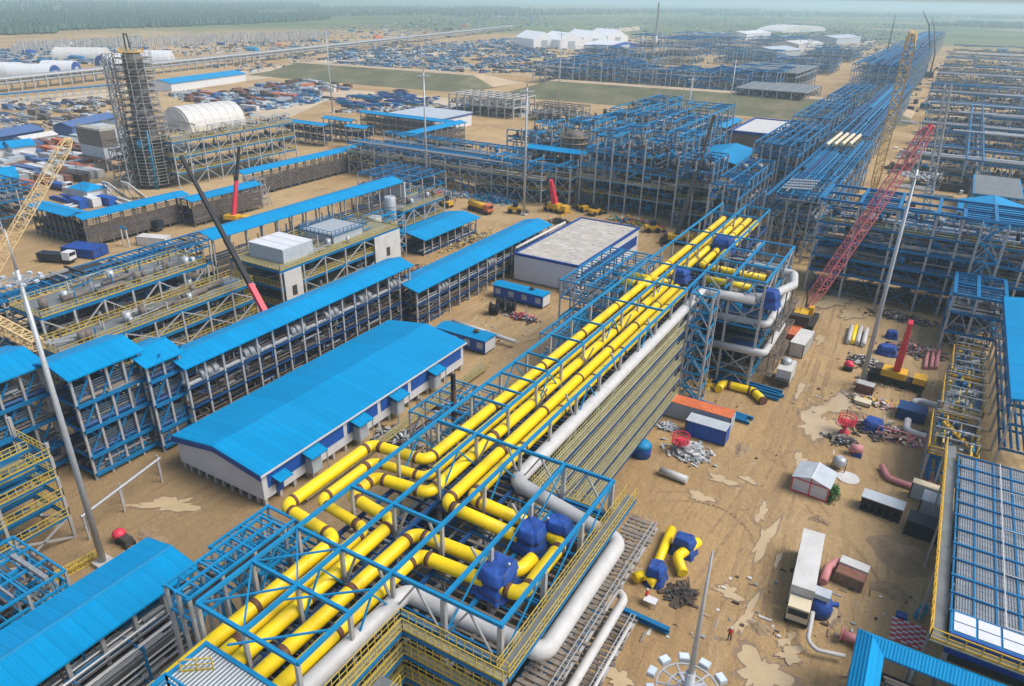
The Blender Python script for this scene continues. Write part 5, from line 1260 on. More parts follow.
# yellow railed service decks in the right yard
for (xa_, xb_, ya_, yb_, zz, lab) in ((8.7, 14.0, 112, 123, 6, 'yellow railed pump deck with a white pipe elbow, nearer one of the right yard pair'), (9.6, 13.9, 125, 136, 6, 'yellow railed pump deck further back in the right yard'), (7.8, 13.6, 99.5, 110.5, 5.2, 'open yellow and grey frame next to the large gridded cooler roof')):
    r = root('service_deck', lab, 'platform', ((xa_+xb_)/2, (ya_+yb_)/2, 0))
    MB().box(xa_, xb_, ya_, yb_, zz-.1, zz).build('floor', M['deck'] if zz > 5.5 else M['dark'], r)
    MB().rail([(xa_, ya_, zz), (xb_, ya_, zz), (xb_, yb_, zz), (xa_, yb_, zz), (xa_, ya_, zz)], 1.15, 1.1, .11).build('handrail', M['yell2'], r)
    b = MB(); e = MB()
    for x in (xa_+.2, xb_-.2):
        for y in frange(ya_+.3, yb_-.3, 3): b.bar((x, y, 0), (x, y, zz), .28)
    for y in frange(ya_+.3, yb_-.3, 3): e.bar((xa_, y, zz-.3), (xb_, y, zz-.3), .25); e.bar((xa_, y, 2.6), (xb_, y, 2.6), .22)
    for k in range(4): e.tube([(xa_+1+k*1.1, ya_+.5, 1), (xa_+1+k*1.1, yb_-.5, 1)], .3, 8)
    b.build('leg', M['grey'], r); e.build('level_frame', M['blue'], r)
    rd = random.Random(int(ya_)); b = MB(); q_ = MB(); g_ = MB()
    for k in range(26):
        x, y = rd.uniform(xa_+.4, xb_-.4), rd.uniform(ya_+.4, yb_-.4); ln = rd.uniform(.5, 2)
        (b, q_, g_)[k % 3].bar((x, max(ya_, y-ln), zz+rd.uniform(.1, 1)), (x, min(yb_, y+ln), zz+rd.uniform(.1, 1)), rd.uniform(.08, .3)) if k % 2 else (b, q_, g_)[k % 3].bar((x, y, zz), (x, y, zz+rd.uniform(.6, 2.2)), rd.uniform(.1, .5))
    for y in frange(ya_+.2, yb_-.2, 4):
        for x in (xa_+.2, xb_-.2): g_.bar((x, y, zz), (x, y, zz+2.8), .16)
        g_.bar((xa_+.2, y, zz+2.8), (xb_-.2, y, zz+2.8), .16)
    b.build('small_fittings', M['blue'], r); q_.build('small_fittings', M['rail'], r); g_.build('upper_frame', M['slat'], r)
    b = MB(); b.tube(fillet([(xa_+1.2, ya_+5, zz+.5), (xa_+3.4, ya_+6.6, zz+.6), (xb_-.6, ya_+7, zz+.6)], .8), .34, 10)
    b.build('pipe', M['pipew'], r); MB().lathe(((xa_+xb_)/2, yb_-2, zz), [(.5, 0), (.5, .9), (.3, 1.3)], 10).build('equipment', M['deepblue'], r)
r = root('stair', 'yellow stair frame beside the open yellow and grey deck frame', 'stairs', (11, 104, 5.2)); b = MB(); stairs(b, 8.8, 12.6, 107, 2, 5.1); stairs(b, 12.6, 8.8, 104.6, 5.1, 8.0); b.build('stringer', M['yell2'], r)

# ================================================================== YARD OBJECTS, VEHICLES, CRANES
def rotz(mb, c, a):
    ca, sa = math.cos(a), math.sin(a)
    mb.v = [(c[0]+(x-c[0])*ca-(y-c[1])*sa, c[1]+(x-c[0])*sa+(y-c[1])*ca, z) for x, y, z in mb.v]; return mb
def container(label, c, L, W, Hh, m, top=None, rz=0.0, cat='container', group=None, name='container', base=0.15):
    r = root(name, label, cat, (c[0], c[1], 0), group, rz); ox, oy = 0, 0
    b = MB().box(-L/2, L/2, -W/2, W/2, base, base+Hh)
    k = int(L/.55)
    for i in range(k):
        x = -L/2+.2+(L-.4)*i/max(1, k-1)
        b.box(x-.1, x+.1, -W/2-.05, W/2+.05, base+.15, base+Hh-.15)
    b.build('body', M[m], r, local=True)
    MB().box(-L/2-.06, L/2+.06, -W/2-.06, W/2+.06, base+Hh, base+Hh+.1).build('roof', M[top or m], r, local=True)
    d = MB()
    for s in (-.25, .25): d.box(L/2+.06, L/2+.12, W*s-W*.22, W*s+W*.22, base+.1, base+Hh-.15)
    d.build('door', M[m], r, local=True)
    f = MB()
    for x in (-L/2, L/2):
        for y in (-W/2, W/2): f.bar((x, y, 0), (x, y, base+Hh), .16)
    f.build('corner_post', M['dark'], r, local=True)
    return r
def beams(label, c, n, L, rz, m, sp=.45, h=.4, name='steel_beams', cat='beams', mix=None):
    r = root(name, label, cat, (c[0], c[1], 0), None, rz)
    for k in range(n):
        o = Vector((random.uniform(-.6, .6), (k - n/2)*sp, .15 + .42*(k % 2)*(n > 5)))
        q = MB().bar((o.x-L/2, o.y, o.z+.02), (o.x+L/2, o.y+random.uniform(-.2, .2), o.z+.02), h*.8, .08); q.bar((o.x-L/2, o.y, o.z+h), (o.x+L/2, o.y, o.z+h), h*.8, .08); q.bar((o.x-L/2, o.y, o.z+h/2), (o.x+L/2, o.y, o.z+h/2), .1, h)
        q.build('beam', M[(mix or [m])[k % len(mix or [m])]], r, local=True)
    return r
def heap(label, c, sx, sy, hgt, n, ms, name='scrap_heap', cat='scrap', seed=1, size=(.3, 1.4)):
    rnd = random.Random(seed); r = root(name, label, cat, (c[0], c[1], 0)); mbs = [MB() for _ in ms]
    for k in range(n):
        x, y = rnd.gauss(0, sx/2.4), rnd.gauss(0, sy/2.4); z = max(.05, hgt*(1-(x/sx)**2-(y/sy)**2)*rnd.random())
        a = Vector((rnd.uniform(-1, 1), rnd.uniform(-1, 1), rnd.uniform(-.4, .4))).normalized()*rnd.uniform(*size)/2
        mb = mbs[k % len(ms)]
        p = Vector((x, y, z+.1))
        mb.bar(p-a, p+a, rnd.uniform(.08, .55), rnd.uniform(.05, .2))
    for mb, m in zip(mbs, ms): mb.build('loose_piece', M[m], r, local=True)['kind'] = 'stuff'
    return r

# by the rack foot
container('rust orange topped long container behind the short blue one, by the rack foot', at(694, 420), 11.6, 2.6, 2.7, 'sheet', 'orange')
container('short dark blue container with a grey roof in front of the orange one', at(706, 437), 6.0, 2.5, 2.5, 'cab', 'sheet')
heap('heap of silvery scrap sheet beside the short dark blue container', at(690, 453), 3.2, 2.6, 1.2, 420, ['galv', 'sheet', 'offw', 'slat'], seed=3)
heap('small scatter of silvery scrap behind the red cage, at the rack foot', at(668, 428), 1.5, 1.1, .5, 90, ['galv', 'sheet'], seed=4)
def cage(label, c):
    r = root('red_cage', label, 'cage', (c[0], c[1], 0)); b = MB(); k = MB()
    for z in (1.9, 2.4, 2.9):
        pts = [(1.25*math.cos(t), 1.25*math.sin(t), z) for t in frange(0, 2*math.pi, 14)]
        for p, q in zip(pts, pts[1:]): b.bar(p, q, .1)
    for t in frange(0, 2*math.pi, 14)[:-1]: b.bar((1.25*math.cos(t), 1.25*math.sin(t), 1.9), (1.25*math.cos(t), 1.25*math.sin(t), 3), .08); b.bar((0, 0, 1.9), (1.25*math.cos(t), 1.25*math.sin(t), 1.9), .12)
    k.lathe((0, 0, 0), [(.75, 0), (.75, .3), (.22, .5), (.22, 1.9), (.6, 2.0), (.6, 2.3)], 12)
    b.build('basket', M['red'], r, local=True); k.build('stand', M['red'], r, local=True)
cage('red round basket on a stand in front of the silvery scrap heap', at(679, 452)); cage('red round basket on a stand among junk near the mobile crane', at(844, 433))
c = at(641, 455); r = root('water_tank', 'round blue water tank with a domed lid at the rack foot', 'tank', c)
MB().lathe((c.x, c.y, 0), [(1.35, 0), (1.4, 1.6), (1.38, 1.7)], 20).build('shell', M['cab'], r); MB().lathe((c.x, c.y, 1.7), [(1.46, 0), (1.1, .5), (.4, .75), (.1, .8)], 20).build('lid', M['blue2'], r)
a_, b_ = at(660, 470, .6), at(687, 480, .6); tag(MB().tube([a_, b_], .55, 14).build('pipe', M['pipew'], None, loc=a_), 'loose light grey pipe lying on sand before the red basket', 'pipe')
yellow('yellow pipe bend lying on the ground beside stacked blue beams', [(*at(718, 393)[:2], .72), (*at(722, 387)[:2], .72), (*at(752, 395)[:2], .72), (*at(763, 405)[:2], .72)], 30, .9, .68, .72, 'yellow', None)
beams('stack of long blue beams behind the yellow pipe bend on the ground', at(745, 388), 6, 12, -.06, 'blue'); beams('pile of blue beams behind the orange topped container', at(715, 410), 5, 11, -.1, 'blue')
heap('bundle of yellow handrail pieces by the foot of the stair tower', at(705, 385), 1.2, 2, .8, 60, ['rail', 'yell2'], name='handrail_pile', cat='handrails', seed=6, size=(1, 2.4))
heap('yellow handrail pieces under the rack beside the stair tower', at(668, 400), 1.6, 1.8, .9, 70, ['rail', 'yell2'], name='handrail_pile', cat='handrails', seed=7, size=(1, 2.4))
# valve assembly on the ground
yellow('yellow pipe stub with a blue wrapped valve on the sand, longest of three', [(*at(653, 577)[:2], .8), (*at(671, 534)[:2], .8)], 0, 1, .55, .8, 'yellow', None)
yellow('yellow pipe bend at the near end of the blue wrapped ground valve', [(*at(634, 583)[:2], .7), (*at(645, 581)[:2], .7), (*at(655, 588)[:2], .6)], 0, .8, .6, .7, 'yellow', None)
yellow('yellow pipe bend on the right of the blue wrapped ground valve', [(*at(697, 548)[:2], 1), (*at(676, 563)[:2], 1), (*at(682, 578)[:2], .7)], 0, 1.0, .6, .8, 'yellow', None)
tarp('blue and grey tarpaulin over the near ground valve on the sand', (*at(655, 580)[:2], 1.1), 1.1, 1.3, 1.2, 11); tarp('blue tarpaulin over the far ground valve on the sand', (*at(683, 552)[:2], 1.2), 1.4, 1.1, 1.2, 12)
heap('reinforcing rods scattered beside the ground valves', at(682, 595), 1.6, 1.6, .4, 80, ['rust', 'dark'], name='rod_pile', cat='rods', seed=8, size=(.8, 2.2))
a_, b_ = at(621, 611, .3), at(669, 633, .3); r = root('steel_beam', 'single blue beam lying on sand below the ground valves', 'beam', a_)
q = MB().bar(a_, b_, .55, .06); q.bar(a_+Vector((0, 0, .55)), b_+Vector((0, 0, .55)), .55, .06); q.bar(a_+Vector((0, 0, .27)), b_+Vector((0, 0, .27)), .1, .5); q.build('web', M['blue'], r)
c = at(616, 637); b = MB()
for k in range(9): b.tube([(c.x+.75*math.cos(t)+.05*math.sin(k*3), c.y+.75*math.sin(t)+.05*math.cos(k*5), .08+k*.08) for t in frange(0, 2*math.pi, 16)], .07, 5)
tag(b.build('cable_coil', M['dark'], None, loc=Vector((c.x, c.y, 0))), 'dark coil of cable lying on sand by the single blue beam', 'coil')
c = at(650, 605); r = root('worktable', 'small white table with tools by the ground valves', 'table', c); MB().box(c.x-.7, c.x+.7, c.y-.5, c.y+.5, .75, .82).build('top', M['white'], r); b = MB(); [b.bar((c.x+x, c.y+y, 0), (c.x+x, c.y+y, .75), .08) for x in (-.6, .6) for y in (-.4, .4)]; b.build('leg_frame', M['grey'], r)
# trailers and gensets by the junction
container('cream white long box container standing by the junction platform', at(800, 350), 7.5, 2.5, 2.6, 'offw', 'offw', 1.5)
container('red floored open trailer bed behind the cream white container', at(793, 333), 7, 2.3, .9, 'orange', 'orange', 1.5, cat='trailer', name='trailer')
c = at(784, 381); r = root('generator_trailer', 'white generator trailer with round silver tank on top', 'generator', c)
rotz(MB().box(c.x-1.2, c.x+1.2, c.y-2.4, c.y+2.4, .7, 3.2), c, 0).build('body', M['offw'], r); MB().lathe((c.x-.3, c.y+.6, 3.2), [(.9, 0), (1, .5), (.7, .9), (.1, 1)], 12).build('tank', M['galv'], r)
b = MB(); [b.tube([(c.x+x-.15, c.y+y, .45), (c.x+x+.15, c.y+y, .45)], .45, 12) for x in (-1, 1) for y in (-1.5, 1.5)]; b.build('wheels', M['black'], r); MB().box(c.x-1.1, c.x+1.1, c.y-3.2, c.y-2.42, .5, 1.6).build('engine', M['dark'], r)
# white semi trailer with cab
p0, p1 = at(803.5, 588, 3.6), at(814.5, 531, 3.6); c = (p0+p1)/2; d = (p1-p0); ang = math.atan2(d.y, d.x); L = d.length
r = root('semi_trailer', 'white box semi trailer with its cab facing down the yard', 'truck', (c.x, c.y, 0), None, ang)
MB().box(-L/2, L/2, -1.2, 1.2, 1.1, 3.6).build('box', M['offw'], r, local=True); MB().box(-L/2-2.1, -L/2-.25, -1.1, 1.1, .7, 2.5).build('cab', M['cream'], r, local=True)
MB().box(-L/2-2.16, -L/2-2.08, -1, 1, 1.5, 2.25).build('windscreen', M['navy'], r, local=True); MB().box(-L/2-2.0, L/2, -1.0, 1.0, .55, .9).build('chassis', M['dark'], r, local=True)
for x in (-L/2-1.6, -L/2+1, L/2-2.8, L/2-1.6):
    for s in (-1.05, 1.05): MB().tube([(x, s-.16, .5), (x, s+.16, .5)], .5, 12).build('wheel', M['black'], r, local=True)
# tent cabin white red
c = at(812, 488); r = root('site_cabin', 'white site cabin with red trim and grey twin pitched roof', 'cabin', (c.x, c.y, 0), None, -.07)
MB().prism([(-2.7, 0), (2.7, 0), (2.7, 2.5), (0, 3.2), (-2.7, 2.5)], 'x', -2.4, 2.4).build('wall', M['white'], r, local=True)
MB().prism([(-2.9, 2.48), (0, 3.25), (2.9, 2.48), (2.9, 2.6), (0, 3.4), (-2.9, 2.6)], 'x', -2.6, 2.6).build('roof', M['sheet'], r, local=True)
r.rotation_euler.z = math.pi/2-.07; r.scale = (.86, .86, .86)
MB().box(-2.6, 2.6, -.16, .16, 3.36, 3.43).build('ridge_cap', M['white'], r, local=True)
b = MB()
for y in (-2.7, 0, 2.7): b.bar((-2.44, y, 0), (-2.44, y, 2.5 if y else 3.2), .16)
b.bar((-2.45, -2.7, 2.45), (-2.45, 2.7, 2.45), .15); b.bar((-2.45, -2.7, .1), (-2.45, 2.7, .1), .15); b.build('trim', M['red'], r, local=True)
c = at(832, 497); r = root('shrub', 'small dark green bush beside the white and red cabin', 'bush', c); rnd = random.Random(4); b = MB()
for k in range(500):
    t, u = rnd.uniform(0, 6.28), rnd.random()**.5; z = rnd.uniform(.1, 1.7); q = Vector((c.x+1.0*u*math.cos(t)*(1.2-z*.4), c.y+1.9*u*math.sin(t)*(1.2-z*.4), z)); i = len(b.v); e = Vector((rnd.uniform(-1, 1), rnd.uniform(-1, 1), rnd.uniform(-.6, .6)))*.22; f = e.cross(Vector((rnd.random(), rnd.random(), 1)))
    b.v += [tuple(q-e), tuple(q+f*.6), tuple(q+e), tuple(q-f*.6)]; b.f.append((i, i+1, i+2, i+3))
b.build('foliage', M['leaf'], r); MB().tube([(c.x, c.y, 0), (c.x, c.y, .9)], .06, 6).build('stem', M['wood'], r)
c = at(848, 478); tag(MB().lathe((0, 0, 0), [(1.5, 0), (1.5, .08)], 20).build('concrete_pad', M['offw'], None, loc=None), None, None, kind='structure').location = (c.x, c.y, .01)
c = at(838, 468); r = root('mixer', 'small silvery mixing tank beside the white and red cabin', 'tank', c); MB().lathe((c.x, c.y, .3), [(.5, 0), (.9, .5), (.9, 1.2), (.5, 1.6)], 12).build('drum', M['galv'], r); b = MB(); [b.bar((c.x+x, c.y+y, 0), (c.x+x, c.y+y, 1.2), .12) for x in (-.9, .9) for y in (-.9, .9)]; b.build('stand', M['dark'], r)
# open pipe shed
c = at(880, 512); r = root('pipe_shed', 'open black shed with a grey roof sheltering pumps, right of the bush', 'shed', (c.x, c.y, 0), None, -.08); r.scale = (.74, .74, .8)
MB().box(-3.4, 3.4, -1.5, 1.5, 2.5, 2.64).build('roof', M['sheet'], r, local=True); b = MB(); e = MB()
for x in frange(-3.2, 3.2, 5):
    for y in (-1.35, 1.35): b.bar((x, y, 0), (x, y, 2.5), .16)
    e.lathe((x*.9, -.9, .2), [(.4, 0), (.45, .8), (.2, 1.2)], 10)
b.build('post', M['dark'], r, local=True); e.build('pump', M['navy'], r, local=True); MB().box(-3.3, 3.3, -1.6, 1.4, .05, .25).build('skid', M['dark'], r, local=True); MB().box(-3.3, 3.3, .6, 1.4, .25, 2.3).build('wall', M['brick'], r, local=True)
c = at(925, 536); container('black skid container below the yellow walkway in the right yard', c, 4.6, 2.5, 2.0, 'navy', 'navy', -.1); c = at(931, 512)
container('pale grey box behind the black skid container', c, 2.8, 2.6, 2.0, 'sheet', 'sheet', -.1, cat='box', name='equipment_box')
c = at(923, 500); container('small cream topped box beside the pale grey box', c, 3.4, 1.2, 2.3, 'offw', 'cream', -.1, cat='box', name='equipment_box')
c = at(905, 556); b = MB(); n1, n2 = 28, 8
for j in range(n2):
    f = j/(n2-1)
    for a in range(n1):
        t = 2*math.pi*a/n1; rr = f*(1+.12*math.sin(3*t)+.05*math.sin(7*t)); b.v.append((c.x+4.4*rr*math.cos(t), c.y+3.6*rr*math.sin(t), max(-.05, 1.3*(math.cos(f*math.pi)*.5+.5)+.08*noise.noise(Vector((rr*math.cos(t)*3, rr*math.sin(t)*3, 0))) - (.05 if f > .97 else 0))))
for j in range(n2-1):
    for a in range(n1): b.f.append((j*n1+a, j*n1+(a+1) % n1, (j+1)*n1+(a+1) % n1, (j+1)*n1+a))
b0 = b
tag(b.build('sand_mound', nm('mound_sand', (.27, .19, .11), .95, .3, .8)), 'low mound of loose sand beside the gridded cooler roof', 'mound')
for (px, py, sx, sy, hh, lab) in ((760, 628, 1.6, 1.0, .35, 'small churned sand ridge left of the puddles near the bottom mast'), (890, 590, 2.2, 1.6, .5, 'small sand heap between the brown crate and the cooler roof'), (742, 450, 1.2, 2.4, .3, 'low sand ridge in the wheel tracks of the main yard'), (860, 415, 2.0, 1.4, .5, 'sand heap beside the small cream pallet box'), (640, 520, 1.8, 1.4, .4, 'dark earth heap at the rack foot behind the ground valves'), (150, 540, 2.6, 1.4, .4, 'low earth ridge in the sandy corner by the big building'), (820, 520, 1.5, 1.0, .35, 'small sand heap in front of the white semi trailer')):
    c = at(px, py); b = MB(); n1, n2 = 26, 7
    for j in range(n2):
        f = j/(n2-1)
        for a in range(n1):
            t = 2*math.pi*a/n1; rr = f*(1+.2*math.sin(3*t+px)+.08*math.sin(7*t)); b.v.append((c.x+sx*rr*math.cos(t), c.y+sy*rr*math.sin(t), max(-.05, hh*(math.cos(f*math.pi)*.5+.5)+.12*noise.noise(Vector((px+rr*math.cos(t)*4, rr*math.sin(t)*4, 0))) - (.08 if f > .97 else 0))))
    for j in range(n2-1):
        for a in range(n1): b.f.append((j*n1+a, j*n1+(a+1) % n1, (j+1)*n1+(a+1) % n1, (j+1)*n1+a))
    tag(b.build('sand_mound', bpy.data.materials['mound_sand']), lab, 'mound')
# brown crate stack, pink ducts, blue machine
c = at(850, 580); r = root('brick_stack', 'brown stacked timber crate with red white cloth on top', 'crate', (c.x, c.y, 0), None, -.1); r.scale = (.8, .8, .85)
MB().box(-1.9, 1.9, -1.8, 1.6, .1, 1.9).build('crate', M['brick'], r, local=True); MB().box(-1.95, 1.9, .2, 1.9, 1.9, 2.15).build('cloth', M['offw'], r, local=True); b = MB()
for k in range(6): b.bar((-1.93, -1.84, .25+k*.3), (1.93, -1.84, .25+k*.3), .08); b.bar((-1.9+k*.76, -1.83, .1), (-1.9+k*.76, -1.83, 1.9), .1)
b.build('slat', M['wood'], r, local=True)
def ductp(label, pts, rad, m, fr_=1.0): 
    P3 = [at(x, y, z) for x, y, z in pts]; o = MB().tube(fillet(P3, fr_), rad, 12).build('duct', M[m], None, loc=P3[0]); return tag(o, label, 'duct')
ductp('pink curved duct between the white trailer and the brown crate', [(823, 582, .8), (822, 563, .9), (838, 561, 1.0)], .48, 'pink', 1.6)
ductp('long pink duct lying bent behind the open black shed', [(882, 466, .5), (888, 478, .5), (922, 490, .5)], .42, 'pink'); ductp('short pink duct under the yellow walkway', [(929, 475, .5), (930, 505, .5)], .4, 'pink')
ductp('cream elbow duct by the dark pit next to the service deck', [(908, 420, 1.2), (908, 430, .9), (930, 438, .9)], .5, 'offw', .8); ductp('cream duct running into the service deck side', [(912, 404, 1.5), (918, 401, 1.6), (938, 406, 1.8)], .5, 'offw', .8)
ductp('red brown pipe leaning behind the crane, going up to the deck', [(968, 330, 1), (978, 318, 3)], .25, 'pink')
c = at(818, 612); r = root('blue_machine', 'blue pumping machine with a pale square hopper beside the semi trailer', 'machine', c)
MB().lathe((c.x, c.y, 0), [(1.3, 0), (1.35, 1.0), (1.1, 1.9), (.5, 2.2)], 14).build('body', M['tarp'], r); MB().box(c.x-.8, c.x+.8, c.y-.7, c.y+.7, 2.3, 2.9).build('hopper', M['sheet'], r)
P3 = [at(813, 612, 2.2), at(810, 641, 1.2), at(817, 648, 1.0), at(845, 656, .9)]; MB().tube(fillet(P3, .8), .22, 10).build('delivery_pipe', M['pipew'], r); MB().tube([at(826, 603, 1), at(838, 605, .8)], .3, 8).build('motor', M['tarp'], r)
c = at(849, 643); r = root('cable_reel', 'pale red cable reel half under the blue ring roof', 'reel', c); b = MB().tube([(c.x-.9, c.y, .8), (c.x+.9, c.y, .8)], .5, 14); b.build('drum', M['pink'], r); b = MB()
for s in (-.9, .9): b.tube([(c.x+s-.06, c.y, .8), (c.x+s+.06, c.y, .8)], .85, 18)
b.build('flange', M['pink'], r)
r = root('striped_bundle', 'red and white striped barrier boards stacked by the ring roof', 'barriers', at(907, 634)); c = at(907, 634); b1 = MB(); b2_ = MB()
for k in range(9):
    for e in range(6): (b1 if (e+k) % 2 else b2_).box(c.x-1.6+e*.55, c.x-1.05+e*.55, c.y-1.6+k*.36, c.y-1.4+k*.36, .05+.03*k, .12+.03*k)
b1.build('stripe', M['red'], r); b2_.build('stripe', M['white'], r); MB().box(c.x-1.3, c.x-.2, c.y+1.7, c.y+2.6, .05, .5).build('box', M['tarp'], r)
c = at(920, 615); r = root('valve', 'pair of dark blue valve bodies on the sand by the cooler walkway', 'valve', c); b = MB()
for dy in (-.6, .7): b.lathe((c.x+dy*.3, c.y+dy, 0), [(.45, 0), (.45, .2), (.3, .3), (.5, .6), (.3, .9), (.4, 1.0)], 10)
b.build('body', M['teal'], r)
# junk around the mobile crane
heap('mixed scrap and pipe fittings between the red basket and the service deck', at(880, 432), 6, 3, .9, 260, ['pink', 'duct', 'wood', 'galv', 'dark'], seed=12, size=(.4, 1.8)); heap('loose timber and fittings near the foot of the light mast by the crane', at(878, 404), 5, 1.8, .6, 160, ['wood', 'offw', 'yell2', 'pink', 'slat'], seed=13)
heap('junk piled round the red basket near the mobile crane', at(843, 442), 2.2, 1.6, .7, 130, ['dark', 'rust', 'slat', 'duct'], seed=14); heap('offcuts and pipe ends beside the pipe crates north of the crane', at(862, 362), 3, 3, .6, 140, ['slat', 'dark', 'rust', 'offw'], seed=15); heap('mixed stores behind the mobile crane', at(915, 352), 6, 3.5, .9, 240, ['pink', 'dark', 'duct', 'rust', 'slat'], seed=16); heap('pallets of dark fittings under the bridge rack', at(900, 318), 7, 3, .9, 200, ['rust', 'dark', 'duct', 'slat'], seed=17)
tarp('blue tarpaulin over stores left of the service deck', (*at(872, 430)[:2], .9), 1.6, 1.4, 1.0, 21); tarp('blue tarpaulin over crates behind the mobile crane', (*at(886, 354)[:2], .8), 1.8, 1.2, 1.0, 22); tarp('small blue tarpaulin by the pink pipes north of the crane', (*at(891, 338)[:2], .7), 1.1, .9, .9, 23)
container('dark blue tool box beside the service deck, south of the crane', at(910, 418), 4, 3, 1.8, 'deepblue', 'deepblue', -.05, cat='box', name='equipment_box')
container('brown crate with a white lid at the foot of the light mast', at(864, 392), 2.6, 1.6, 1.5, 'brick', 'offw', -.1, cat='crate', name='crate'); container('small cream pallet box south of the light mast', at(862, 404), 2.4, 1.5, .5, 'cream', 'cream', -.1, cat='box', name='crate')
c = at(855, 455); r = root('drum_mixer', 'pink drum on a small blue stand south of the red basket', 'drum', c); MB().tube([(c.x-.8, c.y, 1), (c.x+.8, c.y+.2, 1)], .7, 12).build('drum', M['pink'], r); MB().box(c.x-.3, c.x+.9, c.y-.6, c.y+.4, 0, .6).build('stand', M['tarp'], r)
for i, (px, py, m, lab) in enumerate(((850, 334, 'pipew', 'pale pipe on the pallet north of the crane, left outer'), (854, 334, 'yellow', 'yellow pipe on the pallet north of the crane'), (859, 335, 'pipew', 'pale grey pipe right of the yellow one on the pallet'), (865, 337, 'offw', 'pale pipe on the pallet north of the crane, right outer'))):
    a_, b_ = at(px-2, py+8, .6), at(px+2, py-8, .6); tag(MB().tube([a_, b_], .45, 10).build('pipe', M[m], None, loc=a_), lab, 'pipe')
for i, px in enumerate((926, 932, 937)):
    a_, b_ = at(px-1, 368, .4), at(px+2, 350, .4); tag(MB().tube([a_, b_], .35, 10).build('pipe', M['pink'], None, loc=a_), ('left', 'middle', 'right')[i]+' of three pink pipes on the ground behind the crane', 'pipe')
for px, py, m in ((848, 369, 'red'),):
    c = at(px, py); r = root('compressor', 'small red compressor with black wheels near the pipe pallet', 'compressor', c); MB().lathe((c.x, c.y, .4), [(.7, 0), (.9, .5), (.6, 1.1), (.1, 1.2)], 12).build('hood', M[m], r); MB().box(c.x-.8, c.x+.8, c.y-1.2, c.y-.3, .2, .8).build('wheel_base', M['black'], r)
fr_ = root('barrier_rail', 'pink and grey tubular barrier running to the yellow walkway', 'barrier', at(900, 445)); b = MB(); b.rail([at(876, 438), at(942, 456)], 2.2, 3.0, .14); b.build('rail', M['pink'], fr_)

# mobile crane with red telescopic boom
def mobile_crane(label, c, ang, foot, tip, bm, cabm='yell2', base='dark', w0=.75, L=8.5, frac=False):
    r = root('mobile_crane', label, 'crane', (c.x, c.y, 0), None, 0)
    def T(mb): return rotz(mb, (c.x, c.y), ang)
    T(MB().box(c.x-L/2, c.x+L/2, c.y-1.2, c.y+1.2, .75, 1.5)).build('chassis', M[base], r); T(MB().box(c.x+L/2-2, c.x+L/2, c.y-1.25, c.y+1.25, 1.5, 2.6)).build('cab', M[cabm], r)
    T(MB().box(c.x-2.6, c.x+1.4, c.y-1.3, c.y+1.3, 1.55, 2.7)).build('turntable', M[cabm], r); T(MB().box(c.x-3.6, c.x-2.5, c.y-1.3, c.y+1.3, 1.6, 2.8)).build('counterweight', M['dark'], r)
    for x in frange(-L/2+1, L/2-1, 3):
        for s in (-1.15, 1.15): T(MB().tube([(c.x+x, c.y+s-.25, .6), (c.x+x, c.y+s+.25, .6)], .6, 12)).build('wheel', M['black'], r)
    o = MB()
    for x in (-L/2+.3, L/2-.3): o.bar((c.x+x, c.y-2.8, .35), (c.x+x, c.y+2.8, .35), .3); [o.box(c.x+x-.4, c.x+x+.4, c.y+s-.4, c.y+s+.4, 0, .2) for s in (-2.8, 2.8)]
    T(o).build('outrigger', M[base], r)
    f, t = Vector(foot), Vector(tip); k = 4
    fs = (0, .16, .45, .75, 1) if frac else (0, .25, .5, .75, 1)
    for i in range(k): MB().bar(f.lerp(t, fs[i]), f.lerp(t, fs[i+1] + (.0 if i == k-1 else .01)), w0*(1-.13*i), w0*(1.1-.14*i)).build('boom_section', M[bm if isinstance(bm, str) else bm[i]], r)
    return r
c = at(895, 384); f = Vector((c.x-.3, c.y+.4, 2.6)); t = at(911, 322, 16)
mobile_crane('mobile crane with a raised red telescopic boom and black wheels in the right yard', c, math.atan2(-1.0, 8)+.05, f, t, 'red', w0=1.15, L=9.0, cabm='yell2', base='black')
c = at(262, 318); mobile_crane('crane behind the long narrow roof with red lower and black upper boom leaning left', c, 2.0, (*at(265, 312, 8)[:2], 8), at(181, 156, 32), ['red', 'black', 'black', 'black'], w0=.95, frac=True)
c = at(235, 224); mobile_crane('crane with a short red and black boom between the thin blue roofs', c, .4, (c.x, c.y, 2.6), at(239, 147, 21), ['red', 'red', 'black', 'black'], w0=.95)
c = at(676, 244); mobile_crane('crane with a tall black telescopic boom before the blue stair block', c, .4, (c.x, c.y, 2.6), at(714, 116, 30), ['black', 'black', 'black', 'black'], cabm='yell2', w0=1.2)
c = at(556, 212); mobile_crane('yellow crane with a red boom parked before the largest blue frame', c, -.15, (c.x-.5, c.y, 2.6), at(551, 180, 10.5), 'red', base='yell2', w0=1.5)
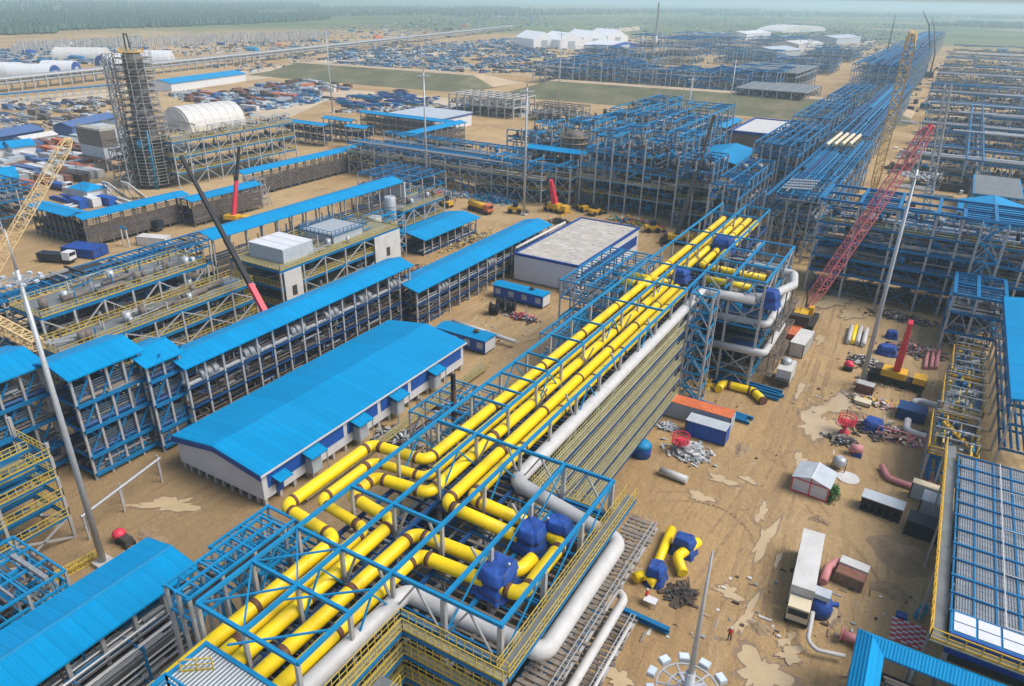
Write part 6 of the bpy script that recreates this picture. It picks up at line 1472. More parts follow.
def lattice_crane(label, c, foot, tip, m, w=2.2, n=22, headm=None, cw=.24):
    r = root('lattice_crane', label, 'crane', (c.x, c.y, 0))
    for s in (-1, 1): 
        MB().box(c.x+s*2.4-.6, c.x+s*2.4+.6, c.y-4, c.y+4, 0, 1.2).build('crawler_track', M['black'], r)
    MB().box(c.x-1.4, c.x+1.2, c.y-2.6, c.y+1.4, 1.3, 2.6).build('body', M['yell2'], r); MB().box(c.x+1.0, c.x+2.0, c.y+.9, c.y+2.4, 1.5, 3.2).build('cab', M['yell2'], r); MB().box(c.x-2.2, c.x+2.2, c.y-5, c.y-3.4, 1.2, 3.2).build('counterweight', M['dark'], r)
    f, t = Vector(foot), Vector(tip); a = f.lerp(t, .1); e = f.lerp(t, .95)
    b = MB().lattice(f, a, .6, w, cw, 3, cw*.5); b.lattice(a, e, w, w, cw, n, cw*.5); b.lattice(e, t, w, w*.55, cw, 2, cw*.5); b.build('boom', M[m], r)
    d = (t-f).normalized(); MB().bar(t-d*.7, t+d*.3, w*.35).build('boom_head', M[headm or m], r)
    q = f + Vector((0, -5, 6)); b = MB(); b.bar(f, q, .25); b.bar(q, t, .05); b.bar(q, (c.x, c.y-4.5, 3), .08); b.bar(t, (t.x, t.y, max(4, t.z-14)), .05); b.build('stay', M['dark'], r)
    return r
c = at(800, 322); lattice_crane('crawler crane with a long red lattice boom leaning over the bridge rack', c, (c.x+.4, c.y+2.5, 2.5), at(931, 126, 38.5), 'boomr', 1.9, 26, 'red', cw=.17)
c = Vector((-17, 268, 0)); lattice_crane('crawler crane with the tallest yellow lattice boom against the far racks', c, (c.x, c.y, 3), at(913, 33, 53.5), 'boomy', 2.3, 24, cw=.34)
c = at(-40, 330); lattice_crane('crawler crane with a yellow lattice boom rising from the left edge', c, at(-28, 306, 4), at(69, 139, 33), 'boomy', 1.8, 26, cw=.16)
r = root('lattice_boom', 'yellow lattice jib section behind the blue roofs at the left edge', 'crane boom', at(0, 310)); MB().lattice(at(-12, 318, 12), at(38, 345, 11), 1.6, 1.6, .2, 9).build('boom', M['boomy'], r)
# grey boom ladder next to light mast 4
r = root('lattice_boom', 'grey lattice boom rising behind the red lattice boom head', 'crane boom', (0, 190, 0)); q0 = at(921, 240, 3); MB().lattice(q0, at(948, 86, 44), 1.6, 1.3, .2, 24).build('boom', M['galv'], r)
for lab, a_, b_, c_ in (('bent black boom far off left of the tallest yellow boom', at(886, 56, 20), at(893, 26, 42), at(896, 14, 47)), ('bent black boom far off right of the tallest yellow boom', at(930, 54, 20), at(929, 25, 44), at(923, 11, 54)), ('third black boom far off behind the long racks', at(935, 54, 20), at(934, 26, 40), at(932, 18, 46))):
    g = Vector((a_.x, a_.y, 0)); r = root('far_crane', lab, 'crane', g); MB().box(g.x-3, g.x+3, g.y-4, g.y+4, 0, 5).build('body', M['dark'], r); MB().tube([g+Vector((0, 0, 3)), a_, b_, c_], .7, 6, r1=.35).build('boom', M['black'], r)

# ---------------------------------------------------------------- light masts
def mast(label, c, h, rad=.42, ring=1.6, spike=4, big=False, nl=10):
    r = root('light_mast', label, 'light mast', (c.x, c.y, 0))
    MB().tube([(c.x, c.y, 0), (c.x, c.y, h*.5), (c.x, c.y, h)], rad, 10, r1=rad*.55).build('pole', M['galv'], r); MB().box(c.x-.9, c.x+.9, c.y-.9, c.y+.9, 0, .5).build('footing', M['concw'], r)
    if spike: MB().tube([(c.x, c.y, h), (c.x, c.y, h+spike*.5), (c.x, c.y, h+spike)], rad*.36, 8, r1=.035).build('lightning_rod', M['galv'], r)
    b = MB(); seg = 24
    for rr, z in ((ring, h-1), (ring*.62, h-1), (ring*.34, h-.95)):
        pts = [(c.x+rr*math.cos(t), c.y+rr*math.sin(t), z) for t in frange(0, 2*math.pi, seg)]
        for p, q in zip(pts, pts[1:]): b.bar(p, q, .085 if rr < ring else .07)
    for k in range(nl): t = 2*math.pi*k/nl; b.bar((c.x+.15*math.cos(t), c.y+.15*math.sin(t), h-.98), (c.x+ring*math.cos(t), c.y+ring*math.sin(t), h-.98), .06)
    for k in range(4): t = math.pi/4+math.pi/2*k; b.bar((c.x, c.y, h-.93), (c.x+ring*.6*math.cos(t), c.y+ring*.6*math.sin(t), h-.93), .13)
    b.build('ring_platform', M['galv'], r)
    for k in range(nl):
        t = 2*math.pi*(k+.5)/nl; o = ring+.28; x, y = c.x+o*math.cos(t), c.y+o*math.sin(t)
        l = MB().box(x-.17, x+.17, y-.22, y+.22, h-1.05, h-.85); rotz(l, (x, y), t); lp = l.build('floodlight', M['sheet'], r)
        l = MB().box(x-.14, x+.14, y-.19, y+.19, h-.85, h-.83); rotz(l, (x, y), t); l.build('lens', M['lamp'], lp)
    return r
mast('tall light mast at the left edge in front of the louvred banks', Vector((-72.2, 31.5, 0)), 36, .38); mast('slim light mast standing in the middle by the small blue canopy', Vector((-105.2, 187, 0)), 36.8); mast('light mast beyond the long pipe rack, left of the middle one', Vector((-148, 195.5, 0)), 37.6)
mast('tilted looking light mast in the right yard beside the mobile crane', Vector((-2.7, 126.3, 0)), 37.4, .42); mast('light mast by the embankment behind the largest blue frame', Vector((-210, 413, 0)), 41); mast('light mast rising from the largest blue frame', Vector((-106, 342, 0)), 28); mast('light mast near the pale flat roofed hall', Vector((-108, 422, 0)), 31); mast('light mast at far left beyond the short blue roofs', Vector((-295, 306, 0)), 41)
c5 = at(691, 672, 36); mast('light mast seen from above at the bottom edge with a ring of floodlights', Vector((c5.x, c5.y, 0)), 36, .36, 1.25, 6.2, True, 11)

# ---------------------------------------------------------------- centre yard: cabins, reels, trucks
def cabin(label, c, L, W, rz, hgt=2.6):
    r = root('site_cabin', label, 'cabin', (c.x, c.y, 0), None, rz); MB().box(-L/2, L/2, -W/2, W/2, .4, .4+hgt).build('wall', M['cab'], r, local=True)
    MB().prism([(-W/2-.25, .4+hgt), (0, .75+hgt), (W/2+.25, .4+hgt), (W/2+.25, .3+hgt), (-W/2-.25, .3+hgt)], 'x', -L/2-.25, L/2+.25).build('roof', M['roof'], r, local=True)
    for x in frange(-L/2+1.2, L/2-1.2, max(2, int(L/3.2))): MB().box(x-.65, x+.65, -W/2-.05, -W/2-.002, 1.1, 2.3).build('window', M['sheet'], r, local=True)
    MB().box(L/2, L/2+.05, -W/2, W/2, .45, .35+hgt).build('end_panel', M['white'], r, local=True)
    b = MB(); [b.box(x-.2, x+.2, -W/2, W/2, 0, .4) for x in frange(-L/2+.4, L/2-.4, 4)]; b.build('skid', M['dark'], r, local=True)
    b = MB().lathe((L*.22, 0, .7+hgt), [(.5, 0), (.5, .5), (.3, .6)], 10); b.build('roof_vent', M['rust'], r, local=True); return r
cabin('long blue cabin with grey windows before the flat concrete building', at(521, 301), 12.5, 3.0, -.02); cabin('blue cabin with a light blue roof behind the big blue roofed building', at(466, 345), 11, 3.4, -.02)
for i, (px, py) in enumerate(((494, 314), (501, 308), (511, 312))):
    c = at(px, py); r = root('cable_reel', ('front', 'rear', 'right hand')[i]+' black cable reel of the three by the long blue cabin', 'reel', c); b = MB()
    MB().tube([(c.x-.7, c.y-.3, 1.3), (c.x+.7, c.y+.3, 1.3)], .9, 14).build('cable', M['black'], r)
    for s in (-.75, .75): MB().tube([(c.x+s-.07, c.y+s*.43, 1.35), (c.x+s+.07, c.y+s*.43+.05, 1.35)], 1.35, 20).build('flange', M['navy'], r)
for i, (p, q) in enumerate((((452, 321), (490, 333)), ((485, 332), (516, 342)), ((560, 290), (598, 300)))):
    a_, b_ = at(*p, 1.6 if i < 2 else .6), at(*q, 1.2 if i < 2 else .6); tag(MB().tube([a_, b_], .42, 10).build('pipe', M['pipew'], None, loc=a_), ('white pipe lying behind the light blue roofed cabin', 'pale pipe pointing right from the light blue roofed cabin', 'white pipe lying by the corner of the flat concrete building')[i], 'pipe')
heap('junk and pallets by the cabins and cable reels', at(522, 318), 4, 2, .7, 120, ['rust', 'dark', 'red', 'galv'], seed=31); heap('pallets and frames between the porches and the yellow pipes', at(455, 410), 8, 2.2, .8, 260, ['wood', 'slat', 'dark', 'galv', 'rust'], seed=32, size=(.6, 2.4)); heap('pipes and planks lying under the yellow loops', at(400, 440), 5, 3, .8, 160, ['slat', 'galv', 'rust', 'dark'], seed=33, size=(.8, 2.6))
pole = root('marker_pole', 'dark red and black striped post by the small blue lattice frame', 'post', (-45.8, 64.5, 0))
for k in range(8): member(pole, 'band', (-45.8, 64.5, k*2.2), (-45.8, 64.5, (k+1)*2.2), .45, .45, M['black' if k % 2 else 'brown'])
def truck(label, c, rz, L, bodym, cabm, tankm=None):
    r = root('truck', label, 'truck', (c.x, c.y, 0), None, rz); MB().box(-L/2, L/2, -1.1, 1.1, .7, 1.1).build('chassis', M['dark'], r, local=True)
    MB().box(L/2-2, L/2, -1.2, 1.2, 1.1, 3.0).build('cab', M[cabm], r, local=True); MB().box(L/2-.02, L/2+.04, -1, 1, 2, 2.8).build('windscreen', M['navy'], r, local=True)
    if tankm: MB().tube([(-L/2+.2, 0, 2.1), (L/2-2.4, 0, 2.1)], 1.0, 14).build('tank', M[tankm], r, local=True)
    else: MB().box(-L/2, L/2-2.2, -1.2, 1.2, 1.15, 2.3).build('bed', M[bodym], r, local=True)
    for x in (-L/2+1, -L/2+2.3, L/2-1.2):
        for s in (-1.05, 1.05): MB().tube([(x, s-.2, .55), (x, s+.2, .55)], .55, 12).build('wheel', M['black'], r, local=True)
    return r
truck('truck with a yellow tank and orange cab parked by the small blue canopy', at(480, 212), -.25, 9.5, 'white', 'orange', 'yell2'); truck('blue and white truck near the far left corridor', at(62, 190), .1, 9, 'cab', 'white'); truck('dark blue truck under the bent blue corridor', at(150, 230), .2, 8, 'cab', 'navy'); truck('black and white truck by the purple tent below the far left corridor', at(58, 262), .35, 9, 'navy', 'white')
def loader(label, c, rz):
    r = root('loader', label, 'loader', (c.x, c.y, 0), None, rz); MB().box(-2.2, 1.2, -1.0, 1.0, .9, 2.0).build('body', M['yell2'], r, local=True); MB().box(-.6, .8, -.8, .8, 2.0, 3.3).build('cab', M['navy'], r, local=True)
    b = MB(); b.bar((1.0, -.6, 1.6), (3.2, -.6, .8), .25); b.bar((1.0, .6, 1.6), (3.2, .6, .8), .25); b.build('arm', M['yell2'], r, local=True); MB().prism([(3.0, .2), (4.2, .2), (3.3, 1.2)], 'y', -1.3, 1.3).build('bucket', M['dark'], r, local=True)
    for x in (-1.4, 1.3):
        for s in (-1.05, 1.05): MB().tube([(x, s-.25, .75), (x, s+.25, .75)], .75, 14).build('wheel', M['black'], r, local=True)
loader('yellow wheel loader right of the middle light mast', at(515, 213), .4); loader('yellow wheel loader beside the crane with the red boom', at(582, 211), 2.6); loader('yellow excavator parked behind the flat concrete building', at(595, 215), 1.2); loader('yellow loader by the left of the yellow tank truck', at(446, 207), 3.0); loader('yellow machine at the rack side behind the slim columned frame', at(652, 232), .6)
heap('bundles of blue steel lying behind the parked trucks', at(494, 200), 9, 4, 1.0, 200, ['blue', 'blue2', 'slat'], name='steel_pile', cat='steel pile', seed=41, size=(2, 6)); heap('blue and grey steel pieces behind the small blue canopy', at(447, 195), 8, 4, 1.0, 160, ['blue', 'slat', 'galv'], name='steel_pile', cat='steel pile', seed=42, size=(2, 5)); heap('coloured pallets and drums behind the flat concrete building', at(632, 222), 8, 4, 1.2, 220, ['red', 'yell2', 'blue2', 'galv', 'leaf'], name='material_pile', cat='stores', seed=43, size=(.6, 2.4))
heap('dark tyres and hoses beside the flat concrete building', at(560, 223), 4, 3, 1.4, 120, ['black', 'navy', 'dark'], name='tyre_pile', cat='tyres', seed=44); heap('rubble and timber along the small blue canopy', at(470, 240), 3, 12, .7, 260, ['wood', 'conc', 'rust', 'rail'], name='rubble', cat='rubble', seed=45); heap('pipe fittings and rubble beyond the long narrow roofs', at(420, 275), 6, 10, .8, 260, ['rust', 'wood', 'dark', 'pink'], name='rubble', cat='rubble', seed=46)
container('purple blue tent container on the sand below the far left corridor', at(86, 255), 9, 5, 2.2, 'tarp', 'tarp', .3, cat='tent', name='tent')
r = rack('gantry', 'blue goal post gantry on the sand before the corridor', 'gantry', [at(120, 250).x, at(145, 240).x], [at(132, 248).y], [5], cw=.3, bw=.5, split=False, cm='pipew', bm='blue2')
c = at(155, 245); container('cream white box beyond the gantry', c, 8, 3, 2.2, 'offw', 'offw', .35, cat='box', name='equipment_box')
for i, (px, py, lab, m) in enumerate(((423, 198, 'white round tank on the ground by the light mast', 'white'), (437, 199, 'red round tank on the ground by the light mast', 'red'))):
    c = at(px, py); b = MB().tube([(c.x-1.6, c.y, 1.4), (c.x+1.6, c.y, 1.4)], 1.3, 14); r = root('tank', lab, 'tank', c); b.build('shell', M[m], r); q = MB(); [q.box(c.x+x-.2, c.x+x+.2, c.y-1, c.y+1, 0, .5) for x in (-1, 1)]; q.build('saddle', M['dark'], r)

# ================================================================== BACKGROUND YARDS
_bgm = {}
def bgmesh(kind, m):
    k = (kind, m)
    if k in _bgm: return _bgm[k]
    b = MB(); rnd = random.Random(hash(kind) % 97)
    if kind == 'c12' or kind == 'c6':
        L = 12 if kind == 'c12' else 6
        b.box(-L/2, L/2, -1.22, 1.22, .15, 2.6)
        for x in frange(-L/2+.4, L/2-.4, int(L)): b.box(x-.15, x+.15, -1.28, 1.28, .3, 2.45)
        b.box(-L/2-.05, L/2+.05, -1.27, 1.27, 2.6, 2.72)
        for x in (-L/2, L/2):
            for y in (-1.2, 1.2): b.bar((x, y, 0), (x, y, 2.65), .2)
    elif kind.startswith('stack'):
        v = int(kind[-1]); rnd = random.Random(v)
        for j in range(rnd.randint(3, 5)):
            for e in range(rnd.randint(2, 4)):
                L = rnd.uniform(3, 6.5); o = rnd.uniform(-1.5, 1.5); y = -2 + e*1.3; z = .25 + j*.5
                if rnd.random() < .8: b.bar((o-L, y, z), (o+L, y+rnd.uniform(-.4, .4), z), rnd.uniform(.35, .8), rnd.uniform(.25, .45))
    elif kind == 'shed':
        b.prism([(-3, 0), (3, 0), (3, 2.8), (0, 4), (-3, 2.8)], 'x', -7, 7)
    me = b.mesh(kind, M[m]); _bgm[k] = me; return me
NAMES = {'duct': 'brown grey', 'slateb': 'slate blue', 'orange': 'rust red', 'cab': 'dark blue', 'blue2': 'bright blue', 'white': 'white', 'offw': 'off white', 'sheet': 'pale grey', 'slat': 'grey', 'rust': 'rusty brown', 'dark': 'dark', 'blue': 'blue', 'galv': 'silver grey', 'brick': 'brown', 'teal': 'teal', 'roof': 'sky blue', 'deepblue': 'deep blue'}
def yard(where, quad, rows, cols, kinds, mats, seed, keep=.75, ang=None, jit=.25):
    rnd = random.Random(seed); q = [at(*p) for p in quad]
    for i in range(rows):
        for j in range(cols):
            if rnd.random() > keep: continue
            u, v = (j+.5+rnd.uniform(-jit, jit))/cols, (i+.5+rnd.uniform(-jit, jit))/rows
            p = q[0].lerp(q[1], u).lerp(q[3].lerp(q[2], u), v); k = rnd.choice(kinds); m = rnd.choice(mats)
            nme = 'storage_container' if k[0] == 'c' else 'steel_stack' if k[1] == 't' else 'store_shed'
            word = {'c12': 'long container', 'c6': 'short container', 'shed': 'gabled store shed'}.get(k, 'stack of steelwork')
            o = bpy.data.objects.new(nme, bgmesh(k, m)); o.location = (p.x, p.y, 0); o.rotation_euler = (0, 0, rnd.choice((0, 0, math.pi/2, .1, -.1)) if ang is None else ang + rnd.uniform(-.05, .05)); link(o)
            tag(o, f'{NAMES[m]} {word} {where}', 'container' if k[0] == 'c' else 'steel stack' if k[1] == 't' else 'shed', f'{NAMES[m]} {word}s {where}')
C_ = ['c12', 'c6', 'c6']; S_ = ['stack1', 'stack2', 'stack3', 'stack4', 'stack5']
yard('in the container yard left of the scaffolded tower', [(0,150),(92,138),(100,178),(0,196)], 8, 9, C_, ['brick','brick','rust','slateb','offw','sheet','orange','galv'], 101, .8)
yard('in the pale sandy yard at the left edge', [(0,108),(115,99),(115,130),(0,132)], 4, 9, S_ + ['c6'], ['slat','duct','rust','sheet','slateb'], 102, .55)
yard('in the yard beside the sky blue long shed', [(165,100),(300,82),(355,88),(255,112)], 7, 15, C_ + ['stack1', 'stack4'], ['orange','brick','slateb','slat','galv','rust','brick','offw'], 103, .8)
yard('in the yard before the embankment', [(335,98),(405,92),(432,105),(345,109)], 4, 9, S_, ['blue','deepblue','blue2','cab'], 104, .85)
yard('in the dense yard beyond the embankment', [(318,54),(520,38),(600,74),(340,68)], 9, 17, S_, ['slat','blue','deepblue','dark','galv','sheet','teal'], 105, .72)
yard('in the far yard beyond the embankment on the right', [(500,30),(650,26),(700,46),(600,60)], 6, 9, S_ + C_, ['slat','rust','blue','brick','galv','white'], 106, .6)
yard('in the yards behind the long pipe trestle', [(170,44),(520,14),(560,24),(262,55)], 7, 18, C_ + S_ + ['shed'], ['cab','orange','blue','white','slat','brick','roof','galv'], 107, .62)
yard('in the farthest yard at the upper left', [(0,52),(108,40),(110,60),(0,70)], 5, 10, S_ + ['c12', 'shed'], ['blue','slat','white','cab','deepblue'], 108, .7)
yard('in the yard right of the white tents', [(640,42),(800,24),(880,40),(760,66)], 7, 11, C_ + S_ + ['shed'], ['white','slat','blue','cab','sheet','rust'], 109, .6)
yard('between the cross racks on the right', [(905,95),(1020,95),(1030,215),(885,200)], 10, 7, C_ + S_, ['dark','rust','slat','white','blue','offw'], 110, .6)
yard('among the farthest cross racks on the right', [(945,45),(1020,45),(1025,92),(930,92)], 6, 6, S_ + ['shed'], ['slat','white','blue','dark'], 111, .6)
yard('near the foot of the process column', [(60,196),(100,188),(130,205),(62,215)], 2, 5, ['c6', 'stack1'], ['white','cab','offw'], 112, .7)
# a mass of small stored goods in every yard, too many and too small to count
def litter(label, quads, n, ms, seed, smin=.5, smax=3, hmax=1.8):
    rnd = random.Random(seed)
    for m in ms:
        b = MB()
        for q4 in quads:
            q = [at(*p) for p in q4]
            for k in range(n//len(ms)//len(quads)):
                u, v = rnd.random(), rnd.random(); p = q[0].lerp(q[1], u).lerp(q[3].lerp(q[2], u), v)
                if noise.noise(p*.03) < -.12: continue
                a, c, hh = rnd.uniform(smin, smax)*rnd.choice((1, 1, 2.5)), rnd.uniform(smin, smax)*.6, rnd.uniform(.15, 1)*hmax
                if rnd.random() < .5: a, c = c, a
                b.box(p.x-a/2, p.x+a/2, p.y-c/2, p.y+c/2, 0, hh)
        o = b.build('stored_goods', M[m]); tag(o, f'{NAMES.get(m, m)} {label}', 'stored goods', None, 'stuff')
litter('pale goods laid out in the sandy yard at the left edge', [[(0,100),(115,96),(115,132),(0,140)]], 420, ['slat', 'sheet', 'rust'], 200, .6, 3, 1.2)
litter('small stored goods littered through the far yards', [[(0,46),(140,36),(150,52),(0,64)], [(560,44),(900,30),(890,62),(560,72)], [(760,22),(930,24),(880,60),(780,66)], [(165,95),(310,80),(360,92),(250,118)], [(310,52),(540,36),(640,76),(330,70)], [(150,44),(520,12),(570,26),(262,57)], [(640,40),(800,22),(900,44),(760,70)], [(0,50),(110,38),(110,62),(0,72)], [(560,26),(760,8),(800,20),(640,40)]], 17000, ['slat','blue','sheet','rust','deepblue','galv'], 201, .8, 4.5)
litter('small stored goods littered between the right cross racks', [[(900,60),(1024,60),(1030,220),(880,205)]], 900, ['slat','dark','white','rust'], 202, .6, 3)
litter('steelwork and stores packed across the yard beyond the embankment', [[(318,54),(520,38),(600,74),(340,69)]], 3600, ['slat', 'deepblue', 'dark', 'blue', 'galv'], 204, .8, 4.5, 2.2)
b = MB(); rnd = random.Random(55); q = [at(*p) for p in ((18, 46), (330, 33), (330, 40), (10, 55))]
for k in range(1500):
    u, v = rnd.random(), rnd.random(); p = q[0].lerp(q[1], u).lerp(q[3].lerp(q[2], u), v); b.bar(p, p+Vector((0, 0, rnd.uniform(4, 9))), .7)
tag(b.build('pile_field', M['concw']), 'field of driven pale piles in front of the far left woodland', 'piles', None, 'stuff')
litter('grey goods strewn over the plain at the upper left', [[(110,46),(300,34),(330,44),(120,62)], [(190,62),(420,40),(470,46),(240,74)], [(300,92),(560,104),(560,118),(330,112)]], 2600, ['slat', 'sheet', 'rust', 'deepblue'], 205, .6, 3.4, 1.4)
litter('odds and ends scattered across the working yards', [[(640,400),(840,330),(930,420),(760,480)], [(860,340),(940,330),(945,450),(850,450)], [(440,300),(560,290),(520,345),(440,335)], [(400,240),(520,200),(640,215),(420,290)], [(20,240),(150,225),(190,240),(40,275)], [(620,640),(760,560),(930,600),(840,640)]], 460, ['rust','slat','offw','wood'], 203, .12, .6, .22)

# long pipe trestle crossing the far plain
t0 = at(-40, 97); pts = [t0, at(256, 62), at(512, 30)]
for (a_, b_, lab) in ((pts[0], pts[1], 'long grey pipe trestle crossing the plain at the upper left'), (pts[1], pts[2], 'far stretch of the long grey pipe trestle fading toward the skyline')):
    r = root('pipe_trestle', lab, 'pipe trestle', (a_+b_)/2); n_ = 30; f = MB(); pz = (b_-a_).normalized(); sd = Vector((pz.y, -pz.x, 0))
    for k in range(n_+1):
        c = a_.lerp(b_, k/n_)
        for s in (-4, 4): f.bar(c+sd*s, c+sd*s+Vector((0, 0, 7)), .7)
        f.bar(c-sd*4.5+Vector((0, 0, 7)), c+sd*4.5+Vector((0, 0, 7)), .6); f.bar(c-sd*4.5+Vector((0, 0, 4.5)), c+sd*4.5+Vector((0, 0, 4.5)), .5)
    f.build('trestle_frame', M['grey'], r)
    for s, z, m in ((-3.4, 7.9, 'slat'), (-1.4, 7.8, 'duct'), (.8, 7.9, 'slat'), (3, 7.8, 'galv'), (-3, 5.2, 'duct'), (0, 5.2, 'slat'), (3, 5.2, 'slat')): pipe(r, a_+sd*s+Vector((0, 0, z)), b_+sd*s+Vector((0, 0, z)), .75, M[m])
a_, b_ = at(-10, 104), at(118, 92); r = root('pipe_trestle', 'low blue grey pipe rack before the long trestle at the left edge', 'pipe trestle', (a_+b_)/2); f = MB()
for k in range(15): c = a_.lerp(b_, k/14); f.bar(c, c+Vector((0, 0, 4)), .5); f.bar(c+Vector((0, 4, 0)), c+Vector((0, 4, 4)), .5); f.bar(c+Vector((0, -1, 4)), c+Vector((0, 5, 4)), .5)
f.build('trestle_frame', M['grey'], r)
for k in range(4): pipe(r, a_+Vector((0, k*1.3, 4.6)), b_+Vector((0, k*1.3, 4.6)), .5, M[('blue', 'slat', 'galv', 'deepblue')[k]])

def hangar(label, pL, pR, depth, hgt, m='white', endm=None, arch=True, ang=0.0, name='hangar'):
    a_, b_ = at(*pL), at(*pR); c = (a_+b_)/2; W = (b_-a_).length; th = math.atan2((b_-a_).y, (b_-a_).x) + ang
    r = root(name, label, 'hangar', (c.x, c.y, 0), None, th)
    prof = [(W/2*math.cos(math.pi*(1-k/16)), hgt*math.sin(math.pi*k/16)**.8) for k in range(17)] if arch else [(-W/2, 0), (-W/2, hgt*.55), (0, hgt), (W/2, hgt*.55), (W/2, 0)]
    MB().prism([(x, z) for x, z in prof], 'y', 0, depth).build('shell', M[m], r, local=True)
    if endm: MB().prism([(x*.88, z*.9) for x, z in prof], 'y', -.5, -.02).build('end_wall', M[endm], r, local=True)
    MB().box(-W*.12, W*.12, -.8, -.5 if endm else -.02, 0, hgt*.5).build('door', M['sheet'], r, local=True)
    return r
def arched(label, px, W, D, Hh, th, m='white', endm=None):
    c = at(*px); r = root('hangar', label, 'hangar', (c.x, c.y, 0), None, R_(th))
    prof = [(W/2*math.cos(math.pi*(1-k/16)), Hh*math.sin(math.pi*k/16)**.8) for k in range(17)]
    MB().prism(prof, 'y', 0, D).build('shell', M[m], r, local=True)
    MB().prism([(x*.9, z*.92) for x, z in prof], 'y', -.5, -.02).build('end_wall', M[endm or m], r, local=True)
    MB().box(-W*.14, W*.14, -.8, -.52, 0, Hh*.5).build('door', M['sheet'], r, local=True)
    b = MB()
    for y in frange(D*.12, D*.88, 5): b.prism([(x*1.01, z*1.012) for x, z in prof], 'y', y-.12, y+.12)
    b.build('hoop', M['offw'], r, local=True)
arched('big cream arched dome tent behind the scaffolded tower', (178, 131), 22, 30, 11, -4, 'offw')
arched('small white arched shed cut by the far left edge', (22, 75), 18, 34, 9, 125); arched('white arched shed with a dark blue end at far left', (56, 77), 18, 30, 9, 122, 'white', 'tarp'); arched('second white arched shed with a dark blue end, right of the first', (77, 73), 16, 24, 9, 122, 'white', 'tarp')
arched('long cream arched hangar behind the white sheds', (108, 59), 22, 44, 10, 128, 'offw'); arched('white arched shed with a blue end just left of the scaffolded tower top', (103, 66), 17, 20, 9, 15, 'white', 'tarp'); arched('white arched shed just right of the scaffolded tower top', (172, 62), 19, 34, 10, 128)
for i, (xl, xr, yy) in enumerate(((533, 556, 48), (559, 584, 49), (583, 607, 46), (607, 628, 44))): hangar(('first','second','third','fourth')[i]+' of four big white gabled tents on the plain, counted from the left', (xl, yy), (xr, yy), 62, 19, 'tentw', arch=False, ang=.1, name='tent_hangar')
hangar('pale round topped storage building near the skyline', (782, 33), (826, 31), 60, 13, 'offw', ang=0); hangar('low white hall with many bays near the skyline', (690, 40), (745, 36), 40, 8, 'white', arch=False); hangar('white hall with a blue roof right of the white tents', (606, 50), (642, 47), 40, 9, 'white', 'cab', arch=False)
def blueshed(label, pts4, hgt, m='roof', wallm='white'):
    a_, b_ = at(*pts4[0]), at(*pts4[1]); d = (b_-a_); L = d.length; c = (a_+b_)/2; th = math.atan2(d.y, d.x); r = root('long_shed', label, 'shed', (c.x, c.y, 0), None, th); W = pts4[2]
    MB().prism([(0, 0), (W, 0), (W, hgt), (W/2, hgt*1.35), (0, hgt)], 'x', -L/2, L/2).build('wall', M[wallm], r, local=True); MB().prism([(-.6, hgt), (W/2, hgt*1.38), (W+.6, hgt), (W+.6, hgt+.4), (W/2, hgt*1.38+.4), (-.6, hgt+.4)], 'x', -L/2-.5, L/2+.5).build('roof', M[m], r, local=True); return r
blueshed('long sky blue roofed white shed on the sand right of the tower', ((172, 92), (246, 81), 18), 5)
blueshed('deep blue roofed shed at the left edge', ((-8, 149), (46, 139), 14), 4, 'slateb', 'deepblue'); blueshed('long deep blue roofed shed left of the tower', ((74, 138), (118, 127), 9), 4.5, 'slateb', 'slateb'); blueshed('small white cabin row beside the deep blue roofed shed', ((26, 148), (58, 142), 5), 3, 'offw', 'white')
blueshed('sky blue roofed kiosk at the left edge of the container yard', ((0, 160), (12, 158), 8), 4, 'roof', 'white'); blueshed('sky blue roofed kiosk in the container yard', ((15, 160), (38, 157), 9), 4.5, 'roof', 'white'); blueshed('long blue roof over tanks at the left edge below the container yard', ((-10, 205), (24, 200), 6), 7, 'roof', 'dark')
rack('pipe_rack', 'dark framed structure at the left edge beside the yellow lattice boom', 'pipe rack', frange(-232, -212, 4), [92, 98, 104], [4, 8, 11], cm='grey', bm='blue', split=False, cw=.3, bw=.35, brace=(('y', 92),), banks=[(4, 'x', 4, ['dark', 'rust'], .3, .8), (8, 'x', 4, ['slat', 'blue'], .3, .6)])
# blue racks beyond the embankment and two pale chimneys
k4 = dict(cm='galv', bm='blue', split=False, cw=.5, bw=.55, rag=.45, fit=.25)
for i, (px, py, wx, wy, hh, lab) in enumerate(((552, 84, 34, 60, 15, 'blue rack block beyond the embankment, first of the row from the left'), (580, 84, 34, 90, 18, 'blue rack block beyond the embankment, second of the row from the left'), (612, 84, 36, 60, 15, 'blue rack block beyond the embankment, before the two chimneys'), (645, 89, 50, 50, 14, 'blue rack block beyond the embankment, right below the two chimneys'), (684, 92, 44, 60, 13, 'blue rack block beyond the embankment, right of the chimneys'), (716, 97, 34, 70, 15, 'blue rack block close behind the embankment, near the pale flat hall'), (745, 98, 38, 110, 17, 'blue rack block behind the embankment, next to the long blue racks'), (668, 64, 46, 70, 24, 'tall hazy blue rack block right of the chimneys'), (716, 54, 60, 60, 18, 'far hazy blue rack block below the white hall'), (640, 70, 24, 40, 30, 'slim tall blue frame standing between the two chimneys'))):
    c = at(px, py); rack('pipe_rack', lab, 'pipe rack', frange(c.x-wx/2, c.x+wx/2, max(3, int(wx/9))), frange(c.y, c.y+wy, max(3, int(wy/11))), frange(hh*.35, hh, 2), brace=(('y', c.y),), joist=0, banks=[(hh*.35, 'x', 4, ['slat', 'dark', 'blue'], .4, 1.0), (hh*.68, 'x', 4, ['slat', 'blue', 'galv'], .4, .9)], **k4)
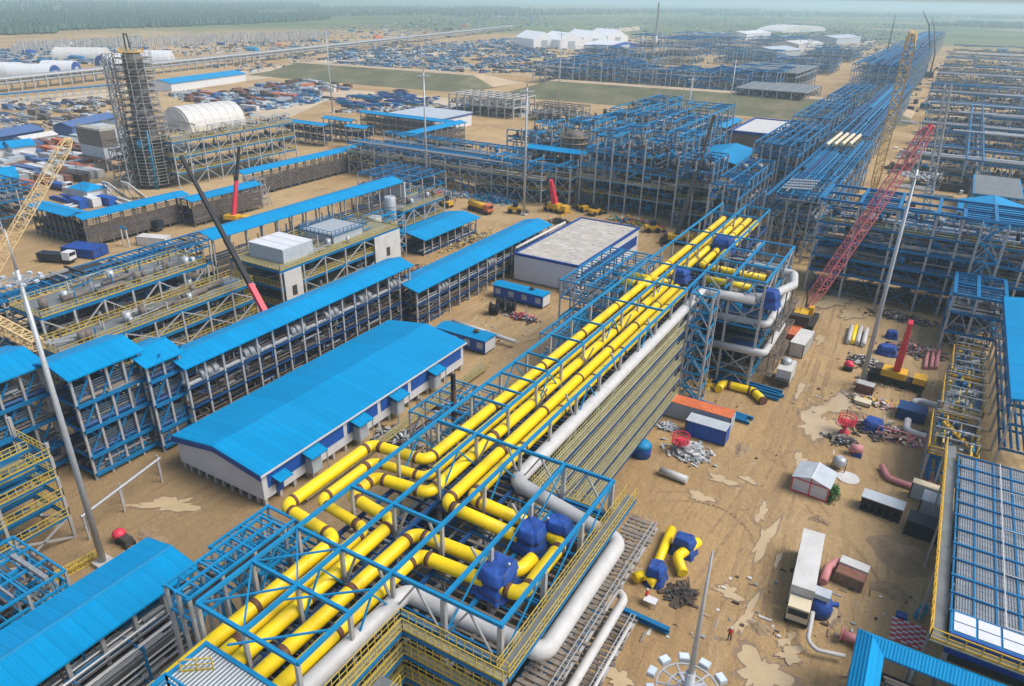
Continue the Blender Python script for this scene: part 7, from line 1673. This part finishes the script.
for i, (px, py, wx, wy, hh, lab) in enumerate(((775, 84, 44, 50, 11, 'low hazy rack block just right of the blue racks behind the embankment'), (800, 74, 50, 60, 12, 'hazy rack block beside the tall dense blue racks, nearer one'), (826, 62, 50, 90, 13, 'hazy rack block beside the tall dense blue racks, farther one'), (742, 66, 60, 60, 14, 'hazy blue rack block in the middle of the far plant'), (776, 50, 80, 80, 15, 'hazy blue rack block far off below the pale storage building'), (600, 60, 60, 50, 12, 'hazy blue rack block below the white gabled tents'), (696, 44, 80, 80, 14, 'farthest hazy blue rack block, below the skyline halls'))):
    c = at(px, py); rack('pipe_rack', lab, 'pipe rack', frange(c.x-wx/2, c.x+wx/2, max(3, int(wx/10))), frange(c.y, c.y+wy, max(3, int(wy/12))), frange(hh*.35, hh, 2), brace=(('y', c.y),), joist=0, banks=[(hh*.35, 'x', 4, ['slat', 'dark', 'blue'], .4, 1.0)], **k4)
for i, (px, py, hh) in enumerate(((640, 65, 32), (653, 66, 57))):
    c = at(px, py); r = root('chimney', ('shorter left', 'taller right')[i]+' pale lattice topped chimney beyond the embankment', 'chimney', c); MB().lathe((c.x, c.y, 0), [(3.4, 0), (2.2, 10), (1.7, min(30, hh))], 14).build('shaft', M['pipew'], r)
    if i: MB().lattice((c.x, c.y, 29), (c.x, c.y, 57), 1.4, .9, .3, 12).build('lattice_top', M['grey'], r)
rack('pipe_rack', 'grey green cooler block behind the long blue racks, left of the tall dense block', 'cooler block', frange(-150, -100, 5), frange(560, 640, 6), [6, 12, 15], cm='galv', bm='slat', split=False, cw=.6, bw=.6, decks=(12, 15), brace=(('y', 560),)); rack('pipe_rack', 'grey cooler block nearer the pale flat hall behind the embankment', 'cooler block', frange(-120, -78, 5), frange(478, 530, 5), [6, 11], cm='galv', bm='slat', split=False, cw=.6, bw=.6, decks=(11,), brace=(('y', 478),))
for i, (px, py, m) in enumerate(((790, 60, 'sheet'), (812, 52, 'offw'), (760, 40, 'white'), (850, 45, 'sheet'))):
    blueshed(('grey flat hall amid the far right yards', 'pale hall amid the far right yards', 'white hall left of the far right yards', 'grey hall beside the tall dense racks')[i], ((px-14, py), (px+10, py-2), 40), 9, m, m)
# hazy sheets of dust-brown cleared ground and pale roads
def flat(name, pts, m, z): 
    b = MB(); b.v = [(*at(*p)[:2], z) for p in pts]; b.f = [tuple(range(len(pts)))]; tag(b.build(name, m), None, None, kind='structure')
roadm = nm('pale_road', (.47, .37, .25), .9, .2, .05)
flat('road', [(-20,112),(130,96),(300,74),(520,44),(640,30),(640,26),(500,39),(280,66),(120,88),(-20,101)], roadm, .05)
flat('road', [(250,112),(330,88),(470,100),(560,110),(560,117),(460,108),(335,97),(280,122)], roadm, .06)
flat('road', [(770,74),(800,60),(870,40),(878,41),(812,62),(785,76)], roadm, .07); flat('road', [(1000,60),(1012,60),(1040,96),(1022,96)], roadm, .08)

# ---------------------------------------------------------------- people
def person_mesh(jacket):
    me = bpy.data.meshes.new('person'); 
    J = [((0,0,.95),.17),((0,0,1.25),.19),((0,0,1.45),.13),((0,0,1.56),.075),((0,.01,1.68),.11),((.1,0,.88),.11),((.13,.05,.48),.075),((.14,0,.08),.06),((.15,.14,.04),.05),((-.1,0,.88),.11),((-.12,-.02,.48),.075),((-.13,-.12,.08),.06),((-.14,.03,.04),.05),((.22,0,1.4),.075),((.29,.03,1.13),.055),((.27,.2,.95),.045),((-.22,0,1.4),.075),((-.3,-.03,1.13),.055),((-.28,.1,.92),.045)]
    E_ = [(0,1),(1,2),(2,3),(3,4),(0,5),(5,6),(6,7),(7,8),(0,9),(9,10),(10,11),(11,12),(2,13),(13,14),(14,15),(2,16),(16,17),(17,18)]
    me.from_pydata([j[0] for j in J], E_, []); o = bpy.data.objects.new('tmp', me); col.objects.link(o)
    md = o.modifiers.new('skin', 'SKIN'); 
    for v, j in zip(me.skin_vertices[0].data, J): v.radius = (j[1], j[1])
    me.skin_vertices[0].data[0].use_root = True
    sb_ = o.modifiers.new('sub', 'SUBSURF'); sb_.levels = 1
    dg = bpy.context.evaluated_depsgraph_get(); ev = o.evaluated_get(dg); res = bpy.data.meshes.new_from_object(ev); bpy.data.objects.remove(o)
    m = bpy.data.materials.new('clothing_'+jacket); m.use_nodes = True; t = m.node_tree; b = t.nodes['Principled BSDF']; g = t.nodes.new('ShaderNodeTexCoord'); s = t.nodes.new('ShaderNodeSeparateXYZ'); rp = t.nodes.new('ShaderNodeValToRGB')
    t.links.new(g.outputs['Object'], s.inputs[0]); d = t.nodes.new('ShaderNodeMath'); d.operation = 'DIVIDE'; d.inputs[1].default_value = 1.8; t.links.new(s.outputs[2], d.inputs[0]); t.links.new(d.outputs[0], rp.inputs[0]); t.links.new(rp.outputs[0], b.inputs['Base Color'])
    cr = rp.color_ramp; cr.interpolation = 'CONSTANT'; cr.elements[0].color = (.03, .04, .07, 1); cr.elements[1].position = .49; cr.elements[1].color = {'red': (.5, .03, .02, 1), 'orange': (.7, .2, .02, 1), 'blue': (.02, .07, .3, 1)}[jacket]
    e = cr.elements.new(.86); e.color = (.42, .27, .2, 1)
    res.materials.clear(); res.materials.append(m)
    for p in res.polygons: p.use_smooth = True
    return res
pm_ = {k: person_mesh(k) for k in ('red', 'orange', 'blue')}
hel = MB().lathe((0, .01, 1.70), [(.145, 0), (.14, .04), (.11, .1), (.05, .13)], 12).mesh('helmet', M['white'])
for i, (px, py, k, lab) in enumerate(((729, 640, 'red', 'person in a red jacket walking across the sand near the bottom mast'), (646, 601, 'red', 'person in a red jacket crouched over work by the white table'), (720, 575, 'blue', 'person in dark clothes on the sand right of the ground valves'), (560, 383, 'orange', 'person in an orange jacket beside the yellow pipe rack'), (812, 372, 'orange', 'person in an orange jacket near the generator trailer'), (455, 203, 'orange', 'person in an orange jacket beside the yellow loader'), (443, 202, 'blue', 'person in dark clothes by the round tanks'), (833, 396, 'blue', 'person in dark clothes near the pale puddles by the crane'), (130, 525, 'red', 'person in a red jacket on the sand at the left'))):
    if i in (2, 3, 4, 7, 8): continue
    c = at(px, py); o = bpy.data.objects.new('person', pm_[k]); o.location = (c.x, c.y, 0); o.rotation_euler = (0, 0, i*1.3); link(o); tag(o, lab, 'person'); h = bpy.data.objects.new('helmet', hel); link(h, o)
